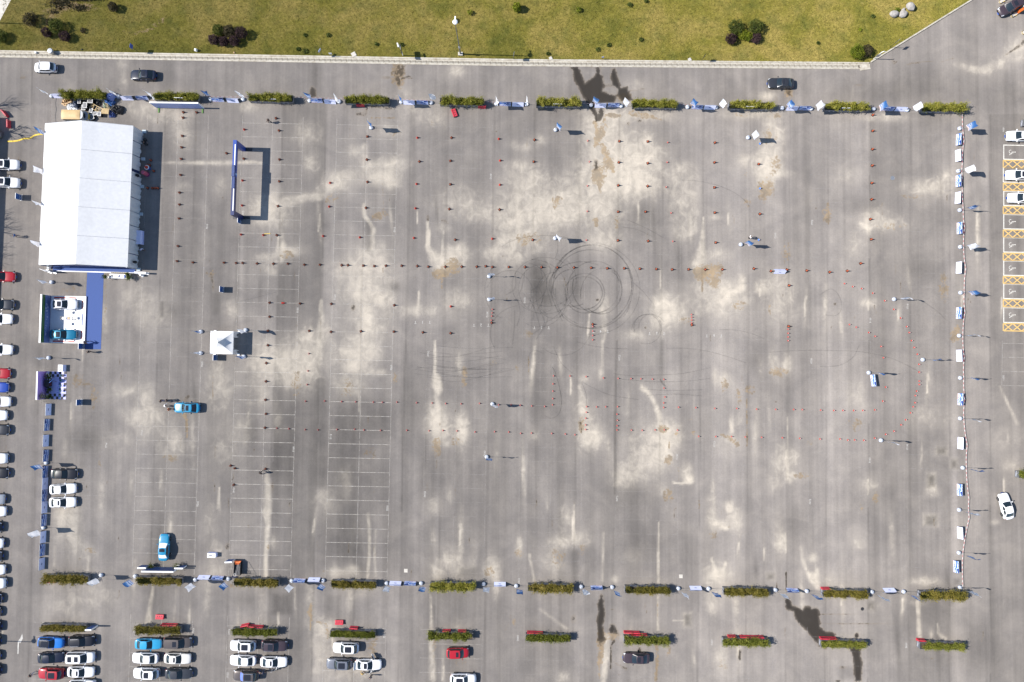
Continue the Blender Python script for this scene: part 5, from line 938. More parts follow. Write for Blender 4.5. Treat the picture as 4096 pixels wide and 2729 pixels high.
for q, (i, j, x, y, r, h, mt, lab) in enumerate((
    (0,0,285,180,1.25,1.5,'shrubdry','dry speckled shrub at the upper left crossed by a pole shadow'), (0,0,1043,68,.85,1.5,'shrubdry','upright dry shrub at the top of the lawn'), (0,0,760,278,.65,.9,'shrubdry','small dry shrub right of the plum shrub pair'), (0,0,15,340,1.15,1.5,'shrub','green shrub cut by the left edge'),
    (0,0,432,300,.85,1.4,'plum','plum shrub left of the dark green one'), (0,0,600,338,.88,1.6,'plum','plum shrub right of the dark green one at left'), (0,0,520,245,1.3,2.0,'shrub','dark green shrub between two plum shrubs at left'), (0,0,470,215,.7,1.2,'shrubdry','dark shrub behind the plum shrub at left'),
    (0,0,1968,368,.92,1.5,'plum','leftmost plum shrub of the cluster of six'), (0,0,2060,385,.88,1.4,'plum','lowest plum shrub of the cluster of six'), (0,0,2158,380,.9,1.5,'plum','plum shrub below the tallest in the cluster of six'), (0,0,2220,305,1.0,2.0,'plum','tallest plum shrub at the right of the cluster of six'), (0,0,2010,280,1.0,1.5,'shrub','light green shrub in the cluster of six'), (0,0,2105,290,1.15,1.4,'shrubdry','wide dark shrub in the middle of the cluster of six'),
    (2,0,2058,255,1.4,1.9,'shrub','large green shrub at the left of the right cluster'), (2,0,2238,245,1.3,1.9,'shrub','large green shrub at the right of the right cluster'), (2,0,2015,362,1.0,1.4,'plum','plum shrub at the left of the right cluster'), (2,0,2240,352,.95,1.1,'plum','plum shrub at the right of the right cluster'), (2,0,2118,318,.85,1.2,'shrubyel','yellow green shrub left in the right cluster'), (2,0,2168,340,.75,1.1,'shrubyel','smaller yellow green shrub in the right cluster'),
    (3,0,820,480,1.25,1.7,'shrubyel','yellowish round shrub near the right end of the lawn'), (3,0,905,470,1.1,1.4,'shrubdry','dry shrub beside the yellowish one'), (2,0,615,85,.6,1.2,'shrubyel','thin yellow green sapling at the top of the lawn'), (2,0,45,70,.7,1.7,'shrubyel','yellow green sapling right of the lamp post'), (1,0,1965,110,.6,1.2,'shrubyel','small yellow sapling above the lamp post'), (1,0,1830,185,.55,1.0,'shrubyel','small yellow sapling hidden behind the lamp head'),
    (2,0,1082,42,.5,.7,'weed','low dark green bush at the top of the lawn'), (2,0,1232,10,.45,.6,'weed','low bush at the upper edge'), (1,0,452,470,.62,.5,'weed','spiky green plant left of the first sign'), (1,0,668,325,.5,.4,'weed','spiky plant in the middle of the left lawn'), (1,0,452,325,.42,.35,'weed','small spiky plant beside the larger one'), (1,0,388,452,.42,.35,'weed','small spiky plant above the kerb'), (1,0,1110,408,.4,.4,'weed','spiky plant left of the white pole'), (1,0,1338,412,.5,.5,'weed','spiky plant behind the white pole'),
    (2,0,1185,365,.5,.5,'weed','low green plant in the middle lawn'), (2,0,790,455,.55,.4,'weed','flat green weed above the drain'), (2,0,890,415,.5,.4,'weed','flat weed right of another above the drain'), (3,0,460,395,.35,.4,'weed','small dark weed in the right lawn'), (3,0,845,275,.35,.35,'shrubyel','small bright weed in the right lawn'), (3,0,965,150,.45,.4,'weed','weed left of the rocks'), (3,0,1190,92,.6,.6,'shrubyel','bright bush between the rocks'), (2,0,330,495,.4,.6,'weed','dark weed near the kerb in the middle'), (0,0,1225,60,.01,.01,'weed',''))):
    if not lab: continue
    sm = r < .66; shrub(lab, lawn_pt(i, j, x, y, h * .5), r * (.8 if sm else 1), h * (.6 if sm else 1), mt, 40 + q, n=int(140 if sm else 1000 + 900 * r), leaf=.10 if r > .7 else .13)
# dead bamboo litter in the upper left corner
rng = np.random.default_rng(3); P = []
for (x, y, rx, ry, n) in ((560,25,110,50,900), (740,5,190,14,500), (740,82,60,26,350), (500,115,40,20,120), (1150,0,1,1,1)):
    for q in range(n):
        u, v = rng.normal(0, .5, 2); p = T(0, 0, x + u * rx, y + v * ry); P.append((p.x, p.y, LZ + rng.uniform(.02, .4)))
tag(obj('leaf_litter', leaf_mesh('leaf_litter', leaves(np.array(P), .13, rng, .8, 1.8)), M['shrubdry']), 'heap of brown dead leaves and twigs at the top of the lawn', kind='stuff')
# short blades all over the lawn
n = 62000; e0w, e1w = W(0, 203), W(3476, 251)
x = RNG.uniform(-93, 82, n); y = RNG.uniform(50.5, 70, n); ke = e0w.y + (x - e0w.x) * (e2.y - e0w.y) / (e2.x - e0w.x); ok = y > ke + .15
right = (x - e3.x) * ddir.y - (y - e3.y) * ddir.x; ok &= ~((x > e3.x) & (right > -.2)); x, y = x[ok], y[ok]; clump = np.sin(x * 1.7) * np.sin(y * 2.3) + RNG.normal(0, .6, len(x)); z = np.full(len(x), LZ + .03)
M['blade'] = leaf_mat('grass_blades', (.08, .09, .016), (.16, .145, .03), (.25, .20, .065))
tag(obj('grass', leaf_mesh('grass', leaves(np.stack([x, y, z + RNG.uniform(0, .03, len(x))], 1), .075, RNG, .2, 2.4)), M['blade']), 'short dry grass blades over the lawn', kind='stuff')

# ------------------------------------------------------------------ red water barriers
def barrier_mesh():
    m = MB(); L, B, H = 1.42, .44, .80; n = 12
    prof = [(B / 2, 0), (B / 2, .16), (B * .32, .30), (B * .28, H - .06), (B * .22, H)]
    xs = [(-L / 2, .94), (-L / 2 + .06, 1.0), (L / 2 - .06, 1.0), (L / 2, .94)]
    rows = []
    for x, s in xs: rows.append([(x, -y * s, z) for y, z in prof] + [(x, y * s, z) for y, z in reversed(prof)])
    k = len(rows[0]); m.v = [p for r in rows for p in r]
    for i in range(3):
        for j in range(k): m.f.append((i * k + j, i * k + (j + 1) % k, (i + 1) * k + (j + 1) % k, (i + 1) * k + j)); m.m.append(0)
    m.f += [tuple(range(k)), tuple(3 * k + q for q in range(k - 1, -1, -1))]; m.m += [0, 0]
    m.f = [tuple(reversed(f)) for f in m.f]
    for x in (-.38, 0, .38):
        for sg in (-1, 1): m.tube([(x, sg * (B * .30 + .012), .48), (x, sg * (B * .30 - .02), .48)], .085, 12, 1)
    for x in (-.5, .5): m.lathe([(.05, 0), (.05, .03), (0, .032)], 8, (x, 0, H), 1)
    return m.mesh('plastic_barrier')
bar_me = barrier_mesh(); bar_me.materials.append(M['barred']); bar_me.materials.append(M['black'])
def barrier(label, p, rz, lying=False, z=0.0):
    o = obj('plastic_barrier', bar_me, None, None, (p.x, p.y, z + (.22 if lying else 0)), (R(-90) if lying else 0, 0, rz)); tag(o, label, 'barrier', 'red plastic barriers')
NTH = ['leftmost', 'second', 'third', 'rightmost']
for (i, j, x, y, a, ly, lab) in ((1,0,965,975,-1,0,'red plastic barrier below the fourth hedge of the upper row'), (1,0,2080,990,-1,0,'red plastic barrier at the right end of the fifth upper hedge'), (1,0,1806,1050,-70,1,'red plastic barrier lying tilted on the asphalt below the fifth upper hedge'), (0,3,488,640,-1,0,'red plastic barrier in front of the first hedge of the middle row'),
      (0,3,1475,985,-2,1,'red plastic barrier lying flat above the second hedge of the bottom row'), (0,3,1530,1036,-1,0,'left one of two red barriers against the second bottom hedge'), (0,3,1602,1038,-1,0,'right one of two red barriers against the second bottom hedge'), (0,3,2262,1040,12,0,'slanting red barrier against the third bottom hedge'), (0,3,2325,1049,-6,0,'middle red barrier against the third bottom hedge'), (1,3,37,1054,-1,0,'rightmost red barrier against the third bottom hedge'),
      (1,3,768,1036,-1,1,'red barrier lying flat above the fourth bottom hedge'), (1,3,905,1064,-4,0,'red barrier against the fourth bottom hedge'), (1,3,1755,1092,2,0,'left red barrier against the fifth bottom hedge'), (1,3,1897,1094,-1,0,'right red barrier against the fifth bottom hedge'), (2,3,175,1106,-1,0,'left red barrier against the sixth bottom hedge'), (2,3,246,1109,-2,0,'right red barrier against the sixth bottom hedge'),
      (2,3,1062,1104,-1,0,'upper left red barrier of the four at the seventh bottom hedge'), (2,3,1132,1107,-1,0,'upper right red barrier of the four at the seventh bottom hedge'), (2,3,1130,1127,-1,0,'lower left red barrier of the four at the seventh bottom hedge'), (2,3,1202,1129,-1,0,'lower right red barrier of the four at the seventh bottom hedge'),
      (2,3,2015,1142,-1,0,'leftmost red barrier against the eighth bottom hedge'), (2,3,2126,1145,-1,0,'second red barrier from the left at the eighth bottom hedge'), (2,3,2197,1147,-1,0,'third red barrier from the left at the eighth bottom hedge'), (2,3,2267,1148,-2,0,'rightmost red barrier against the eighth bottom hedge'), (3,3,507,1159,-2,0,'left red barrier against the ninth bottom hedge'), (3,3,582,1161,-1,0,'right red barrier against the ninth bottom hedge'),
      (3,3,1396,1176,-5,0,'red barrier against the tenth bottom hedge'), (3,3,520,703,1,0,'red barrier against the ninth hedge of the middle row'), (0,0,58,1052,-50,0,'upper red barrier in the shade at the left edge'), (0,0,92,1148,-88,0,'red barrier at the edge of the shade at the left')):
    barrier(lab, T(i, j, x, y), R(a), bool(ly))

# ------------------------------------------------------------------ banner boards shaped like a tent roof
BL, BH, BD = 2.08, .92, .42
def print_mat(name, stops, axis, scale, seedloc):
    t = NT(name); co = t.coord('Object'); v = t.sepxyz(co)
    n = t.noise(t.mapping(co, scale, 0, seedloc), 1.0, 4, .55, 1.2); k = t.math('ADD', t.math('MULTIPLY', v[axis], 1.0), t.math('MULTIPLY', t.math('SUBTRACT', n, .5), 1.1))
    t.lk(t.ramp(k, stops), t.b.inputs['Base Color']); t.b.inputs['Roughness'].default_value = .45; return t.mat
M['bprint'] = print_mat('blue_car_print', [(.0, (.45, .22, .16)), (.14, (.60, .58, .68)), (.24, (.02, .08, .36)), (.38, (.66, .72, .86)), (.47, (.01, .04, .22)), (.62, (.03, .14, .50)), (.72, (.62, .70, .86)), (.82, (.01, .04, .20))], 2, (.7, .7, 1.2), (3, 1, 0))
def board_mesh(seed):
    m = MB(); l = BL / 2; n = 8
    for sg in (-1, 1):
        for q in range(n):
            x0, x1 = -l + BL * q / n, -l + BL * (q + 1) / n
            v = [(x0, sg * BD, .04), (x1, sg * BD, .04), (x1, sg * .03, BH), (x0, sg * .03, BH)]
            if sg > 0: v.reverse()
            m.quad(*v)
    m.add([(-l, -.03, BH), (l, -.03, BH), (l, .03, BH), (-l, .03, BH)], [(0, 1, 2, 3)]); return m.mesh('banner_skin')
bskin_w, bskin_b = board_mesh(0), board_mesh(1); fr = MB()
for x in (-BL / 2 - .012, BL / 2 + .012):
    for sg in (-1, 1): fr.tube([(x, sg * (BD + .01), 0), (x, sg * .02, BH + .02)], .018, 5)
fr.tube([(-BL / 2, 0, BH + .02), (BL / 2, 0, BH + .02)], .02, 5)
for sg in (-1, 1): fr.tube([(-BL / 2, sg * (BD + .005), .03), (BL / 2, sg * (BD + .005), .03)], .016, 5)
bframe = fr.mesh('frame'); lg = MB()
for sg in (-1, 1):
    rx = math.atan2(BD - .03, BH); 
    for (x, z, w, h) in ((-.14, .55, .16, .10), (-.02, .52, .08, .13), (.12, .55, .2, .05), (.12, .47, .16, .04)):
        y = sg * (BD - (BD - .03) * (z / BH) + .022); lg.box((x * (1 if sg < 0 else -1), y, z), (w, .006, h), rx=sg * rx)
blogo = lg.mesh('logo')
M['logoink'] = mat('grey_blue_ink', (.10, .12, .26), .6)
M['bannerw'] = mat('sky_tinted_white_vinyl', (.70, .72, .93), .5, var=.03)  # blue cast in the white imitates skylight on the shaded faces
def board(label, pos, rz, kind, group):
    o = thing('banner_board', label, 'banner board', pos, rz, group)
    if kind == 'W': s = obj('banner_skin', bskin_w, M['bannerw'], o); obj('logo', blogo, M['logoink'], s)
    else: obj('banner_skin', bskin_b, M['bprint'], o)
    obj('frame', bframe, M['steel'], o)
KW = {'W': 'white banner board', 'B': 'blue printed banner board'}
tb = [(0,0,552,905,'W'), (0,0,1180,925,'W'), (0,0,1318,922,'B'), (0,0,2012,940,'B'), (0,0,2148,947,'W'), (1,0,565,948,'B'), (1,0,686,958,'W'), (1,0,1410,965,'W'), (1,0,1534,965,'B'), (1,0,2291,978,'B'), (2,0,54,983,'W'), (2,0,810,992,'W'), (2,0,930,989,'B'), (2,0,1697,1008,'B'), (2,0,1812,1010,'W'), (3,0,213,1019,'W'), (3,0,327,1017,'B'), (3,0,1095,1022,'B'), (3,0,1210,1025,'W')]
for k, (i, j, x, y, kd) in enumerate(tb): board(f'{KW[kd]}, {ORD[k + 1]} board from the left along the upper hedges', T(i, j, x, y) + V * BD, GA + R(random.uniform(-2, 2)), kd, 'banner boards along the upper hedges')
mb = [(0,3,1885,585,'W'), (0,3,2010,590,'B'), (1,3,405,615,'B'), (1,3,540,607,'W'), (1,3,1285,640,'W'), (1,3,1420,640,'B'), (1,3,2243,648,'W'), (2,3,775,680,'B'), (2,3,1682,684,'W'), (3,3,216,703,'B'), (3,3,1104,703,'W')]
for k, (i, j, x, y, kd) in enumerate(mb): board(f'{KW[kd]}, {ORD[k + 1]} board from the left along the middle hedges', T(i, j, x, y) - V * BD, GA + R(random.uniform(-2, 2)) + math.pi, kd, 'banner boards along the middle hedges')
rb = [(3,0,1728,1290,'B'), (3,0,1722,1437,'W'), (3,1,1725,102,'B'), (3,1,1720,258,'W'), (3,1,1735,535,'B'), (3,1,1729,898,'W'), (3,1,1730,1313,'B'), (3,2,1732,136,'W'), (3,2,1743,536,'B'), (3,2,1744,938,'W'), (3,2,1736,1366,'B'), (3,3,1740,192,'W'), (3,3,1703,502,'B')]
for k, (i, j, x, y, kd) in enumerate(rb): board(f'{KW[kd]}, {ORD[k + 1]} board from the top in the right column', T(i, j, x, y) + U * BD, R(-90) + GA + R(random.uniform(-3, 3)), kd, 'banner boards in the right column')
lb = [(0,2,473,630,'W'), (0,2,460,770,'B'), (0,2,450,915,'W'), (0,2,450,1052,'B'), (0,2,443,1200,'B'), (0,2,443,1308,'W'), (0,2,438,1417,'B'), (0,2,437,1525,'W'), (0,3,432,75,'B'), (0,3,425,230,'W'), (0,3,418,348,'B'), (0,3,413,475,'W')]
for k, (i, j, x, y, kd) in enumerate(lb): board(f'{KW[kd]}, {ORD[k + 1]} board from the top in the left column', T(i, j, x, y) - U * BD, R(90) + GA, kd, 'banner boards in the left column')
board('blue printed banner board standing alone beside a flag on the right of the lot', T(3, 2, 945, 362) + U * BD, R(-82), 'B', 'banner boards standing alone'); board('white banner board between two dark cones in the middle row', T(3, 1, 100, 930), GA, 'W', 'banner boards standing alone')

# ------------------------------------------------------------------ poster stands
def poster(label, pos, rz, w=1.05, h=1.5):
    o = thing('poster_stand', label, 'poster stand', pos, rz, 'poster stands')
    obj('panel', MB().box((0, 0, h / 2 + .06), (w, .07, h)), M['offwhite'], o)
    obj('print', MB().quad((-w / 2 + .03, -.037, .12), (w / 2 - .03, -.037, .12), (w / 2 - .03, -.037, h), (-w / 2 + .03, -.037, h)), M['posterblue'], o)
    obj('base', MB().box((0, -.02, .03), (w * 1.02, .42, .06)), M['steel'], o)
M['posterblue'] = print_mat('blue_poster_print', [(.0, (.05, .12, .30)), (.35, (.01, .03, .13)), (.5, (.20, .32, .52)), (.62, (.01, .04, .18)), (1.0, (.02, .09, .30))], 2, (2.2, 2.2, 1.0), (1, 5, 2))
for (i, j, x, y, lab) in ((0,1,198,252,'blue poster stand beside the parked cars left of the big tent'), (0,1,2052,1098,'blue poster stand alone on the lot right of the tables'), (0,1,2215,468,'blue poster stand at the foot of the blue gate'), (0,2,752,563,'blue poster stand below the purple backdrop'), (0,2,770,50,'blue poster stand at the corner of the blue carpet'), (0,2,1993,154,'blue poster stand in front of the small white tent')):
    poster(lab, T(i, j, x, y), R(90) + GA)
# signs fixed on the upper planters, with the letters the lot is divided by
for (i, j, x, y, s, lab) in ((0,0,1645,903,'F','small navy sign with a letter on the second upper hedge'), (1,0,147,915,'E','small navy sign with letters on the third upper hedge'), (2,0,420,960,'D','small navy sign with a letter on the sixth upper hedge'), (2,0,2190,983,'C','small navy sign with a letter on the eighth upper hedge'), (3,0,717,997,'B','small navy sign with a letter on the ninth upper hedge')):
    p = T(i, j, x, y, 1.75); o = thing('letter_sign', lab, 'sign', (p.x, p.y, 0), GA)
    obj('panel', MB().box((0, 0, 1.72), (1.55, .05, .42)), M['navy'], o); q = MB()
    for xx in (-.6, .6): q.box((xx, .03, .85), (.05, .04, 1.7))
    obj('posts', q, M['steel'], o); obj('border', MB().box((0, -.004, 1.95), (1.58, .06, .03)), M['white'], o)
    obj('lettering', text_mesh(s, .42), M['white'], o, (-.35, -.028, 1.72), (R(90), 0, 0)); obj('lettering', MB().box((.35, -.027, 1.74), (.5, .004, .05)).box((.35, -.027, 1.64), (.4, .004, .04)), M['white'], o)

# ------------------------------------------------------------------ flags on water barrels
FW, FZ0, FZ1 = 1.12, 1.85, 4.28
def flag_mesh(seed, amp):
    rng = np.random.default_rng(seed); nx, nz = 9, 14; m = MB(); ph = rng.uniform(0, 6)
    for k in range(nz + 1):
        for q in range(nx + 1):
            s = q / nx; tz = k / nz; y = amp * s ** .7 * math.sin(s * 4.2 + tz * 3.5 + ph) + .10 * s * math.sin(tz * 9 + ph)
            m.v.append((s * FW * (1 - .04 * math.sin(tz * 3)), y, FZ0 + (FZ1 - FZ0) * tz - .10 * s * (1 - tz) * rng.uniform(.5, 1)))
    for k in range(nz):
        for q in range(nx): a = k * (nx + 1) + q; m.f.append((a, a + 1, a + nx + 2, a + nx + 1)); m.m.append(0)
    return m.mesh('flag_cloth', True)
FMW = [flag_mesh(s, .10 + .03 * s) for s in range(4)]; FMB = [flag_mesh(10 + s, .10 + .03 * s) for s in range(4)]
t = NT('blue_flag_cloth'); co = t.coord('Object'); v = t.sepxyz(co); n = t.noise(t.mapping(co, (1.2, 1.2, .6)), 1.0, 3, .5, .8)
k_ = t.math('ADD', t.mr(v[2], FZ0, FZ1, 0, 1), t.math('MULTIPLY', t.math('SUBTRACT', n, .5), .55)); k_ = t.math('ADD', k_, t.math('MULTIPLY', v[0], .12))
c = t.ramp(k_, [(.0, (.55, .36, .28)), (.12, (.62, .60, .66)), (.22, (.10, .20, .45)), (.30, (.68, .72, .84)), (.46, (.06, .17, .44)), (.52, (.66, .72, .86)), (.66, (.10, .24, .52)), (.9, (.03, .12, .34))])
t.lk(c, t.b.inputs['Base Color']); t.b.inputs['Roughness'].default_value = .7; tr = t.n.new('ShaderNodeBsdfTranslucent'); t.lk(c, tr.inputs[0]); mx = t.n.new('ShaderNodeMixShader'); mx.inputs[0].default_value = .3
t.lk(t.b.outputs[0], mx.inputs[1]); t.lk(tr.outputs[0], mx.inputs[2]); t.lk(mx.outputs[0], t.out.inputs[0]); M['flagblue'] = t.mat
brl = MB(); brl.lathe([(.28, 0), (.34, .05), (.36, .16), (.34, .30), (.26, .38), (.10, .41), (0, .41)], 18, mis=[0, 0, 0, 0, 0, 0]); barrel_me = brl.mesh('water_barrel', True)
bd = MB(); bd.lathe([(.364, .10), (.368, .20)], 18); bd.box((.15, 0, .404), (.16, .03, .012)); bd.box((-.15, .05, .404), (.05, .25, .012)); band_me = bd.mesh('label')
pl_ = MB(); pl_.tube([(0, 0, .38), (0, 0, 1.2), (0, 0, 4.36)], [.022, .020, .012], 6); pl_.tube([(0, 0, 4.33), (FW, 0, 4.30)], .010, 5)
for a_ in (0, 2.1, 4.2): pl_.tube([(.34 * math.cos(a_), .34 * math.sin(a_), .30), (0, 0, 1.05)], .010, 4)
pole_me = pl_.mesh('pole'); lo = MB(); lo.box((.5, 0, 3.2), (.03, .012, .9)); lo.box((.62, 0, 3.0), (.05, .012, .35)); flogo = lo.mesh('logo')
M['flagpole'] = mat('grey_pole', (.22, .22, .23), .45, .5)
def flag(label, pos, az, kind, k, group):
    o = thing('banner_flag', label, 'flag', pos, az, group)
    b = obj('water_barrel', barrel_me, M['barrelw'], o); obj('label', band_me, M['paleblue'], b); obj('pole', pole_me, M['flagpole'], o)
    if kind == 'W': c_ = obj('flag_cloth', FMW[k % 4], M['flagwhite'], o)
    else: obj('flag_cloth', FMB[k % 4], M['flagblue'], o)
M['barrelw'] = mat('translucent_white_tank', (.50, .53, .58), .4, var=.25, vs=6)
KF = {'W': 'white banner flag', 'B': 'blue and white banner flag'}
def frow(rows, text, group):
    for k, (i, j, x, y, kd, az) in enumerate(rows): flag(f'{KF[kd]}, {ORD[k + 1]} {text}', T(i, j, x, y), -R(az), kd, k + (i + j), group)
frow([(0,0,480,888,'W',32), (0,0,1095,893,'W',34), (0,0,1425,905,'W',40), (0,0,1940,918,'B',10), (0,0,2238,918,'W',20), (1,0,495,930,'B',25), (1,0,768,938,'W',75), (1,0,1337,942,'B',60), (1,0,1612,948,'W',5), (1,0,2210,958,'W',75), (2,0,130,962,'W',78), (2,0,727,970,'B',35), (2,0,1003,978,'W',48), (2,0,1612,988,'B',42), (2,0,1875,990,'W',50), (3,0,128,998,'B',55), (3,0,393,1003,'W',58), (3,0,968,1005,'B',75), (3,0,1275,1015,'W',58)], 'flag from left along the upper hedges', 'flags along the upper hedges')
frow([(0,3,935,583,'W',42), (0,3,1248,593,'B',42), (0,3,1800,625,'W',40), (0,3,2103,617,'B',42), (1,3,332,635,'W',38), (1,3,620,633,'B',30), (1,3,1203,657,'W',12), (1,3,1520,658,'B',10), (1,3,2095,665,'W',5), (2,3,40,682,'B',8), (2,3,635,690,'W',5), (2,3,920,693,'B',20), (2,3,1528,705,'W',25), (2,3,1805,708,'B',10), (3,3,65,720,'W',12), (3,3,353,730,'B',10), (3,3,952,738,'W',20), (3,3,1243,735,'B',15)], 'flag from the left along the middle hedges', 'flags along the middle hedges')
frow([(3,0,1757,1185,'B',64), (3,1,1745,8,'W',60), (3,1,1758,367,'B',14), (3,1,1762,705,'W',40), (3,1,1765,1125,'B',30), (3,1,1752,1520,'W',4), (3,2,1762,340,'B',4), (3,2,1762,712,'W',8), (3,2,1785,1165,'B',6), (3,2,1752,1552,'W',8), (3,3,1750,378,'B',8), (3,3,1760,697,'W',10)], 'flag from the top in the right column', 'flags in the right column')
def ftop(i, j, x, y): p = T(i, j, x, y, 4.3); return Vector((p.x, p.y, 0))
lf = [(ftop(0,0,305,1160), 'B', 55), (ftop(0,0,300,1522), 'W', 75), (ftop(0,1,290,275), 'W', 45), (ftop(0,1,275,640), 'W', 60), (T(0,1,480,1028), 'W', 28), (T(0,2,453,155), 'W', 10), (T(0,2,430,1120), 'B', 40), (T(0,3,405,147), 'W', 50)]
for k, (p, kd, az) in enumerate(lf): flag(f'{KF[kd]}, {ORD[k + 1]} flag from the top along the left side', p, -R(az), kd, k, 'flags along the left side')
for k, (i, j, x, y, kd, az, lab) in enumerate(((0,1,1850,1483,'B',10,'at the upper left of the small tent'), (0,1,2262,1468,'W',35,'at the upper right of the small tent'), (0,2,1848,112,'W',4,'at the lower left of the small tent'), (0,2,2245,143,'B',12,'at the lower right of the small tent'), (1,0,1060,1177,'B',45,'on the upper lot below the fourth upper hedge'), (2,0,400,1197,'B',48,'on the upper lot below the sixth upper hedge'), (2,0,2168,1268,'W',58,'on the upper lot below the eighth upper hedge'),
      (2,1,395,625,'W',46,'alone above the tyre circles'), (2,1,2102,682,'B',30,'beside the person in white'), (1,1,2143,975,'W',2,'left of the tyre circles, upper of two'), (1,1,2143,1187,'W',8,'left of the tyre circles, lower of two'), (1,2,2175,580,'W',22,'among the row of red cones'), (1,2,2122,1065,'B',4,'alone below the red cone lanes'), (3,1,1155,1185,'W',12,'beside the curve of red cones, upper of three'), (3,2,1418,173,'B',4,'outside the curve of red cones'), (3,2,922,292,'B',8,'above the lone blue banner board'), (3,2,1035,913,'W',12,'below the curve of red cones'))):
    flag(f'{KF[kd]}, {lab}', T(i, j, x, y), -R(az), kd, k, 'flags standing on the lot')

# ------------------------------------------------------------------ barrier tape, red and white by turns
def tape(label, pts, z=.62):
    m = MB(); tot = 0; P = [Vector((p.x, p.y, z)) for p in pts]; k = 0
    for a_, b_ in zip(P[:-1], P[1:]):
        L_ = (b_ - a_).length; n = max(1, int(L_ / .38)); d = (b_ - a_) / n; o = Vector((-d.y, d.x, 0)).normalized() * .012
        for q in range(n):
            s = a_ + d * q; e = s + d; sag = lambda r: Vector((0, 0, -.12 * math.sin(math.pi * r)))
            s2, e2_ = s + sag(q / n), e + sag((q + 1) / n); m.quad(s2 - o + Vector((0, 0, -.03)), e2_ - o + Vector((0, 0, -.03)), e2_ + o + Vector((0, 0, .03)), s2 + o + Vector((0, 0, .03)), k % 2); k += 1
    tag(obj('barrier_tape', m, [M['tapered'], M['tapewhite']]), label, 'tape', 'red and white barrier tape')
tape('red and white tape sagging down the right side of the lot', [T(3,0,1785,1030,.6), T(3,0,1800,1290,.6), T(3,0,1785,1500,.6), T(3,1,1785,60,.6), T(3,1,1793,350,.6), T(3,1,1806,520,.6), T(3,1,1797,700,.6), T(3,1,1816,900,.6), T(3,1,1802,1130,.6), T(3,1,1808,1300,.6), T(3,1,1790,1520,.6), T(3,2,1803,150,.6), T(3,2,1798,340,.6), T(3,2,1808,540,.6), T(3,2,1798,715,.6), T(3,2,1830,960,.6), T(3,2,1822,1165,.6), T(3,2,1845,1450,.6), T(3,3,1848,60,.6), T(3,3,1790,380,.6), T(3,3,1790,695,.6)])
for k, (i, j, x0, y0, x1, y1) in enumerate(((0,0,1935,888,2310,892), (1,0,365,895,830,905), (1,0,1240,910,1620,925), (1,0,2100,935,2440,950), (2,0,630,948,870,960), (2,0,1510,952,1690,972), (2,0,1870,972,1980,958), (3,0,930,985,1400,990))): tape(f'red and white tape, {ORD[k + 1]} stretch from the left along the upper hedges', [T(i, j, x0, y0, .6), T(i, j, x1, y1, .6)])
for k, (i, j, x0, y0, x1, y1) in enumerate(((0,3,925,635,1295,640), (0,3,1700,645,2175,652), (1,3,220,665,705,678), (1,3,1115,685,1605,698), (1,3,2020,698,2500,705), (2,3,560,714,1030,724), (2,3,1460,735,1930,742), (2,3,2340,750,2834,765), (3,3,905,765,1370,772))): tape(f'red and white tape, {ORD[k + 1]} stretch from the left along the middle hedges', [T(i, j, x0, y0, .6), T(i, j, x1, y1, .6)])
tape('red and white tape hanging beside the old van', [T(0,0,465,890,.6), T(0,0,475,1000,.3), T(0,0,462,1120,.6)])

# ------------------------------------------------------------------ traffic cones
def cone_mesh(base, h, r, band):
    m = MB()
    if base: m.box((0, 0, .02), (.46, .46, .04), 1); m.box((0, 0, .05), (.30, .30, .03), 1)
    z0 = .04 if base else 0
    if not base: m.lathe([(r + .04, 0), (r + .04, .02), (r, .03)], 12, mi=0)
    rr = lambda z: r * (1 - z / h) + .025
    m.lathe([(rr(0), z0 + .02), (rr(h * .58), z0 + h * .58), (rr(h * .84), z0 + h * .84), (rr(h), z0 + h), (0, z0 + h)], 12, mis=[0, 2 if band else 0, 0, 0]); return m.mesh('traffic_cone')
ck = cone_mesh(True, .70, .15, True); ck.materials.append(M['coneor']); ck.materials.append(M['black']); ck.materials.append(M['coneor'])
cr = cone_mesh(False, .44, .11, True); cr.materials.append(M['conered']); cr.materials.append(M['black']); cr.materials.append(M['tapewhite'])
cu = cone_mesh(False, .46, .15, True); cu.materials.append(M['coneblue']); cu.materials.append(M['black']); cu.materials.append(M['tapewhite'])
kr = cone_mesh(False, .62, .18, True); kr.materials.append(M['conered']); kr.materials.append(M['black']); kr.materials.append(M['conered'])
CN = {'k': ('orange cone on black base', ck), 'r': ('small red cone', cr), 'u': ('blue cone', cu), 'R': ('big red cone', kr)}
def cones(place, items, axis='x', group=None):
    pts = [(T(i, j, x, y), kd) for (i, j, kd, L_) in items for (x, y) in L_]
    pts.sort(key=lambda q: q[0].x if axis == 'x' else -q[0].y)
    cnt = {}
    for p, kd in pts:
        cnt[kd] = cnt.get(kd, 0) + 1; tot = sum(1 for q in pts if q[1] == kd)
        nth = f'{ORD[cnt[kd]]} from {"left" if axis == "x" else "top"} ' if tot > 1 else ''
        o = obj('traffic_cone', CN[kd][1], None, None, (p.x, p.y, 0), (0, 0, random.uniform(0, 1.5))); tag(o, f'{CN[kd][0]}, {nth}{place}', 'traffic cone', 'traffic cones on the lot')
cones('in the column beside the big tent', [(0,0,'k',[(1688,1035),(1685,1085),(1678,1252),(1672,1357),(1668,1464)]), (0,1,'k',[(1662,43),(1652,205),(1652,315),(1648,443),(1638,697)])], 'y')
cones('near the upper left of the blue gate', [(0,0,'k',[(1810,1037),(2085,1412)])])
cones('among the group in the tent shade', [(0,0,'k',[(1390,1477),(1358,1520),(1378,1522)]), (0,1,'k',[(1417,8)])])
cones('in the short row in the tent shade', [(0,1,'k',[(1360,163),(1405,165),(1430,165),(1455,165)])])
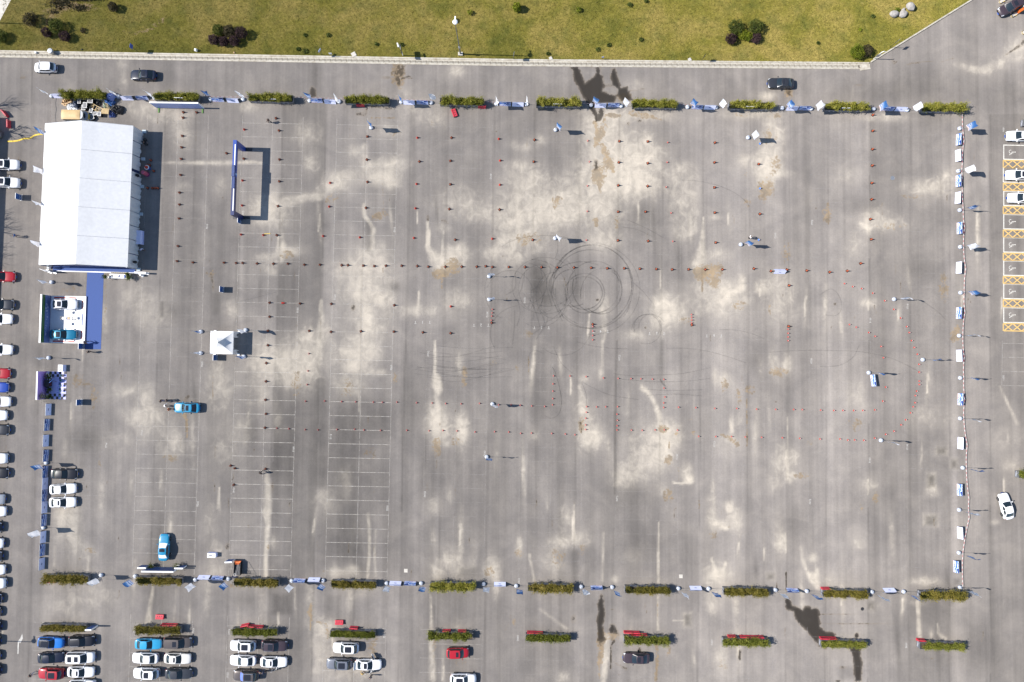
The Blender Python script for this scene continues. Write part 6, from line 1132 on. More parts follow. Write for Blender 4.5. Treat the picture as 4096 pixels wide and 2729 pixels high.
cones('in the column under the blue gate', [(0,0,'R',[(2247,1193)]), (0,0,'k',[(2243,1462)]), (0,1,'R',[(2230,93),(2226,323),(2217,590)])], 'y')
cones('in the column right of the blue gate', [(1,0,'k',[(185,1090),(213,1203),(217,1469)]), (1,1,'k',[(215,102),(203,329),(192,596)]), (1,1,'R',[(68,595)])], 'y')
cones('in the second column right of the gate', [(1,1,'R',[(682,115),(673,333),(618,604)])], 'y')
cones('in the third column right of the gate', [(1,0,'k',[(1025,1258),(1020,1470)]), (1,1,'k',[(1025,107),(1012,345)]), (1,1,'R',[(955,616)])], 'y')
cones('in the fourth column right of the gate', [(1,0,'R',[(1484,1268)]), (1,0,'k',[(1503,1487)]), (1,1,'R',[(1477,125),(1467,349),(1452,622)])], 'y')
cones('in the fifth column right of the gate', [(1,0,'k',[(1798,1268),(1788,1481)]), (1,1,'k',[(1788,129),(1778,356),(1832,638)])], 'y')
cones('in the sixth column right of the gate', [(1,0,'R',[(2233,1279),(2245,1478)]), (1,1,'R',[(2243,133),(2173,629)]), (1,1,'k',[(2240,361)])], 'y')
cones('in the column left of the wet streak', [(2,0,'k',[(207,1288),(200,1489)]), (2,1,'k',[(191,639)])], 'y')
cones('in the red column beside the wet streak', [(2,0,'r',[(698,1296),(714,1488)]), (2,1,'r',[(695,142),(694,376),(685,641)])], 'y')
cones('in first column right of wet streak', [(2,0,'k',[(987,1301),(982,1495)]), (2,1,'k',[(977,139),(976,381),(974,645)])], 'y')
cones('in second column right of wet streak', [(2,0,'k',[(1249,1303),(1248,1503)]), (2,1,'k',[(1247,145),(1227,381),(1252,650)])], 'y')
cones('in the second red column at upper right', [(2,0,'r',[(1433,1311),(1428,1493)]), (2,1,'r',[(1419,153),(1464,391),(1480,653)])], 'y')
cones('in the column left of the blue cones', [(2,0,'k',[(1865,1314),(1861,1496)]), (2,1,'k',[(1861,158),(1864,389),(1872,664)])], 'y')
cones('in the column that holds the blue cones', [(2,0,'u',[(2281,1322)]), (2,0,'k',[(2267,1511)]), (2,1,'u',[(2282,166),(2270,639)]), (2,1,'k',[(2278,401)])], 'y')
cones('in the far right column', [(3,0,'k',[(962,1060),(960,1206),(958,1375),(956,1525)]), (3,1,'k',[(952,117),(950,268),(940,450),(947,635),(850,856)])], 'y')
cones('in the left half of the middle row', [(0,1,'k',[(1630,835),(1775,847),(2060,849),(2172,852),(2232,852)]), (1,1,'k',[(10,857),(160,859),(293,859),(445,868),(588,868),(788,872),(845,872),(987,876),(1088,880),(1195,877),(1340,877),(1483,880),(1585,886),(1740,887),(1892,886),(2030,886),(2112,882),(2173,889),(2325,889)])])
cones('in the right half of the middle row', [(2,1,'k',[(120,889),(272,891),(418,893),(570,894),(728,896),(876,901),(1032,901),(1175,905),(1327,908),(1472,912),(1623,911),(1777,912),(1933,912),(2223,904)]), (3,1,'k',[(26,927),(172,913),(355,922),(565,936),(727,925)])])
cones('in the row just below the middle', [(1,1,'k',[(125,1217),(405,1225),(693,1228),(1272,1240)]), (1,1,'R',[(1792,1251)])])
cones('level with the small tent', [(1,1,'k',[(110,1475),(490,1476),(690,1485),(965,1480),(1268,1483),(1535,1490),(1790,1497)])])
cones('in the column below the small tent', [(1,1,'k',[(125,1346)]), (1,2,'k',[(110,40),(95,204),(92,372),(88,542),(92,671),(83,799)])], 'y')
cones('near the walking person at lower left', [(1,2,'k',[(88,1177)]), (0,2,'k',[(2122,1147),(2160,1172),(2150,1323)])])
cones('in short column beside the two flags', [(1,1,'r',[(2175,1278),(2173,1310),(2170,1340),(2166,1378)]), (1,1,'k',[(2167,1402)])], 'y')
cones('in short column below the tyre circles', [(2,1,'k',[(742,1415)]), (2,1,'r',[(744,1436),(744,1478),(744,1518),(744,1558)])], 'y')
cones('in short column right of tyre circles', [(2,1,'r',[(1652,1326),(1653,1351),(1654,1376),(1653,1403)]), (2,1,'k',[(1653,1422)])], 'y')
cones('in short column left of the curve', [(3,1,'k',[(192,1059),(187,1434)]), (3,1,'r',[(185,1460),(186,1498),(186,1532),(186,1566)])], 'y')
cones('in the three at the upper left lane', [(1,2,'r',[(486,117),(478,276),(471,402)])], 'y')
cones('in the upper lane row', [(1,2,'r',[(456,555),(632,553),(788,558),(917,560),(1080,563),(1164,565),(1297,563),(1478,569),(1622,571),(1746,576),(1888,579),(2057,575),(2233,588),(2346,588)]), (2,2,'r',[(78,592),(183,598),(302,603),(374,588)])])
cones('in the lower lane row', [(1,2,'r',[(192,803),(303,808),(453,816),(572,819),(745,815),(908,813),(994,820),(1147,823),(1388,822),(1594,827),(1721,824),(1850,828),(2016,838),(2196,835),(2326,838)]), (2,2,'r',[(82,850),(181,848),(367,851),(492,857),(581,863)])])
cones('in the top row of the boxed lane', [(2,2,'r',[(383,322),(535,323),(684,329),(842,341),(978,346),(1096,347),(1187,349),(1292,352),(1397,354)])])
cones('in the left side of the boxed lane', [(2,2,'r',[(379,395),(378,462),(377,531)])], 'y')
cones('in the right side of the boxed lane', [(2,2,'r',[(1399,434),(1408,516),(1396,570)])], 'y')
cones('in the upper side of the inner bay', [(2,2,'r',[(688,605),(780,607),(864,606),(972,605)])])
cones('in the left side of the inner bay', [(2,2,'r',[(685,657),(680,711),(680,773),(679,815)])], 'y')
cones('in the right side of the inner bay', [(2,2,'r',[(967,674),(970,730),(968,781),(967,819)])], 'y')
cones('in the row right of the inner bay', [(2,2,'r',[(1100,821),(1199,823),(1318,819),(1402,818),(1523,821)])])
cones('in the right stretch of the upper lane', [(2,2,'r',[(1396,612),(1533,610),(1692,614),(1866,621),(2069,622),(2250,628)]), (3,2,'r',[(71,630),(236,631),(316,632),(485,637),(606,640),(690,640),(788,640),(873,640),(982,634)])])
cones('in the right stretch of the lower lane', [(2,2,'r',[(1718,878),(1876,880),(2020,880),(2147,883),(2296,887)]), (3,2,'r',[(133,891),(293,896),(479,902),(663,902),(735,912),(797,911),(881,914),(981,894)])])
cones('in the outer curve at right', [(3,1,'r',[(704,1041),(780,1069),(862,1087),(964,1129),(1074,1199),(1157,1278),(1220,1358),(1276,1437),(1299,1491),(1320,1565)]), (3,2,'r',[(1344,61),(1374,123),(1389,215),(1390,287),(1391,370),(1391,401),(1367,462),(1355,503),(1353,568),(1335,606),(1310,661),(1266,725),(1224,772),(1159,830),(1083,859)])], 'y')
cones('in the inner curve at right', [(3,1,'r',[(749,1418),(812,1442),(927,1491),(985,1526)]), (3,2,'r',[(1040,51),(1061,155),(1082,425),(1056,554)])], 'y')
p = T(1, 1, 240, 1220); o = obj('traffic_cone', kr, None, None, (p.x, p.y, .18), (0, R(84), 0)); tag(o, 'orange traffic cone lying on its side left of the stained lane', 'traffic cone', 'traffic cones on the lot')
p = T(1, 1, 105, 583); tag(obj('yellow_rod', MB().tube([(-.55, 0, .05), (.55, 0, .05)], .05, 8), M['yellow'], None, (p.x, p.y, 0), (0, 0, R(3))), 'yellow rod lying beside a large red cone', 'rod')
M['paleblock'] = mat('pale_blue_block', (.45, .52, .56), .7)
M['lidgrey'] = mat('grey_lid', (.13, .13, .14), .5)
# ------------------------------------------------------------------ big white marquee
eh, rh = 3.25, 5.35
La, Lb = W(185, 494, eh), W(156.6, 1060, eh); Ra, Rb = W(528.5, 503.7, eh), W(508, 1068, eh); Ga, Gb = W(326, 484, rh), W(304.5, 1058, rh)
cen = (La + Lb + Ra + Rb) / 4; TWd = ((Ra - La).length + (Rb - Lb).length) / 2; TLn = ((La - Lb).length + (Ra - Rb).length) / 2
yd = ((La - Lb).normalized() + (Ra - Rb).normalized()).normalized(); trz = math.atan2(yd.y, yd.x) - math.pi / 2
tent = thing('marquee_tent', 'long white marquee tent with gabled roof at the upper left', 'tent', (cen.x, cen.y, 0), trz)
hx, hy = TWd / 2, TLn / 2; NB = 5; bay = TLn / NB
for side_ in (-1, 1):
    for b in range(NB):
        y0 = -hy + b * bay; m = MB(); nu, nv = 8, 8
        for i in range(nu + 1):
            for j in range(nv + 1):
                u, v = i / nu, j / nv; x = side_ * hx * (1.02 - 1.02 * u); z = eh + (rh - eh) * u - .05 * math.sin(math.pi * v) * math.sin(math.pi * u) + .008 * math.sin(u * 31 + b) * (1 - u)
                z -= .03 * (1 if abs(u - .37) < .08 or abs(u - .68) < .08 else 0)
                m.v.append((x, y0 + .04 + (bay - .08) * v, z))
        for i in range(nu):
            for j in range(nv):
                a_ = i * (nv + 1) + j; f = (a_, a_ + 1, a_ + nv + 2, a_ + nv + 1); m.f.append(f if side_ < 0 else tuple(reversed(f))); m.m.append(0)
        obj('roof_panel', m.mesh('roof_panel', True), M['tentwhite'], tent)
M['keder'] = mat('grey_tent_beam', (.52, .53, .55), .5, .2)
for b in range(NB + 1):
    y = -hy + b * bay; m = MB()
    for s in (-1, 1): m.tube([(s * hx * 1.02, y, eh - .01), (0, y, rh + .01)], .035, 5); m.box((s * (hx - .08), y, eh / 2), (.14, .14, eh - .02))
    obj('frame_arch', m, M['keder'], tent)
    for s in (-1, 1): obj('ballast_block', MB().box((s * (hx + .42), y, .14), (.62, .55, .28)), M['paleblock'] if 'paleblock' in M else M['steel'], tent)
def curtain(x, y0, y1, z0, z1, amp, ph, wid=.0):
    m = MB(); n = 22
    for k in range(n + 1):
        s = k / n; y = lerp(y0, y1, s); bot = z0 + wid * (abs(2 * s - 1) ** 2)
        for z in (z1, lerp(bot, z1, .5), bot):
            f = (z1 - z) / (z1 - z0); m.v.append((x + amp * f * math.sin(s * 13 + ph) + amp * .5 * f * math.sin(s * 31 + ph) + .18 * f, y, z))
    for k in range(n):
        for q in range(2): a_ = k * 3 + q; m.f.append((a_, a_ + 1, a_ + 4, a_ + 3)); m.m.append(0)
    return m.mesh('wall_curtain', True)
gaps = {4: (.16, .52), 3: (.1, .30), 2: (.0, .04), 1: (.0, .05), 0: (.02, .1)}
for b in range(NB):
    y0, y1 = -hy + b * bay + .08, -hy + (b + 1) * bay - .08; ym = (y0 + y1) / 2
    for q, (a_, c_) in enumerate(((y0, ym - .06), (ym + .06, y1))):
        op = .55 if (b == 4 and q == 0) or (b == 3 and q == 1) else .04
        if b == 3 and q == 0: c_ -= .35
        obj('wall_curtain', curtain(hx, a_, c_, op, eh - .03, .09, b * 2 + q, .35 if op > .1 else .1), M['tentwhite'], tent)
    obj('wall_panel', MB().box((-hx + .02, (y0 + y1) / 2, eh / 2), (.03, bay - .3, eh - .1)), M['tentwhite'], tent)
gb = MB(); gb.add([(-hx, hy + .0, .02), (hx, hy, .02), (hx, hy, eh), (0, hy, rh), (-hx, hy, eh)], [(0, 1, 2, 3, 4)]); obj('rear_gable', gb, M['tentwhite'], tent)
gb = MB(); gb.add([(-hx, -hy, eh - .55), (hx, -hy, eh - .55), (hx, -hy, eh), (0, -hy, rh), (-hx, -hy, eh)], [(0, 1, 2, 3, 4)]); obj('front_gable', gb, M['navy'], tent)
obj('floor', MB().box((0, -.35, .06), (TWd - .5, TLn + .5, .10)), M['carpet'], tent); obj('floor_edge', MB().box((.3, -hy - .66, .075), (TWd - 1.2, .16, .15)), M['white'], tent)
# things at the marquee front
p = T(0, 1, 1085, 972, .8); tb_ = thing('reception_table', 'long white reception table in front of the marquee', 'table', (p.x, p.y, 0), GA - R(.6))
obj('table_top', MB().box((0, 0, .74), (3.1, .78, .05)), M['white'], tb_); obj('table_cloth', MB().box((0, 0, .36), (3.06, .74, .70)), M['offwhite'], tb_)
for k, (x, y, sx, sy, mt) in enumerate(((-1.1, .1, .36, .24, 'darkmetal'), (-.6, .12, .12, .12, 'orange'), (.2, .0, .42, .28, 'navy'), (1.2, -.05, .55, .38, 'blue'), (.7, -.1, .3, .05, 'paleblue'))):
    q = obj('leaflet', MB().box((0, 0, .02), (sx, sy, .04)), M[mt], None, (p.x + x, p.y + y, .765), (0, 0, k * .5)); tag(q, ['black laptop at the left end of the reception table', 'small orange box on the reception table', 'navy folder in the middle of the reception table', 'blue brochure at the right of the reception table', 'pale blue pen tray on the reception table'][k], 'table item'); q.name = ['laptop', 'small_box', 'folder', 'brochure', 'pen_tray'][k]
p2 = T(0, 1, 1105, 943, .3); o = thing('striped_fence', 'low yellow and black striped fence behind the reception table', 'fence', (p2.x, p2.y, 0), GA)
for k in range(15): obj('slat', MB().box((-1.4 + k * .2, 0, .35), (.10, .06, .7)), M['yellow'] if k % 2 else M['black'], o)
obj('rail', MB().box((0, .05, .55), (3.0, .04, .06)), M['darkmetal'], o)
def potted(label, pos, h, r, seed, pot=.3):
    o = thing('potted_plant', label, 'plant', pos, 0, 'potted plants'); obj('pot', MB().lathe([(.16, 0), (.22, pot), (.18, pot), (.17, pot - .05), (0, pot - .05)], 14), M['white'], o)
    rng = np.random.default_rng(seed); n = 420; d = rng.normal(size=(n, 3)) * [r * .7, r * .7, .35 * h] * np.array([.5, .5, .5]) + [0, 0, h * .72]; d = d[d[:, 2] > pot]
    obj('foliage', leaf_mesh('foliage', leaves(d, .075, rng, .4, 2.2)), M['weed'], o); obj('stem', MB().tube([(0, 0, pot - .05), (.03, 0, h * .7)], .02, 5), M['twig'], o)
potted('tall potted plant left of the reception table', T(0, 1, 1000, 985), 1.7, .55, 1); potted('bushy potted plant right of the reception table', T(0, 1, 1205, 992), 1.3, .7, 2); potted('potted plant behind the bushy one at the reception table', T(0, 1, 1195, 962), 1.1, .5, 3)
potted('potted plant left of the lower photo wall', T(0, 3, 1405, 495), 1.0, .7, 4); potted('green potted plant right of the lower photo wall', T(0, 3, 1645, 495), 1.2, .9, 5)
for k, (x, y, rz, w, lab) in enumerate(((452, 928, -22, 1.2, 'white pull-up banner at the left of the marquee front'), (500, 935, -20, 1.0, 'second white pull-up banner at the left of the marquee front'), (1320, 948, -2, 2.1, 'wide white banner at the right of the marquee front'))):
    p = T(0, 1, x, y); o = thing('standing_banner', lab, 'banner', (p.x, p.y, 0), R(rz), 'banners at the marquee front'); obj('panel', MB().box((0, 0, .62 if k == 2 else .9), (w, .30 if k == 2 else .06, 1.2 if k == 2 else 1.75)), M['offwhite'], o); obj('base', MB().box((0, 0, .02), (w * .9, .45, .04)), M['steel'], o)
p = T(0, 1, 1312, 967); o = thing('white_bollard', 'short white bollard right of the reception table', 'bollard', (p.x, p.y, 0)); obj('post', MB().lathe([(.2, 0), (.2, .7), (.14, .8), (0, .82)], 14), M['white'], o); obj('foot', MB().lathe([(.28, 0), (.28, .06), (.2, .07)], 14), M['white'], o)
for k, (i, j, x, y, lab) in enumerate(((0, 1, 1290, 70, 'black loudspeaker on tripod at the middle of the marquee side'), (0, 1, 1268, 855, 'black loudspeaker on tripod at the lower corner of the marquee'))):
    p = T(i, j, x, y); o = thing('loudspeaker', lab, 'speaker', (p.x + .4, p.y, 0), .4); obj('cabinet', MB().box((0, 0, 1.75), (.42, .4, .68), taper=.85), M['black'], o); m = MB(); m.tube([(0, 0, .4), (0, 0, 1.45)], .025, 6)
    for a_ in (0, 2.1, 4.2): m.tube([(0, 0, .75), (.55 * math.cos(a_), .55 * math.sin(a_), .02)], .018, 5)
    obj('tripod', m, M['darkmetal'], o)
p = T(0, 1, 1290, 622); o = thing('skirted_table', 'white table with pleated cloth at the open side of the marquee', 'table', (p.x, p.y, 0), GA)
obj('table_top', MB().box((0, 0, .75), (.95, 2.5, .04)), M['bannerw'], o); n = 60
for sgx in (-1, 1):
    m = MB()
    for k in range(n):
        y0, y1 = -1.25 + 2.5 * k / n, -1.25 + 2.5 * (k + 1) / n; a0, a1 = .05 * (k % 2), .05 * ((k + 1) % 2)
        m.quad((sgx * .48, y0, .75), (sgx * .48, y1, .75), (sgx * (.62 + a1 * 3), y1, .03), (sgx * (.62 + a0 * 3), y0, .03))
    obj('pleated_cloth', m, M['bannerw'], o)
# inflatable figures and bags in the shade of the marquee
p = T(0, 0, 1372, 1552); o = thing('gnome_cone', 'red and white striped pointed figure in the marquee shade', 'figure', (p.x, p.y, 0)); obj('body', MB().lathe([(.3, 0), (.32, .5), (.34, .8)], 14), M['blue'], o); obj('brim', MB().lathe([(.42, .8), (.44, .86), (.3, .9)], 14), M['white'], o); obj('hat', MB().lathe([(.3, .9), (.18, 1.25), (.05, 1.55), (0, 1.6)], 14), M['conered'], o)
M['pink'] = mat('pink_vinyl', (.50, .10, .16), .5)
p = T(0, 1, 1355, 38); o = thing('inflatable_column', 'pink round inflatable column in the marquee shade', 'inflatable', (p.x, p.y, 0)); obj('column', MB().lathe([(.34, 0), (.36, .5), (.34, 1.5), (.3, 1.62), (0, 1.64)], 18), M['pink'], o); obj('foot', MB().lathe([(.45, 0), (.45, .14), (.36, .2)], 18), mat('magenta_vinyl', (.2, .02, .12), .5), o)
for k, (x, y, s) in enumerate(((1292, 1300, 1.1), (1340, 1290, .8), (1352, 1330, .7))):
    p = T(0, 0, x, y); m = MB(); m.lathe([(.3 * s, 0), (.42 * s, .25), (.36 * s, .6 * s), (.12 * s, .8 * s), (0, .84 * s)], 10); o = obj('black_bag', m.mesh('black_bag', True), M['black'], None, (p.x, p.y, 0), (0, 0, k)); tag(o, ['largest black bag at the upper opening of the marquee', 'black bag outside the marquee opening, upper of two', 'black bag outside the marquee opening, lower of two'][k], 'bag', 'black bags at the marquee')

# ------------------------------------------------------------------ blue gate
ga, gb_ = W(976, 598), W(966, 871); gc = (ga + gb_) / 2; gl_ = (ga - gb_).length; grz = math.atan2((ga - gb_).y, (ga - gb_).x) - math.pi / 2
gate = thing('event_gate', 'tall blue printed gate standing across the upper left of the lot', 'gate', (gc.x, gc.y, 0), grz)
M['gateblue'] = print_mat('blue_gate_print', [(.0, (.01, .02, .10)), (.4, (.015, .05, .30)), (.6, (.05, .20, .55)), (.75, (.30, .45, .70)), (1.0, (.01, .05, .28))], 1, (.6, .12, .6), (0, 3, 1))
for s in (-1, 1):
    obj('column', MB().box((0, s * gl_ / 2, 1.7), (.62, .78, 3.4)), M['gateblue'], gate)
    m = MB(); m.box((-.9, s * gl_ / 2, .03), (1.2, .5, .06)); m.box((.9, s * gl_ / 2, .03), (1.2, .5, .06)); obj('foot', m, M['darkmetal'], gate)
obj('beam', MB().box((0, 0, 3.75), (.62, gl_ + .78, .70)), M['gateblue'], gate)
m = MB(); m.box((.1, gl_ * .27, 4.115), (.16, gl_ * .5 - 1.2, .03)); m.box((.1, -gl_ * .27, 4.115), (.16, gl_ * .5 - 1.2, .03)); obj('top_strip', m, M['white'], gate)
m = MB(); m.box((0, gl_ * .09, 4.26), (.5, 2.0, .32)); m.box((0, -gl_ * .07, 4.16), (.5, 2.2, .12)); obj('raised_sign', m, M['navy'], gate); obj('sign_back', MB().box((-.28, 0, 4.02), (.05, 3.9, .5)), M['steel'], gate)
# ------------------------------------------------------------------ small peaked tent
pc = (T(0, 1, 1935, 1478, 2.3) + T(0, 1, 2147, 1478, 2.3) + T(0, 2, 1930, 120, 2.3) + T(0, 2, 2142, 122, 2.3)) / 4
pt = thing('peaked_tent', 'small square white tent with a pointed roof', 'tent', (pc.x, pc.y, 0), GA); w = 2.03; m = MB(); n = 12
for k in range(n + 1):
    u = k / n; r = 1 - u; z = 2.3 + 1.75 * (.35 * u + .65 * u ** 3.2)
    for (cx, cy) in ((-1, -1), (0, -1), (1, -1), (1, 0), (1, 1), (0, 1), (-1, 1), (-1, 0)): m.v.append((cx * w * r * (1 if abs(cx) == abs(cy) else 1 - .0), cy * w * r, z))
for k in range(n):
    for q in range(8): m.f.append((k * 8 + q, k * 8 + (q + 1) % 8, (k + 1) * 8 + (q + 1) % 8, (k + 1) * 8 + q)); m.m.append(0)
obj('roof', m, M['tentwhite'], pt)
for s in (-1, 1):
    for t_ in (-1, 1): obj('pole', MB().box((s * (w - .05), t_ * (w - .05), 1.15), (.08, .08, 2.3)), M['white'], pt); obj('foot_weight', MB().box((s * (w + .12), t_ * (w + .02), .09), (.42, .35, .18)), M['offwhite'], pt)
def valance(a_, b_, drop, nm):
    m = MB(); k = 16; a_, b_ = Vector(a_), Vector(b_)
    for q in range(k + 1):
        s = q / k; p = a_.lerp(b_, s); d = drop + .10 * abs(math.sin(s * math.pi * 5)); m.v += [tuple(p), (p.x, p.y, p.z - d)]
    for q in range(k): m.f.append((2 * q, 2 * q + 1, 2 * q + 3, 2 * q + 2)); m.m.append(0)
    obj(nm, m, M['tentwhite'], pt)
for a_, b_ in (((-w, -w, 2.29), (w, -w, 2.29)), ((w, -w, 2.29), (w, w, 2.29)), ((w, w, 2.29), (-w, w, 2.29)), ((-w, w, 2.29), (-w, -w, 2.29))): valance(a_, b_, .28, 'valance')
obj('side_wall', MB().box((-w + .03, 0, 1.05), (.02, 2 * w - .2, 2.0)), M['tentwhite'], pt)
for (y0, y1, drop) in ((.95, 1.95, 1.6), (-1.95, -1.2, 1.9)):
    m = MB(); k = 10
    for q in range(k + 1):
        s = q / k; y = lerp(y0, y1, s); m.v += [(w + .02, y, 2.05), (w + .10 + .12 * math.sin(q * 1.7), y, 2.05 - drop * (.75 + .25 * math.sin(q)))]
    for q in range(k): m.f.append((2 * q, 2 * q + 1, 2 * q + 3, 2 * q + 2)); m.m.append(0)
    obj('tied_curtain', m, M['tentwhite'], pt)
# ------------------------------------------------------------------ blue carpet and the display platform with two cars
A_ = T(0, 1, 803, 925); B_ = T(0, 1, 955, 930); C_ = T(0, 2, 928, 78); D_p = T(0, 2, 768, 75); E_ = T(0, 1, 796, 1150)
m = MB(); m.prism([(p.x, p.y) for p in (A_, D_p, C_, B_)], 0, .016); tag(obj('carpet', m, M['carpet']), 'blue carpet running from the marquee to the display platform', 'carpet', kind='thing')
M['platf'] = mat('white_platform_vinyl', (.72, .72, .74), .5, var=.05); M['redstrip'] = mat('red_strip', (.50, .06, .05), .5, var=.05)
c00, c10, c11, c01 = T(0, 1, 468, 1153, .2), T(0, 1, 795, 1158, .2), T(0, 2, 775, 23, .2), T(0, 2, 455, 18, .2)
pc = (c00 + c10 + c11 + c01) / 4; xd = ((c10 - c00) + (c11 - c01)).normalized(); prz = math.atan2(xd.y, xd.x); PW = ((c10 - c00).length + (c11 - c01).length) / 2; PLn = ((c00 - c01).length + (c10 - c11).length) / 2
plat = thing('display_platform', 'white display platform with printed backdrop holding two cars', 'platform', (pc.x, pc.y, 0), prz)
obj('deck', MB().box((0, 0, .1), (PW, PLn, .2)), M['platf'], plat); obj('edge', MB().box((PW / 2 + .02, 0, .095), (.05, PLn, .19)), M['navy'], plat)
bk = MB(); bk.box((-PW / 2 - .18, 0, 1.25), (.30, PLn + .1, 2.5)); bd_ = obj('backdrop', bk, M['white'], plat)
xf = -PW / 2 - .02
t = NT('backdrop_print'); v = t.sepxyz(t.coord('Object')); n = t.noise(t.coord(), 3, 4, .6); c = t.ramp(t.math('ADD', t.mr(v[2], 0, 2.5), t.math('MULTIPLY', t.math('SUBTRACT', n, .5), .10)), [(.0, (.02, .02, .05)), (.10, (.02, .03, .09)), (.13, (.13, .19, .40)), (.62, (.10, .16, .38)), (.66, (.03, .09, .03)), (.9, (.05, .16, .05)), (.96, (.02, .06, .10))])
t.lk(c, t.b.inputs['Base Color']); M['backprint'] = t.mat
obj('print', MB().quad((xf, -PLn / 2, .21), (xf, PLn / 2, .21), (xf, PLn / 2, 2.48), (xf, -PLn / 2, 2.48)), M['backprint'], bd_)
M['glyph'] = mat('pale_lettering', (.42, .46, .62), .5)
for k in range(11):
    y = -PLn * .32 + k * PLn * .062; m = MB(); rr_ = random.Random(k)
    for q in range(4): m.box((0, y + rr_.uniform(-.14, .14), 1.15 + rr_.uniform(-.22, .22)), (.01, rr_.choice((.05, .30)), rr_.choice((.30, .06))))
    obj('lettering', m, M['glyph'], bd_, (xf + .008, 0, 0))
for (x, y, sx, sy, s, rot) in ((-.1 * PW, PLn / 2 - .32, 3.9, .26, '4709mm', 0), (-.1 * PW, -PLn / 2 + .32, 3.9, .26, '4785mm', 0), (PW / 2 - .62, PLn * .32, .26, 1.45, '1835mm', -90), (PW / 2 - .62, -PLn * .32, .26, 1.45, '1831mm', -90)):
    obj('red_strip', MB().box((x, y, .204), (sx, sy, .008)), M['redstrip'], plat); obj('lettering', text_mesh(s, .24), M['white'], plat, (x + (.5 if not rot else 0), y, .2095), (0, 0, R(rot)))
obj('printed_band', MB().box((PW / 2 - .55, 0, .204), (.16, 2.1, .008)), M['carpet'], plat); obj('lettering', text_mesh('TIFITFTIF', .24), M['paleblue'], plat, (PW / 2 - .80, 0, .21), (0, 0, R(-90)))
Mx = Matrix.Translation((pc.x, pc.y, 0)) @ Matrix.Rotation(prz, 4, 'Z')
def onplat(i, j, x, y, h): p = T(i, j, x, y, h); return Vector((p.x, p.y, .2))
car('white sedan on display, upper car on the platform', onplat(0,1,590,1232,.9), prz, 'sedan', (.74,.75,.80), ('big',), plate=False, group='cars on the display platform'); car('teal blue car on display, lower car on the platform', onplat(0,1,580,1510,.9), prz, 'sedan', TEAL, ('big',), plate=False, group='cars on the display platform', metal=.2)
def chair(label, pos, rz):
    o = thing('rattan_chair', label, 'chair', pos, rz, 'rattan chairs on the platform'); obj('seat', MB().lathe([(.25, .42), (.27, .45), (.0, .47)], 12), M['white'], o); m = MB()
    for a_ in (45, 135, 225, 315): m.tube([(.22 * math.cos(R(a_)), .22 * math.sin(R(a_)), .42), (.27 * math.cos(R(a_)), .27 * math.sin(R(a_)), 0)], .018, 5)
    obj('legs', m, M['wood'], o); m = MB(); P_ = [(-.12 - .16 * math.cos(R(a_)), .30 * math.sin(R(a_)), .72 + .1 * math.cos(R(a_))) for a_ in range(-100, 101, 20)]; m.tube(P_, .022, 5)
    for k in range(1, 10, 2): m.tube([P_[k], (P_[k][0] * .7, P_[k][1] * .7, .44)], .012, 4)
    obj('backrest', m, M['wood'], o)
pt0 = onplat(0,1,630,1360,.8); o = thing('coffee_table', 'small table with blue framed top between rattan chairs', 'table', pt0, prz); obj('top', MB().box((0, 0, .55), (.62, .62, .04)), M['wood'], o); obj('frame', MB().box((0, 0, .575), (.66, .66, .02)), M['blue'], o); obj('inlay', MB().box((0, 0, .59), (.46, .46, .02)), M['wood'], o)
for a_ in (-1, 1):
    for b_ in (-1, 1): obj('leg', MB().box((a_ * .25, b_ * .25, .27), (.04, .04, .53)), M['wood'], o)
for lab, dx, dy, rz in (('rattan chair above the coffee table', 0, 1.05, -90), ('rattan chair left of the coffee table', -1.05, 0, 0), ('rattan chair right of the coffee table', .95, .05, 180), ('rattan chair below the coffee table', -.05, -1.0, 90)):
    q = pt0 + Vector((dx * math.cos(prz) - dy * math.sin(prz), dx * math.sin(prz) + dy * math.cos(prz), 0)); chair(lab, q, prz + R(rz))
# ------------------------------------------------------------------ purple photo corner on a chequered mat
c00, c10, c11, c01 = T(0, 2, 435, 280), T(0, 2, 614, 282), T(0, 2, 604, 536), T(0, 2, 425, 536)
pc = (c00 + c10 + c11 + c01) / 4; xd = (c10 - c00).normalized(); yd2 = (c00 - c01).normalized(); srz = math.atan2(xd.y, xd.x); SW, SL = (c10 - c00).length, (c00 - c01).length
st_ = thing('photo_backdrop', 'purple photo backdrop with chequered mat at the left side', 'backdrop', (pc.x, pc.y, 0), srz)
M['mat1'] = mat('lavender_tile', (.48, .48, .80), .7, var=.08); M['mat2'] = mat('dark_tile', (.05, .045, .05), .7); M['purple'] = print_mat('purple_print', [(.0, (.03, .03, .20)), (.15, (.16, .09, .40)), (.5, (.40, .22, .58)), (1.0, (.44, .28, .70))], 2, (1, 1, 1), (0, 0, 0))
obj('mat_base', MB().box((0, 0, .015), (SW, SL, .03)), M['mat1'], st_)
nx_, ny_ = 8, 10; dx, dy = SW / nx_, SL / ny_
for i in range(nx_):
    for j in range(ny_):
        if (i + j) % 2 == 0 and (i in (0, 1, 5, 7) or j in (0, 1, 8, 9)): obj('mat_tile', MB().box((-SW / 2 + (i + .5) * dx, -SL / 2 + (j + .5) * dy, .034), (dx * .98, dy * .98, .01)), M['mat2'], st_)
w_ = obj('wall', MB().box((-SW / 2 - .14, 0, 1.2), (.24, SL, 2.4)), M['white'], st_); xw = -SW / 2 - .016
obj('print', MB().quad((xw, -SL / 2, .03), (xw, SL / 2, .03), (xw, SL / 2, 2.38), (xw, -SL / 2, 2.38)), M['purple'], w_)
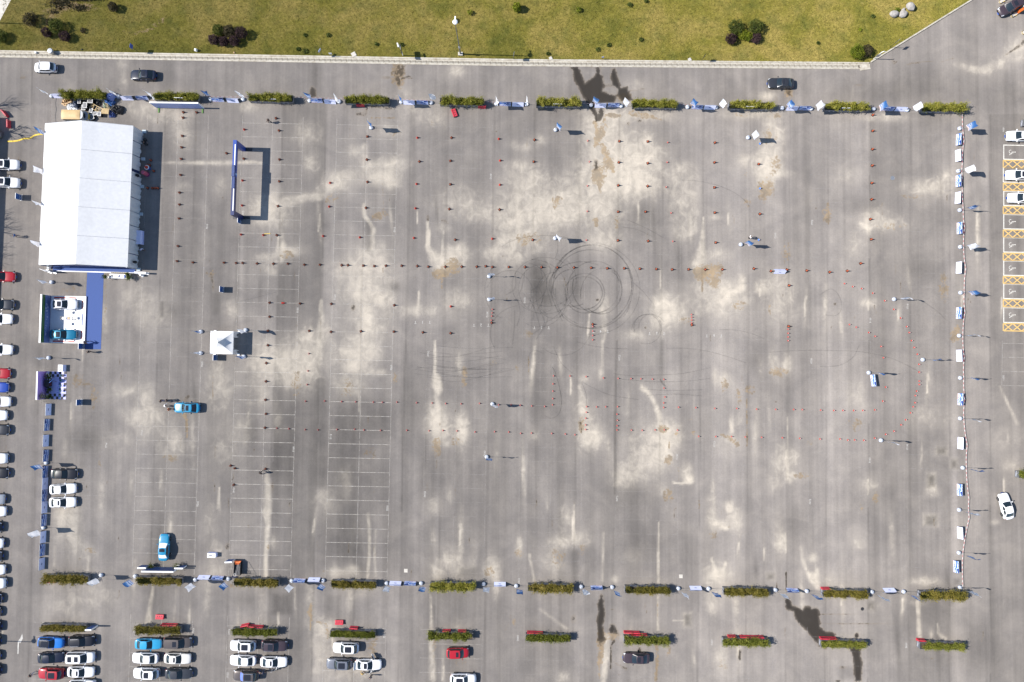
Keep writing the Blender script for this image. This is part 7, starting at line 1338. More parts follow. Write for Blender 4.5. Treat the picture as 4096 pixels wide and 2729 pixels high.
for k in range(9):
    m = MB(); rr_ = random.Random(k + 50)
    for q in range(3): m.box((0, -1.2 + k * .3 + rr_.uniform(-.08, .08), 1.2 + rr_.uniform(-.12, .12)), (.008, rr_.choice((.03, .16)), rr_.choice((.16, .03))))
    obj('lettering', m, M['mat1'], w_, (xw + .006, 0, 0))
M['skyink'] = mat('sky_blue_ink', (.10, .22, .62), .6); obj('lettering', text_mesh('THIS CITY', .62), M['skyink'], st_, (.45, -.1, .042), (0, 0, R(-100)))
def onst(x, y, z=.04): q = Vector((pc.x, pc.y, z)) + xd * x + yd2 * y; return q
for k, (x, y, r, mt, lab) in enumerate(((-SW / 2 + .75, SL * .32, .55, 'white', 'bunch of white balloons at the purple backdrop'),)):
    o = thing('flower_bunch', lab, 'flowers', onst(x, y), 0); rng = np.random.default_rng(4)
    for q in range(34):
        d = rng.normal(size=3); d /= np.linalg.norm(d); m = MB(); m.lathe([(.0, -.07), (.05, -.05), (.07, 0), (.05, .05), (0, .07)], 7, (d[0] * r, d[1] * r * 1.3, .75 + d[2] * r * .9)); obj('blossom', m, M['white'] if q % 3 else M['mat2'], o)
    obj('bush', leaf_mesh('bush', leaves(rng.normal(size=(260, 3)) * [.22, .3, .25] + [0, 0, .7], .12, rng)), M['weed'], o)
o = thing('crown_arch', 'dark upright piano style cabinet at the purple backdrop', 'cabinet', onst(-SW / 2 + .62, .35), srz); obj('case', MB().box((0, 0, .55), (.7, 1.15, 1.1)), M['black'], o); obj('shelf', MB().box((.42, -.1, .62), (.25, .5, .12)), mat('wine_red', (.16, .02, .03), .5), o)
o = thing('photo_board', 'round pale blue photo board on legs at the purple backdrop', 'board', onst(-SW / 2 + 1.2, SL * .24), srz); m = MB(); m.tube([(0, -.02, 1.1), (0, .02, 1.1)], .5, 18); obj('disc', m, M['skyink'], o, (0, 0, 0), (R(25), 0, R(40))); m = MB(); m.tube([(0, 0, 1.0), (.7, .5, .02)], .025, 5); m.tube([(0, 0, 1.0), (.6, -.6, .02)], .025, 5); obj('legs', m, M['darkmetal'], o)
potted('potted palm at the lower end of the purple backdrop', onst(-SW / 2 + .45, -SL * .38), 2.2, 1.1, 9); potted('flowering pot in the middle of the purple backdrop', onst(-SW / 2 + .9, -SL * .14), .8, .6, 10); potted('small pot beside the palm at the purple backdrop', onst(-SW / 2 + .95, -SL * .40), .7, .6, 11)
M['teal'] = mat('teal_stool', (.006, .05, .075), .7, spec=.2)
for k in range(5):
    o = thing('stool', f'teal stool on the chequered mat, {ORD[k + 1]} from the top', 'stool', onst(.55 * SW / 2 + .05, SL * (.36 - k * .185)), srz, 'teal stools on the chequered mat'); obj('seat', MB().lathe([(.19, .36), (.21, .42), (.16, .45), (0, .45)], 10), M['teal'], o); m = MB()
    for a_ in (45, 135, 225, 315): m.tube([(.18 * math.cos(R(a_)), .18 * math.sin(R(a_)), .37), (.22 * math.cos(R(a_)), .22 * math.sin(R(a_)), 0)], .018, 4)
    obj('legs', m, M['darkmetal'], o)
p = T(0, 2, 583, 250); o = thing('cake_table', 'white pleated table with flowers above the chequered mat', 'table', (p.x, p.y, 0), GA); obj('table_top', MB().box((-.05, 0, .75), (.8, 1.2, .04)), M['white'], o)
for sx_ in (-1, 1):
    m = MB()
    for k in range(20):
        y0, y1 = -.6 + 1.2 * k / 20, -.6 + 1.2 * (k + 1) / 20; m.quad((sx_ * .4 - .05, y0, .75), (sx_ * .4 - .05, y1, .75), (sx_ * (.5 + .06 * ((k + 1) % 2)), y1, .02), (sx_ * (.5 + .06 * (k % 2)), y0, .02))
    obj('pleated_cloth', m, M['bannerw'], o)
for k in range(10):
    q = MB(); q.lathe([(0, 0), (.07, .05), (.06, .13), (0, .15)], 8); b_ = obj('paper_flower', q, M['white'], o, (-.35 + .07 * (k % 4) * 1.5, -.45 + k * .1, .77))
# ------------------------------------------------------------------ billboards
def billboard(label, a, b, h, mt, facing, feet, depth=.24, wings=0):
    c = (a + b) / 2; d = (b - a); L_ = d.length; rz = math.atan2(d.y, d.x); o = thing('billboard', label, 'billboard', (c.x, c.y, 0), rz)
    obj('panel', MB().box((0, 0, h / 2 + .02), (L_, depth, h)), M['white'], o); y = facing * (depth / 2 + .006)
    q = [(-L_ / 2 + .04, y, .08), (L_ / 2 - .04, y, .08), (L_ / 2 - .04, y, h - .02), (-L_ / 2 + .04, y, h - .02)]
    if facing > 0: q.reverse()
    obj('print', MB().quad(*q), mt, o)
    for x in feet: obj('foot', MB().box((x * L_ / 2, facing * .35, .05), (.25, 1.2, .10)), M['greenfoot'], o)
    if wings:
        for s in (-1, 1):
            w_ = obj('side_wing', MB().box((s * (L_ / 2 + .45), facing * .32, .75), (1.5, .25, 1.5)), M['white'], o); yy = facing * .452
            q = [(s * (L_ / 2 + .45) - .72, yy, .05), (s * (L_ / 2 + .45) + .72, yy, .05), (s * (L_ / 2 + .45) + .72, yy, 1.48), (s * (L_ / 2 + .45) - .72, yy, 1.48)]
            if facing > 0: q.reverse()
            obj('print', MB().quad(*q), M['posterblue'], w_)
    return o
M['greenfoot'] = mat('green_foot', (.07, .16, .03), .7)
M['skyprint'] = print_mat('lavender_sky_print', [(.0, (.10, .12, .26)), (.3, (.16, .24, .52)), (.6, (.36, .42, .72)), (.85, (.20, .30, .60)), (1.0, (.30, .38, .66))], 2, (.3, .3, .6), (2, 0, 0))
M['seaprint'] = print_mat('deep_sea_print', [(.0, (.04, .05, .10)), (.3, (.03, .08, .22)), (.5, (.18, .26, .42)), (.65, (.02, .10, .28)), (1.0, (.02, .06, .20))], 2, (.8, .8, .8), (2, 4, 0))
billboard('long lavender blue billboard on green feet below the second upper hedge', T(0, 0, 1440, 990), T(0, 0, 1880, 996), 2.5, M['skyprint'], -1, (-.9, .93))
billboard('blue photo wall with two side wings above the second middle hedge', T(0, 3, 1365, 515), T(0, 3, 1655, 518), 2.4, M['seaprint'], 1, (), wings=1)
billboard('white roll-up banner beside the basketball machine', T(0, 3, 2100, 445), T(0, 3, 2165, 442), 1.6, M['posterblue'], 1, ()); billboard('small blue banner at the right end of the first bottom hedge', T(0, 3, 845, 1052), T(0, 3, 902, 1050), 2.0, M['posterblue'], 1, ())
p = T(0, 3, 1960, 395); o = thing('prize_table', 'small white table with pleated cloth and four small prizes', 'table', (p.x, p.y, 0), GA); obj('table_top', MB().box((0, 0, .72), (1.45, .75, .04)), M['white'], o); m = MB()
for sy_ in (-1, 1):
    for k in range(24): x0, x1 = -.72 + 1.44 * k / 24, -.72 + 1.44 * (k + 1) / 24; m.quad((x0, sy_ * .37, .72), (x1, sy_ * .37, .72), (x1, sy_ * (.42 + .05 * ((k + 1) % 2)), .02), (x0, sy_ * (.42 + .05 * (k % 2)), .02))
for sx_ in (-1, 1):
    for k in range(12): y0, y1 = -.37 + .74 * k / 12, -.37 + .74 * (k + 1) / 12; m.quad((sx_ * .72, y0, .72), (sx_ * .72, y1, .72), (sx_ * (.78 + .05 * ((k + 1) % 2)), y1, .02), (sx_ * (.78 + .05 * (k % 2)), y0, .02))
obj('pleated_cloth', m, M['bannerw'], o)
for k in range(4): obj('prize', MB().lathe([(.06, 0), (.07, .1), (.03, .16), (0, .18)], 8), M['navy'] if k else M['yellow'], o, (-.45 + k * .16, .0, .74))
# basketball machine
p = T(0, 3, 2197, 520); o = thing('basketball_machine', 'black arcade basketball machine with orange ball rack', 'arcade machine', (p.x, p.y, 0), GA)
obj('ramp', MB().box((0, .1, .62), (1.05, 2.2, .05), rx=R(-8)), M['darkmetal'], o); m = MB()
for s in (-1, 1):
    m.box((s * .55, .1, .45), (.06, 2.3, .9)); m.tube([(s * .55, -1.0, .0), (s * .55, -1.0, 2.35)], .03, 5); m.tube([(s * .55, 1.1, .0), (s * .55, 1.1, 1.1)], .03, 5); m.tube([(s * .55, 1.1, 1.1), (s * .55, -1.0, 2.35)], .025, 5); m.tube([(s * .55, .2, .9), (s * .55, -1.0, 1.5)], .02, 5)
m.tube([(-.55, -1.0, 2.35), (.55, -1.0, 2.35)], .03, 5); obj('frame', m, M['black'], o); obj('backboard', MB().box((0, -1.0, 1.9), (1.0, .05, .8)), M['navy'], o); P_ = [(.23 * math.cos(R(a_)), -.72 + .23 * math.sin(R(a_)), 1.75) for a_ in range(0, 361, 24)]; obj('hoop', MB().tube(P_, .022, 5), M['white'], o)
obj('ball_rack', MB().box((0, 1.2, .55), (1.1, .45, .35)), M['orange'], o)
for k in range(3): obj('ball', MB().lathe([(0, -.12), (.085, -.085), (.12, 0), (.085, .085), (0, .12)], 10), M['orange'], o, (-.25 + k * .25, .95, .82))
# ------------------------------------------------------------------ heap of crates, boxes and bags beside the old van
ZX, ZY = 2354 / 270.0, 1308 / 150.0
def Zp(x, y, h=0): return W(230 + x / ZX, 345 + y / ZY, h)
for k, (x, y, w_, d_, rz, h, lab) in enumerate(((755, 530, .58, .80, 0, .7, 'leftmost black crate with white lid rim in the heap'), (1135, 510, .95, .82, -3, .9, 'large black crate with white rim against the first upper hedge'), (955, 660, .72, 1.0, -4, 1.1, 'tall black crate with white rim in the middle of the heap'), (905, 745, .70, .95, -4, .55, 'black crate under the tall one in the heap'), (1165, 850, .60, .82, -12, .6, 'black crate left of the wooden frame'), (1300, 955, .72, .62, 12, .5, 'small tilted black crate in the heap'), (1180, 1075, .78, .98, 28, .5, 'tilted black crate lowest in the heap'), (1450, 970, .66, .78, -4, .7, 'black crate under the wooden pallet'))):
    p = Zp(x, y, h); o = thing('flight_case', lab, 'crate', (p.x, p.y, 0), R(rz), 'black crates in the heap'); obj('case', MB().box((0, 0, h / 2), (w_, d_, h)), M['black'], o); m = MB()
    for (cx, cy, sx, sy) in ((0, d_ / 2 - .03, w_, .06), (0, -d_ / 2 + .03, w_, .06), (w_ / 2 - .03, 0, .06, d_ - .12), (-w_ / 2 + .03, 0, .06, d_ - .12)): m.box((cx, cy, h + .012), (sx, sy, .03))
    obj('rim', m, M['white'], o); obj('lid', MB().box((0, 0, h + .004), (w_ - .12, d_ - .12, .012)), M['lidgrey'] if 'lidgrey' in M else M['darkmetal'], o)
p = Zp(1350, 770, .55); o = thing('wooden_lattice', 'yellow wooden lattice frame lying across the crates', 'frame', (p.x, p.y, .55), R(-28))
for y in (-.42, .42): obj('rail', MB().box((0, y, .03), (2.3, .08, .07)), M['wood'], o)
for x in (-1.1, -.55, 0, .55, 1.1): obj('crossbar', MB().box((x, 0, .03), (.07, .78, .06)), M['wood'], o)
for x in (-.82, .28): obj('brace', MB().box((x, 0, .06), (.95, .06, .04), rz=R(50)), M['wood'], o)
p = Zp(1660, 870, .8); o = thing('pallet', 'wooden slatted pallet on top of the crates', 'pallet', (p.x, p.y, .72), R(-4))
for k in range(9): obj('slat', MB().box((-.58 + k * .145, 0, .08), (.10, 1.0, .03)), M['wood'], o)
for y in (-.42, 0, .42): obj('bearer', MB().box((0, y, .03), (1.3, .09, .06)), M['wood'], o)
for k, (x, y, w_, d_, rz, h) in enumerate(((290, 530, .62, .55, 10, .7), (200, 560, .5, .4, -15, .5), (400, 490, .6, .5, 20, .8), (230, 460, .55, .5, 5, .55), (260, 610, .5, .35, -8, .35))):
    p = Zp(x, y, h); o = thing('cardboard_box', ['cardboard box with open flaps in the middle of the pile', 'leftmost cardboard box of the pile', 'tallest cardboard box of the pile', 'cardboard box against the first upper hedge', 'lowest flattened cardboard box of the pile'][k], 'box', (p.x, p.y, 0), R(rz), 'cardboard boxes left of the crates'); m = MB(); m.box((0, -d_ / 2, h / 2), (w_, .02, h)); m.box((0, d_ / 2, h / 2), (w_, .02, h)); m.box((-w_ / 2, 0, h / 2), (.02, d_ - .04, h)); m.box((w_ / 2, 0, h / 2), (.02, d_ - .04, h)); m.box((0, 0, .02), (w_ - .04, d_ - .04, .02)); obj('walls', m, M['cardboard'], o)
    for s in (-1, 1): obj('flap', MB().box((0, s * (d_ / 2 + .12), h + .02), (w_, .25, .015), rx=s * R(-20)), M['cardboard'], o)
def sheet(name, label, x, y, w_, d_, h, mt, seed, rz=0, cat='tarpaulin'):
    rng = np.random.default_rng(seed); m = MB(); n = 9; N_ = rng.random((n + 1, n + 1))
    for i in range(n + 1):
        for j in range(n + 1):
            u, v = i / n - .5, j / n - .5; f = max(0, 1 - (abs(2 * u) ** 3 + abs(2 * v) ** 3) * .75); m.v.append((u * w_ * (1 + .12 * (N_[j, i] - .5)), v * d_ * (1 + .12 * (N_[i, j] - .5)), .02 + h * f * (.55 + .65 * N_[i, j])))
    for i in range(n):
        for j in range(n): a_ = i * (n + 1) + j; m.f.append((a_, a_ + n + 1, a_ + n + 2, a_ + 1)); m.m.append(0)
    p = Zp(x, y, h / 2); tag(obj(name, m.mesh(name, False), mt, None, (p.x, p.y, 0), (0, 0, R(rz))), label, cat)
M['lavcloth'] = mat('lavender_tarp', (.26, .32, .60), .6, var=.1); M['bluetarp'] = mat('blue_tarp', (.03, .10, .28), .6, var=.3)
sheet('plastic_sheet', 'crumpled white plastic sheet beside the van roof', 440, 710, 1.3, 1.4, .5, M['white'], 1, 20); sheet('plastic_sheet', 'small white plastic sheet touching the van', 610, 790, 1.2, .5, .35, M['white'], 2, -5); sheet('grey_tarpaulin', 'grey plastic cover over a chair left of the crates', 625, 600, .8, 1.7, .9, mat('grey_plastic', (.20, .22, .28), .3), 3); sheet('black_tarpaulin', 'large black cover at the right end of the heap', 2060, 800, 2.2, 1.6, 1.0, M['black'], 4, -12); sheet('lavender_tarpaulin', 'lavender cloth over the end of the first upper hedge', 1840, 370, 1.3, 1.4, 1.3, M['lavcloth'], 5, -30); sheet('blue_tarpaulin', 'deep blue tarpaulin below the lavender cloth', 1800, 545, 1.9, 1.1, .7, M['bluetarp'], 6, -25); sheet('blue_tarpaulin', 'dark blue tarpaulin right of the pallet', 1890, 960, 1.2, 1.3, .6, M['navy'], 7)
sheet('sack', 'pale green sack on the heap', 1650, 670, .6, 1.3, .5, mat('pale_green_sack', (.30, .36, .28), .8), 8, 12, 'sack'); sheet('sack', 'cream sack right of the pale green one', 1745, 665, .6, 1.3, .5, mat('cream_sack', (.58, .48, .30), .8), 9, 18, 'sack'); sheet('black_tarpaulin', 'black cover between crates under the first upper hedge', 1380, 560, 1.4, 1.3, .5, M['black'], 10); sheet('black_tarpaulin', 'black cover left of the tall crate', 780, 660, 1.2, 1.4, .3, M['black'], 11)
# yellow cable guard at the left, in jointed lengths
hp = [(30, 1300), (165, 1300), (310, 1298), (452, 1285), (590, 1262), (745, 1245), (858, 1180), (1000, 1145), (1140, 1140)]
o = thing('cable_guard', 'yellow jointed cable guard lying left of the marquee', 'cable guard', (0, 0, 0))
Z6 = 1254 / 200.0
for (x0, y0), (x1, y1) in zip([(180, 1230), (325, 1226), (465, 1208), (600, 1158), (748, 1156), (862, 1078), (1000, 1048), (1085, 1042)][:-1], [(325, 1226), (465, 1208), (600, 1158), (748, 1156), (862, 1078), (1000, 1048), (1085, 1042), (1200, 1038)][:-1]):
    a_, b_ = W(x0 / Z6, 370 + y0 / Z6), W(x1 / Z6, 370 + y1 / Z6); d = (b_ - a_).normalized(); n_ = Vector((-d.y, d.x, 0)); m = MB(); a2, b2 = a_ + d * .03, b_ - d * .03
    m.add([a2 - n_ * .14, a2 - n_ * .06 + Vector((0, 0, .06)), a2 + n_ * .06 + Vector((0, 0, .06)), a2 + n_ * .14, b2 - n_ * .14, b2 - n_ * .06 + Vector((0, 0, .06)), b2 + n_ * .06 + Vector((0, 0, .06)), b2 + n_ * .14], [(0, 1, 5, 4), (1, 2, 6, 5), (2, 3, 7, 6), (0, 3, 2, 1), (4, 5, 6, 7)]); obj('segment', m, M['yellow'], o)
# ------------------------------------------------------------------ lamp posts
def lamp_post(label, pos, h=11.6, rz=0.0):
    o = thing('lamp_post', label, 'lamp post', pos, rz, 'tall lamp posts')
    obj('base', MB().box((0, 0, .12), (.85, .6, .24)), M['concrete'], o); m = MB(); m.tube([(0, 0, .2), (0, 0, 2.4), (0, 0, 2.5), (0, 0, h)], [.15, .14, .10, .06], 10); obj('pole', m, mat('grey_painted_steel', (.16, .17, .18), .45, .4), o)
    obj('arm', MB().tube([(0, 0, h - .1), (0, .3, h + .05), (0, .75, h + .02)], .04, 6), M['steel'], o); obj('control_box', MB().box((0, -.14, 2.9), (.32, .2, .5)), M['steel'], o)
    obj('lamp_head', MB().lathe([(0, .22), (.10, .2), (.34, .08), (.44, -.02), (.40, -.08), (0, -.1)], 16, (0, .15, h)), M['white'], o)
    obj('lamp_cap', MB().box((0, .78, h + .02), (.22, .55, .12)), M['white'], o)
p = W(1842, 218); lamp_post('tall lamp post on the lawn with a white head', Vector((p.x, p.y, LZ)))
p = W(-95, 91); lamp_post('lamp post outside the left edge that throws a thin shadow over the lawn', Vector((p.x, p.y, LZ)), 11.6)
p = W(-150, 2560); lamp_post('lamp post outside the left edge beside the lower parked cars', Vector((p.x, p.y, 0)), 11.6)
# ------------------------------------------------------------------ small signs and posts along the kerb
def sign_post(label, pos, h, w_, hh, rz, mt):
    o = thing('sign_post', label, 'sign', pos, rz, 'signs along the kerb'); obj('pole', MB().tube([(0, 0, 0), (0, 0, h)], .035, 6), M['darkmetal'], o); obj('plate', MB().box((0, -.05, h - hh / 2), (w_, .04, hh)), mt, o)
for (i, j, x, y, h, w_, hh, rz, mt, lab) in ((0,0,1268,478,2.6,.75,.9,80,'blue','blue and white sign on a post above the drain at left'), (1,0,612,510,2.2,.7,.5,60,'paleblue','pale sign on a post left of the small ground box'), (1,0,700,520,1.4,.55,.5,0,'white','small white plate on a short post'), (2,0,15,548,2.6,.6,1.0,70,'steel','grey sign seen edge on right of the lamp post'), (2,0,1742,558,2.4,.5,.9,60,'darkmetal','dark sign on a post above the drain at right'), (3,0,1118,438,2.9,.9,.6,40,'steel','sign with crossing grey bars beside the slanting kerb'), (2,0,830,545,1.0,.4,.4,0,'paleblue','short pale blue plate above the drain')):
    p = T(i, j, x, y); sign_post(lab, Vector((p.x, p.y, LZ)), h, w_, hh, R(rz), M[mt])
p = T(1, 0, 1352, 512); o = thing('camera_mast', 'white bent camera mast with a dark panel on the lawn edge', 'mast', (p.x, p.y, LZ)); m = MB(); m.tube([(0, 0, 0), (0, 0, 3.6), (-.25, .3, 3.9)], [.07, .06, .05], 8); obj('pole', m, M['white'], o); obj('camera', MB().box((-.3, .1, 3.85), (.2, .75, .2), rz=R(15)), M['white'], o); obj('panel', MB().box((.05, 0, 2.4), (.08, 1.5, .9), rz=R(8)), M['darkmetal'], o)
p = T(3, 0, 968, 545); o = thing('bent_mast', 'white bent pipe arch at the right end of the lawn', 'mast', (p.x, p.y, LZ)); m = MB(); m.tube([(0, 0, 0), (0, 0, 2.6), (.3, .05, 2.95), (.7, .1, 2.7)], .06, 8); m.tube([(.28, .05, 0), (.18, .03, 2.5)], .05, 8); obj('pipe', m, M['white'], o); obj('panel', MB().box((.15, 0, 1.3), (.6, .06, .9)), M['steel'], o)
for (i, j, x, y, s, mt, nm, lab) in ((0,0,490,487,.5,'steel','round_bin','grey round bin on the drain at left'), (0,0,338,490,.2,'white','white_bottle','small white canister on the drain'), (0,0,1810,470,.32,'white','ground_box','small white box at the kerb left of the plum shrubs'), (1,0,900,505,.5,'concrete','concrete_pad','pale square concrete pad at the kerb'), (2,0,1632,552,.34,'concrete','concrete_pad','grey square pad at the kerb right of the middle'), (0,0,2157,488,.16,'cardboard','stone','small tan stone at the kerb'), (2,0,355,540,.34,'concrete','concrete_pad','small slotted pad beside the kerb'), (0,0,758,460,.14,'black','stone','small dark stone at the kerb left')):
    p = T(i, j, x, y); m = MB()
    if nm == 'round_bin': m.lathe([(.34, 0), (.42, .1), (.44, .75), (.5, .82), (.42, .92), (0, .95)], 18); z = .05
    elif nm == 'concrete_pad': m.box((0, 0, .05), (s * 1.6, s * 1.6, .1)); m.box((0, 0, .105), (s * 1.2, s * 1.2, .02)); z = LZ
    elif nm == 'stone': m.lathe([(s, 0), (s * 1.1, .06), (s * .7, .16), (0, .2)], 7); z = LZ
    else: m.lathe([(s * .8, 0), (s, s * .4), (s * .9, s * 1.6), (s * .4, s * 1.9), (0, s * 1.9)], 8 if nm != 'ground_box' else 4); z = LZ if nm == 'ground_box' else .05
    tag(obj(nm, m, M[mt], None, (p.x, p.y, z), (0, 0, .5)), lab, {'round_bin': 'bin', 'white_bottle': 'canister', 'ground_box': 'box', 'concrete_pad': 'pad', 'stone': 'stone'}[nm])
# rocks
def rock(label, pos, rx, ry, h, seed, rz):
    bm = bmesh.new(); bmesh.ops.create_icosphere(bm, subdivisions=3, radius=1); rng = np.random.default_rng(seed); D = rng.normal(size=(9, 3)); D /= np.linalg.norm(D, axis=1)[:, None]
    for v in bm.verts:
        n = np.array(v.co); k = 1 + .05 * math.sin(n[0] * 7 + seed) * math.sin(n[1] * 8)
        for d in D: k = min(k, .86 / max(.01, float(n @ d)) if n @ d > .7 else k)
        v.co = Vector((n[0] * rx * k, n[1] * ry * k, n[2] * h * k + h * .45))
    me_ = bpy.data.meshes.new('rock'); bm.to_mesh(me_); bm.free(); tag(obj('rock', me_, M['rock'], None, pos, (0, 0, rz)), label, 'rock', 'rocks on the lawn')
for k, (x, y, rx, ry, h, lab) in enumerate(((1158,132,.88,.62,.55,'leftmost grey rock of the three on the lawn'), (1243,132,.82,.68,.5,'middle grey rock of the three on the lawn'), (1305,66,.66,.88,.75,'upper right grey rock of the three on the lawn'), (1245,92,.5,.3,.25,'small low rock between the larger ones'))): rock(lab, lawn_pt(3, 0, x, y, .3), rx, ry, h, k + 3, .3 * k)
# ticket barrier islands in the upper right corner
for k, (x, y, rz, lab) in enumerate(((2290, 120, 32, 'yellow and black kerbed island with barrier post at the upper right corner'), (2180, -8, 32, 'yellow and black kerbed island at the upper edge'), (2390, 275, 32, 'yellow kerbed island cut by the right edge'))):
    p = T(3, 0, x, y); o = thing('barrier_island', lab, 'traffic island', (p.x, p.y, 0), R(rz), 'kerbed islands at the exit'); L_, B_w = 2.4, .55; P_ = [(-L_ / 2 + .1 + B_w / 2 * (1 - math.cos(R(a_))) * 0 + -B_w / 2 * math.sin(R(a_)) * 1.0, B_w / 2 * math.cos(R(a_))) for a_ in range(0, 181, 20)] + [(L_ / 2, -B_w / 2), (L_ / 2, B_w / 2)]
    obj('island', MB().prism(P_, 0, .16), M['concrete'], o)
    for q in range(9):
        a0, a1 = P_[q], P_[q + 1]; m = MB(); m.tube([(a0[0], a0[1], .15), (a1[0], a1[1], .15)], .05, 5); obj('kerb_stripe', m, M['yellow'] if q % 2 else M['black'], o)
    for s in (-1, 1):
        for q in range(6): m = MB(); m.tube([(-L_ / 2 + .1 + q * .38, s * B_w / 2, .15), (-L_ / 2 + .1 + (q + 1) * .38, s * B_w / 2, .15)], .05, 5); obj('kerb_stripe', m, M['yellow'] if q % 2 else M['black'], o)
    if k == 0: obj('barrier_cabinet', MB().box((.35, 0, .65), (.9, .42, 1.0)), M['orange'], o); obj('barrier_arm', MB().box((.9, -1.3, 1.1), (.10, 3.0, .10)), M['white'], o); obj('camera_arm', MB().box((.9, .5, 1.6), (1.4, .12, .12), rz=R(15)), M['white'], o)
# ------------------------------------------------------------------ the building beyond the left edge whose shadow falls on the lane
bl0 = W(33, 520); bl1 = W(6, 1078); bd_ = (bl0 - bl1).normalized(); BHt = 11.0; off = BHt / math.tan(SUN_EL); north = W(40, 468)
nrm = Vector((bd_.y, -bd_.x, 0)); B0 = W(38, 470) - Vector((off, 0, 0)); B1 = bl1 - Vector((off, 0, 0)) - bd_ * 14
bld = thing('office_building', 'pale office building beyond the left edge of the picture', 'building', (B1.x, B1.y, 0), math.atan2(bd_.y, bd_.x))
BLn = (B0 - B1).length; Wb_ = 14.0
obj('wall', MB().box((BLn / 2, Wb_ / 2, BHt / 2 - .15), (BLn, Wb_, BHt - .3)), mat('pale_render', (.50, .47, .43), .85), bld); rf = obj('roof', MB().box((BLn / 2, Wb_ / 2, BHt - .15), (BLn + .5, Wb_ + .3, .3)), M['concrete'], bld); obj('parapet', MB().box((BLn / 2, Wb_ - .3, BHt + .2), (BLn, .25, .4)), M['concrete'], rf)
for f in range(3):
    for k in range(int(BLn / 3)):
        w_ = obj('window', MB().box((1.6 + k * 3.0, .0, 1.8 + f * 3.4), (1.7, .12, 1.7)), M['white'], bld); obj('pane', MB().box((1.6 + k * 3.0, -.07, 1.8 + f * 3.4), (1.5, .04, 1.5)), M['glass'], w_)
# bare trees in front of it, their branches known by their shadows
def bare_tree(label, pos, h, seed, spread):
    rng = random.Random(seed); m = MB(); tw = MB()
    def grow(p, d, L_, r, lev, mb):
        pts = [p]; q = p.copy(); dd = d.copy()
        for k in range(4): dd = (dd + Vector((rng.uniform(-.13, .13), rng.uniform(-.13, .13), .05))).normalized(); q = q + dd * L_ / 4; pts.append(q.copy())
        mb.tube(pts, [r, r * .9, r * .8, r * .7, r * .55], 5 if lev else 8, cap=False)
        if lev < 4:
            for k in range(rng.choice((2, 3, 3)) if lev else 5):
                a = rng.uniform(0, 6.28); s = rng.uniform(.4, .9) * spread; nd = (dd + Vector((math.cos(a) * s, math.sin(a) * s, .15))).normalized(); grow(pts[rng.choice((2, 3, 4, 4))], nd, L_ * rng.uniform(.6, .82), r * .55, lev + 1, tw)
    grow(Vector((0, 0, 0)), Vector((0, 0, 1)), h * .33, .16, 0, m); o = thing('bare_tree', label, 'tree', pos, 0, 'bare trees left of the lot'); obj('trunk', m, M['twig'], o); obj('branches', tw, M['twig'], o)
for k, (x, y, h, sp, lab) in enumerate(((-20, 528, 9.0, 1.0, 'large bare tree at the left edge below the red barriers'), (-75, 425, 8.5, .8, 'bare tree left of the red barriers'), (-140, 832, 9.5, .6, 'bare tree beyond the left edge, upper of three'), (-135, 930, 10, .6, 'bare tree beyond the left edge, middle of three'), (-140, 1018, 10, .6, 'bare tree beyond the left edge, lower of three'), (-130, 690, 10, .8, 'bare tree behind the white cars at left'))):
    p = W(x, y); bare_tree(lab, Vector((p.x, p.y, 0)), h, k + 2, sp)
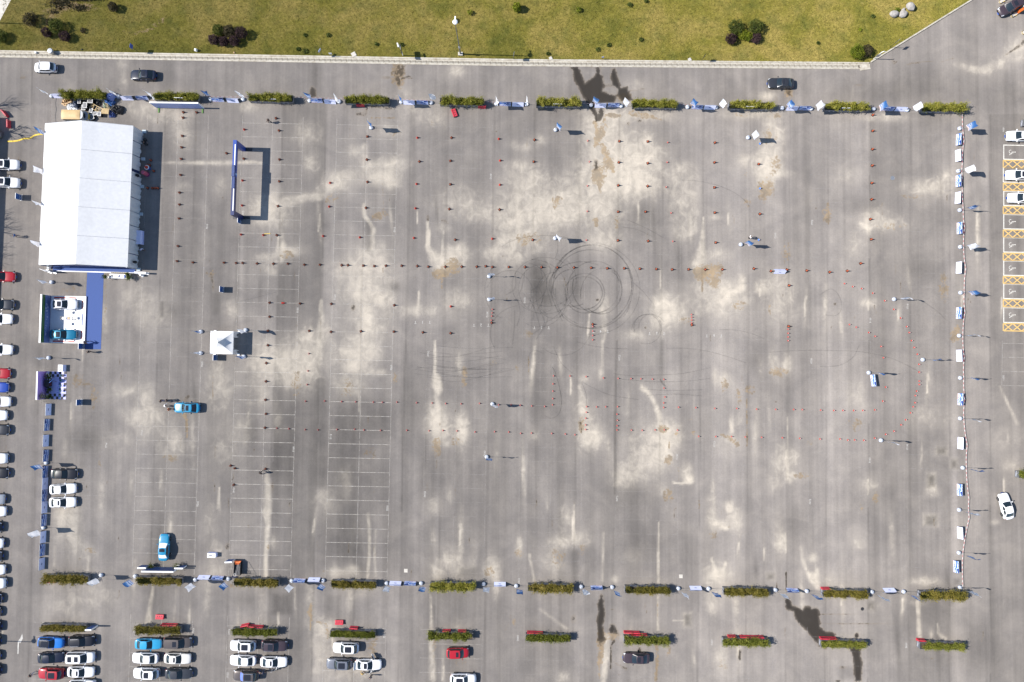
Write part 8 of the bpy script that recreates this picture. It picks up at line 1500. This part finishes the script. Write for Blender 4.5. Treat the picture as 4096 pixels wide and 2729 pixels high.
# ------------------------------------------------------------------ people
def skin_mesh(name, J, Ed):
    me_ = bpy.data.meshes.new(name); me_.from_pydata([j[:3] for j in J], Ed, []); o = bpy.data.objects.new(name, me_); COL.objects.link(o)
    o.modifiers.new('s', 'SKIN'); sv = me_.skin_vertices[0].data
    for k, j in enumerate(J): sv[k].radius = (j[3], j[4] if len(j) > 4 else j[3]); sv[k].use_root = (k == 0)
    ss = o.modifiers.new('u', 'SUBSURF'); ss.levels = ss.render_levels = 1
    out = bpy.data.meshes.new_from_object(o.evaluated_get(bpy.context.evaluated_depsgraph_get())); bpy.data.objects.remove(o); out.polygons.foreach_set('use_smooth', [True] * len(out.polygons)); out.name = name; out.materials.clear(); return out
def person_parts(lean, stride, armf):
    def tor(z, x=0, y=0): return (x + lean * max(0, z - .95), y, z - .25 * abs(lean) * max(0, z - .95))
    hip = (0, 0, .95); sh = tor(1.42); nk = tor(1.50); hd = tor(1.60); ht = tor(1.68)
    fl = [(0, .09, .90, .085), (stride * .45, .10, .50, .065), (stride * .8, .10, .10, .045)]; fr_ = [(0, -.09, .90, .085), (-stride * .15, -.10, .50, .065), (-stride * .8, -.10, .12, .045)]
    def arm(sg, f):
        s = tor(1.40, 0, sg * .19); e = (s[0] + f * .16, sg * .25, s[2] - .28); w = (e[0] + f * .20 + .04, sg * .24, e[2] - .22 + abs(f) * .1); hnd = (w[0] + f * .07 + .01, sg * .235, w[2] - .09); return s, e, w, hnd
    aL, aR = arm(1, armf), arm(-1, -armf * .6)
    J = [(*hip, .11, .15), (*tor(1.15), .10, .14), (*tor(1.33), .11, .17), (*nk, .05), (*hd, .085, .08), (*ht, .075, .07)]; Ed = [(0, 1), (1, 2), (2, 3), (3, 4), (4, 5)]
    for leg in (fl, fr_):
        b = len(J); J += leg; Ed += [(0, b), (b, b + 1), (b + 1, b + 2)]; J.append((leg[2][0] + .13, leg[2][1], .05, .04)); Ed.append((b + 2, b + 3))
    for a_ in (aL, aR):
        b = len(J); J += [(*a_[0], .055), (*a_[1], .042), (*a_[2], .032), (*a_[3], .035)]; Ed += [(2, b), (b, b + 1), (b + 1, b + 2), (b + 2, b + 3)]
        h = Vector(a_[3])
        for q, (dx, dy, ln) in enumerate(((.02, .03, .07), (.0, .012, .085), (.0, -.008, .08), (-.005, -.028, .06), (.045, .02, .045))):
            c = len(J); J.append((h.x + dx, h.y + dy * (1 if a_ is aL else -1), h.z - .03 - ln * .5, .009)); J.append((h.x + dx * 1.4 + .012, h.y + dy, h.z - .035 - ln, .008)); Ed += [(b + 3, c), (c, c + 1)]
    body = skin_mesh('body', J, Ed)
    J = [(*tor(.93), .125, .165), (*tor(1.15), .12, .165), (*tor(1.34), .125, .19), (*tor(1.44), .09, .12)]; Ed = [(0, 1), (1, 2), (2, 3)]
    for a_ in (aL, aR): b = len(J); J += [(*a_[0], .072), (*a_[1], .058), (*a_[2], .048)]; Ed += [(2, b), (b, b + 1), (b + 1, b + 2)]
    jacket = skin_mesh('jacket', J, Ed)
    J = [(0, 0, .97, .122, .16), (0, 0, .90, .12, .155)]; Ed = [(0, 1)]
    for leg in (fl, fr_): b = len(J); J += [(*leg[0][:3], .10), (*leg[1][:3], .078), (leg[2][0], leg[2][1], leg[2][2] + .02, .062)]; Ed += [(1, b), (b, b + 1), (b + 1, b + 2)]
    trousers = skin_mesh('trousers', J, Ed)
    hair = skin_mesh('hair', [(hd[0] - .03, 0, hd[2] + .03, .092, .09), (ht[0] - .015, 0, ht[2] + .025, .088, .085)], [(0, 1)])
    sh_ = []
    for leg in (fl, fr_): sh_.append(skin_mesh('shoe', [(leg[2][0] - .05, leg[2][1], .045, .045, .05), (leg[2][0] + .15, leg[2][1], .04, .035, .048)], [(0, 1)]))
    f = MB(); fx, fz = hd[0] + .075, hd[2] + .01
    f.lathe([(0, -.02), (.018, -.01), (.012, .03), (0, .04)], 6, (fx + .012, 0, fz)); 
    for sg in (-1, 1): f.lathe([(0, -.012), (.012, 0), (0, .012)], 6, (fx, sg * .032, fz + .03), 1); f.lathe([(0, -.03), (.018, 0), (0, .03)], 6, (hd[0], sg * .085, fz), 0)
    f.box((fx + .002, 0, fz - .045), (.012, .045, .010), 2); return dict(body=body, jacket=jacket, trousers=trousers, hair=hair, shoes=sh_, face=f.mesh('face'))
PP = {'stand': person_parts(.05, .04, .1), 'walk': person_parts(.10, .42, .6), 'bend': person_parts(.75, .15, .9)}
CL = {}
def clm(c):
    if c not in CL: CL[c] = mat('clothing', c, .85, var=.15, vs=8)
    return CL[c]
def person(label, pos, rz, pose, top, legs, hair='hair'):
    P = PP[pose]; o = thing('person', label, 'person', pos, rz, 'people on the lot'); obj('body', P['body'], M['skin'], o); obj('face', P['face'], [M['skin'], M['hair'], M['barred']], o); obj('jacket', P['jacket'], clm(top), o); obj('trousers', P['trousers'], clm(legs), o); obj(hair, P['hair'], M['hair'], o)
    for s in P['shoes']: obj('shoe', s, M['black'], o)
    return o
K_ = (.018, .018, .022); WH = (.72, .72, .74); BL_ = (.04, .08, .25); GR = (.10, .10, .11)
for (i, j, x, y, rz, pose, tp, lg, lab) in ((1,0,132,1128,160,'walk',K_,K_,'person in black walking below the third upper hedge'), (0,1,178,610,180,'walk',(.02,.10,.28),(.02,.03,.08),'person in a blue top walking left of the marquee'), (0,1,1330,735,-60,'stand',(.50,.55,.75),K_,'person in a pale blue shirt in the marquee shade'), (0,2,1505,550,0,'walk',K_,BL_,'left one of two people in black above the sky blue car'), (0,2,1565,545,180,'walk',K_,GR,'right one of two people in black above the sky blue car'), (0,2,1535,598,20,'bend',WH,GR,'person in a white top at the nose of the sky blue car'), (0,2,1580,625,0,'stand',(.35,.08,.02),K_,'person in an orange and black top at the nose of the sky blue car'),
      (0,2,850,103,150,'walk',K_,K_,'person in black walking below the blue carpet'), (0,2,815,16,30,'walk',K_,(.10,.09,.08),'person in dark clothes on the corner of the blue carpet'), (1,2,60,1208,60,'walk',K_,K_,'person in black walking across the bays at lower left'), (2,1,2172,622,10,'stand',WH,K_,'person in a white top beside a flag and a blue cone'), (0,3,318,1485,40,'walk',K_,(.30,.32,.42),'person in black at the nose of the red SUV'), (1,3,1065,1500,-80,'stand',(.03,.04,.07),K_,'person in dark clothes below the white sedan with open doors'),
      (1,3,990,1478,90,'bend',(.45,.30,.08),K_,'person in a tan top leaning into the white sedan with open boot'), (1,3,45,1462,20,'bend',K_,BL_,'left person leaning into the white sedan of the third group'), (1,3,100,1462,160,'bend',(.03,.04,.08),K_,'right person leaning into the white sedan of the third group'), (0,0,1338,1322,-30,'bend',K_,K_,'person in black bending at the upper opening of the marquee'), (0,1,500,898,-20,'stand',WH,BL_,'person in white at the left corner of the marquee front')):
    p = T(i, j, x, y); z = .016 if 'corner of the blue carpet' in lab else 0; person(lab, Vector((p.x, p.y, z)), R(rz), pose, tp, lg)
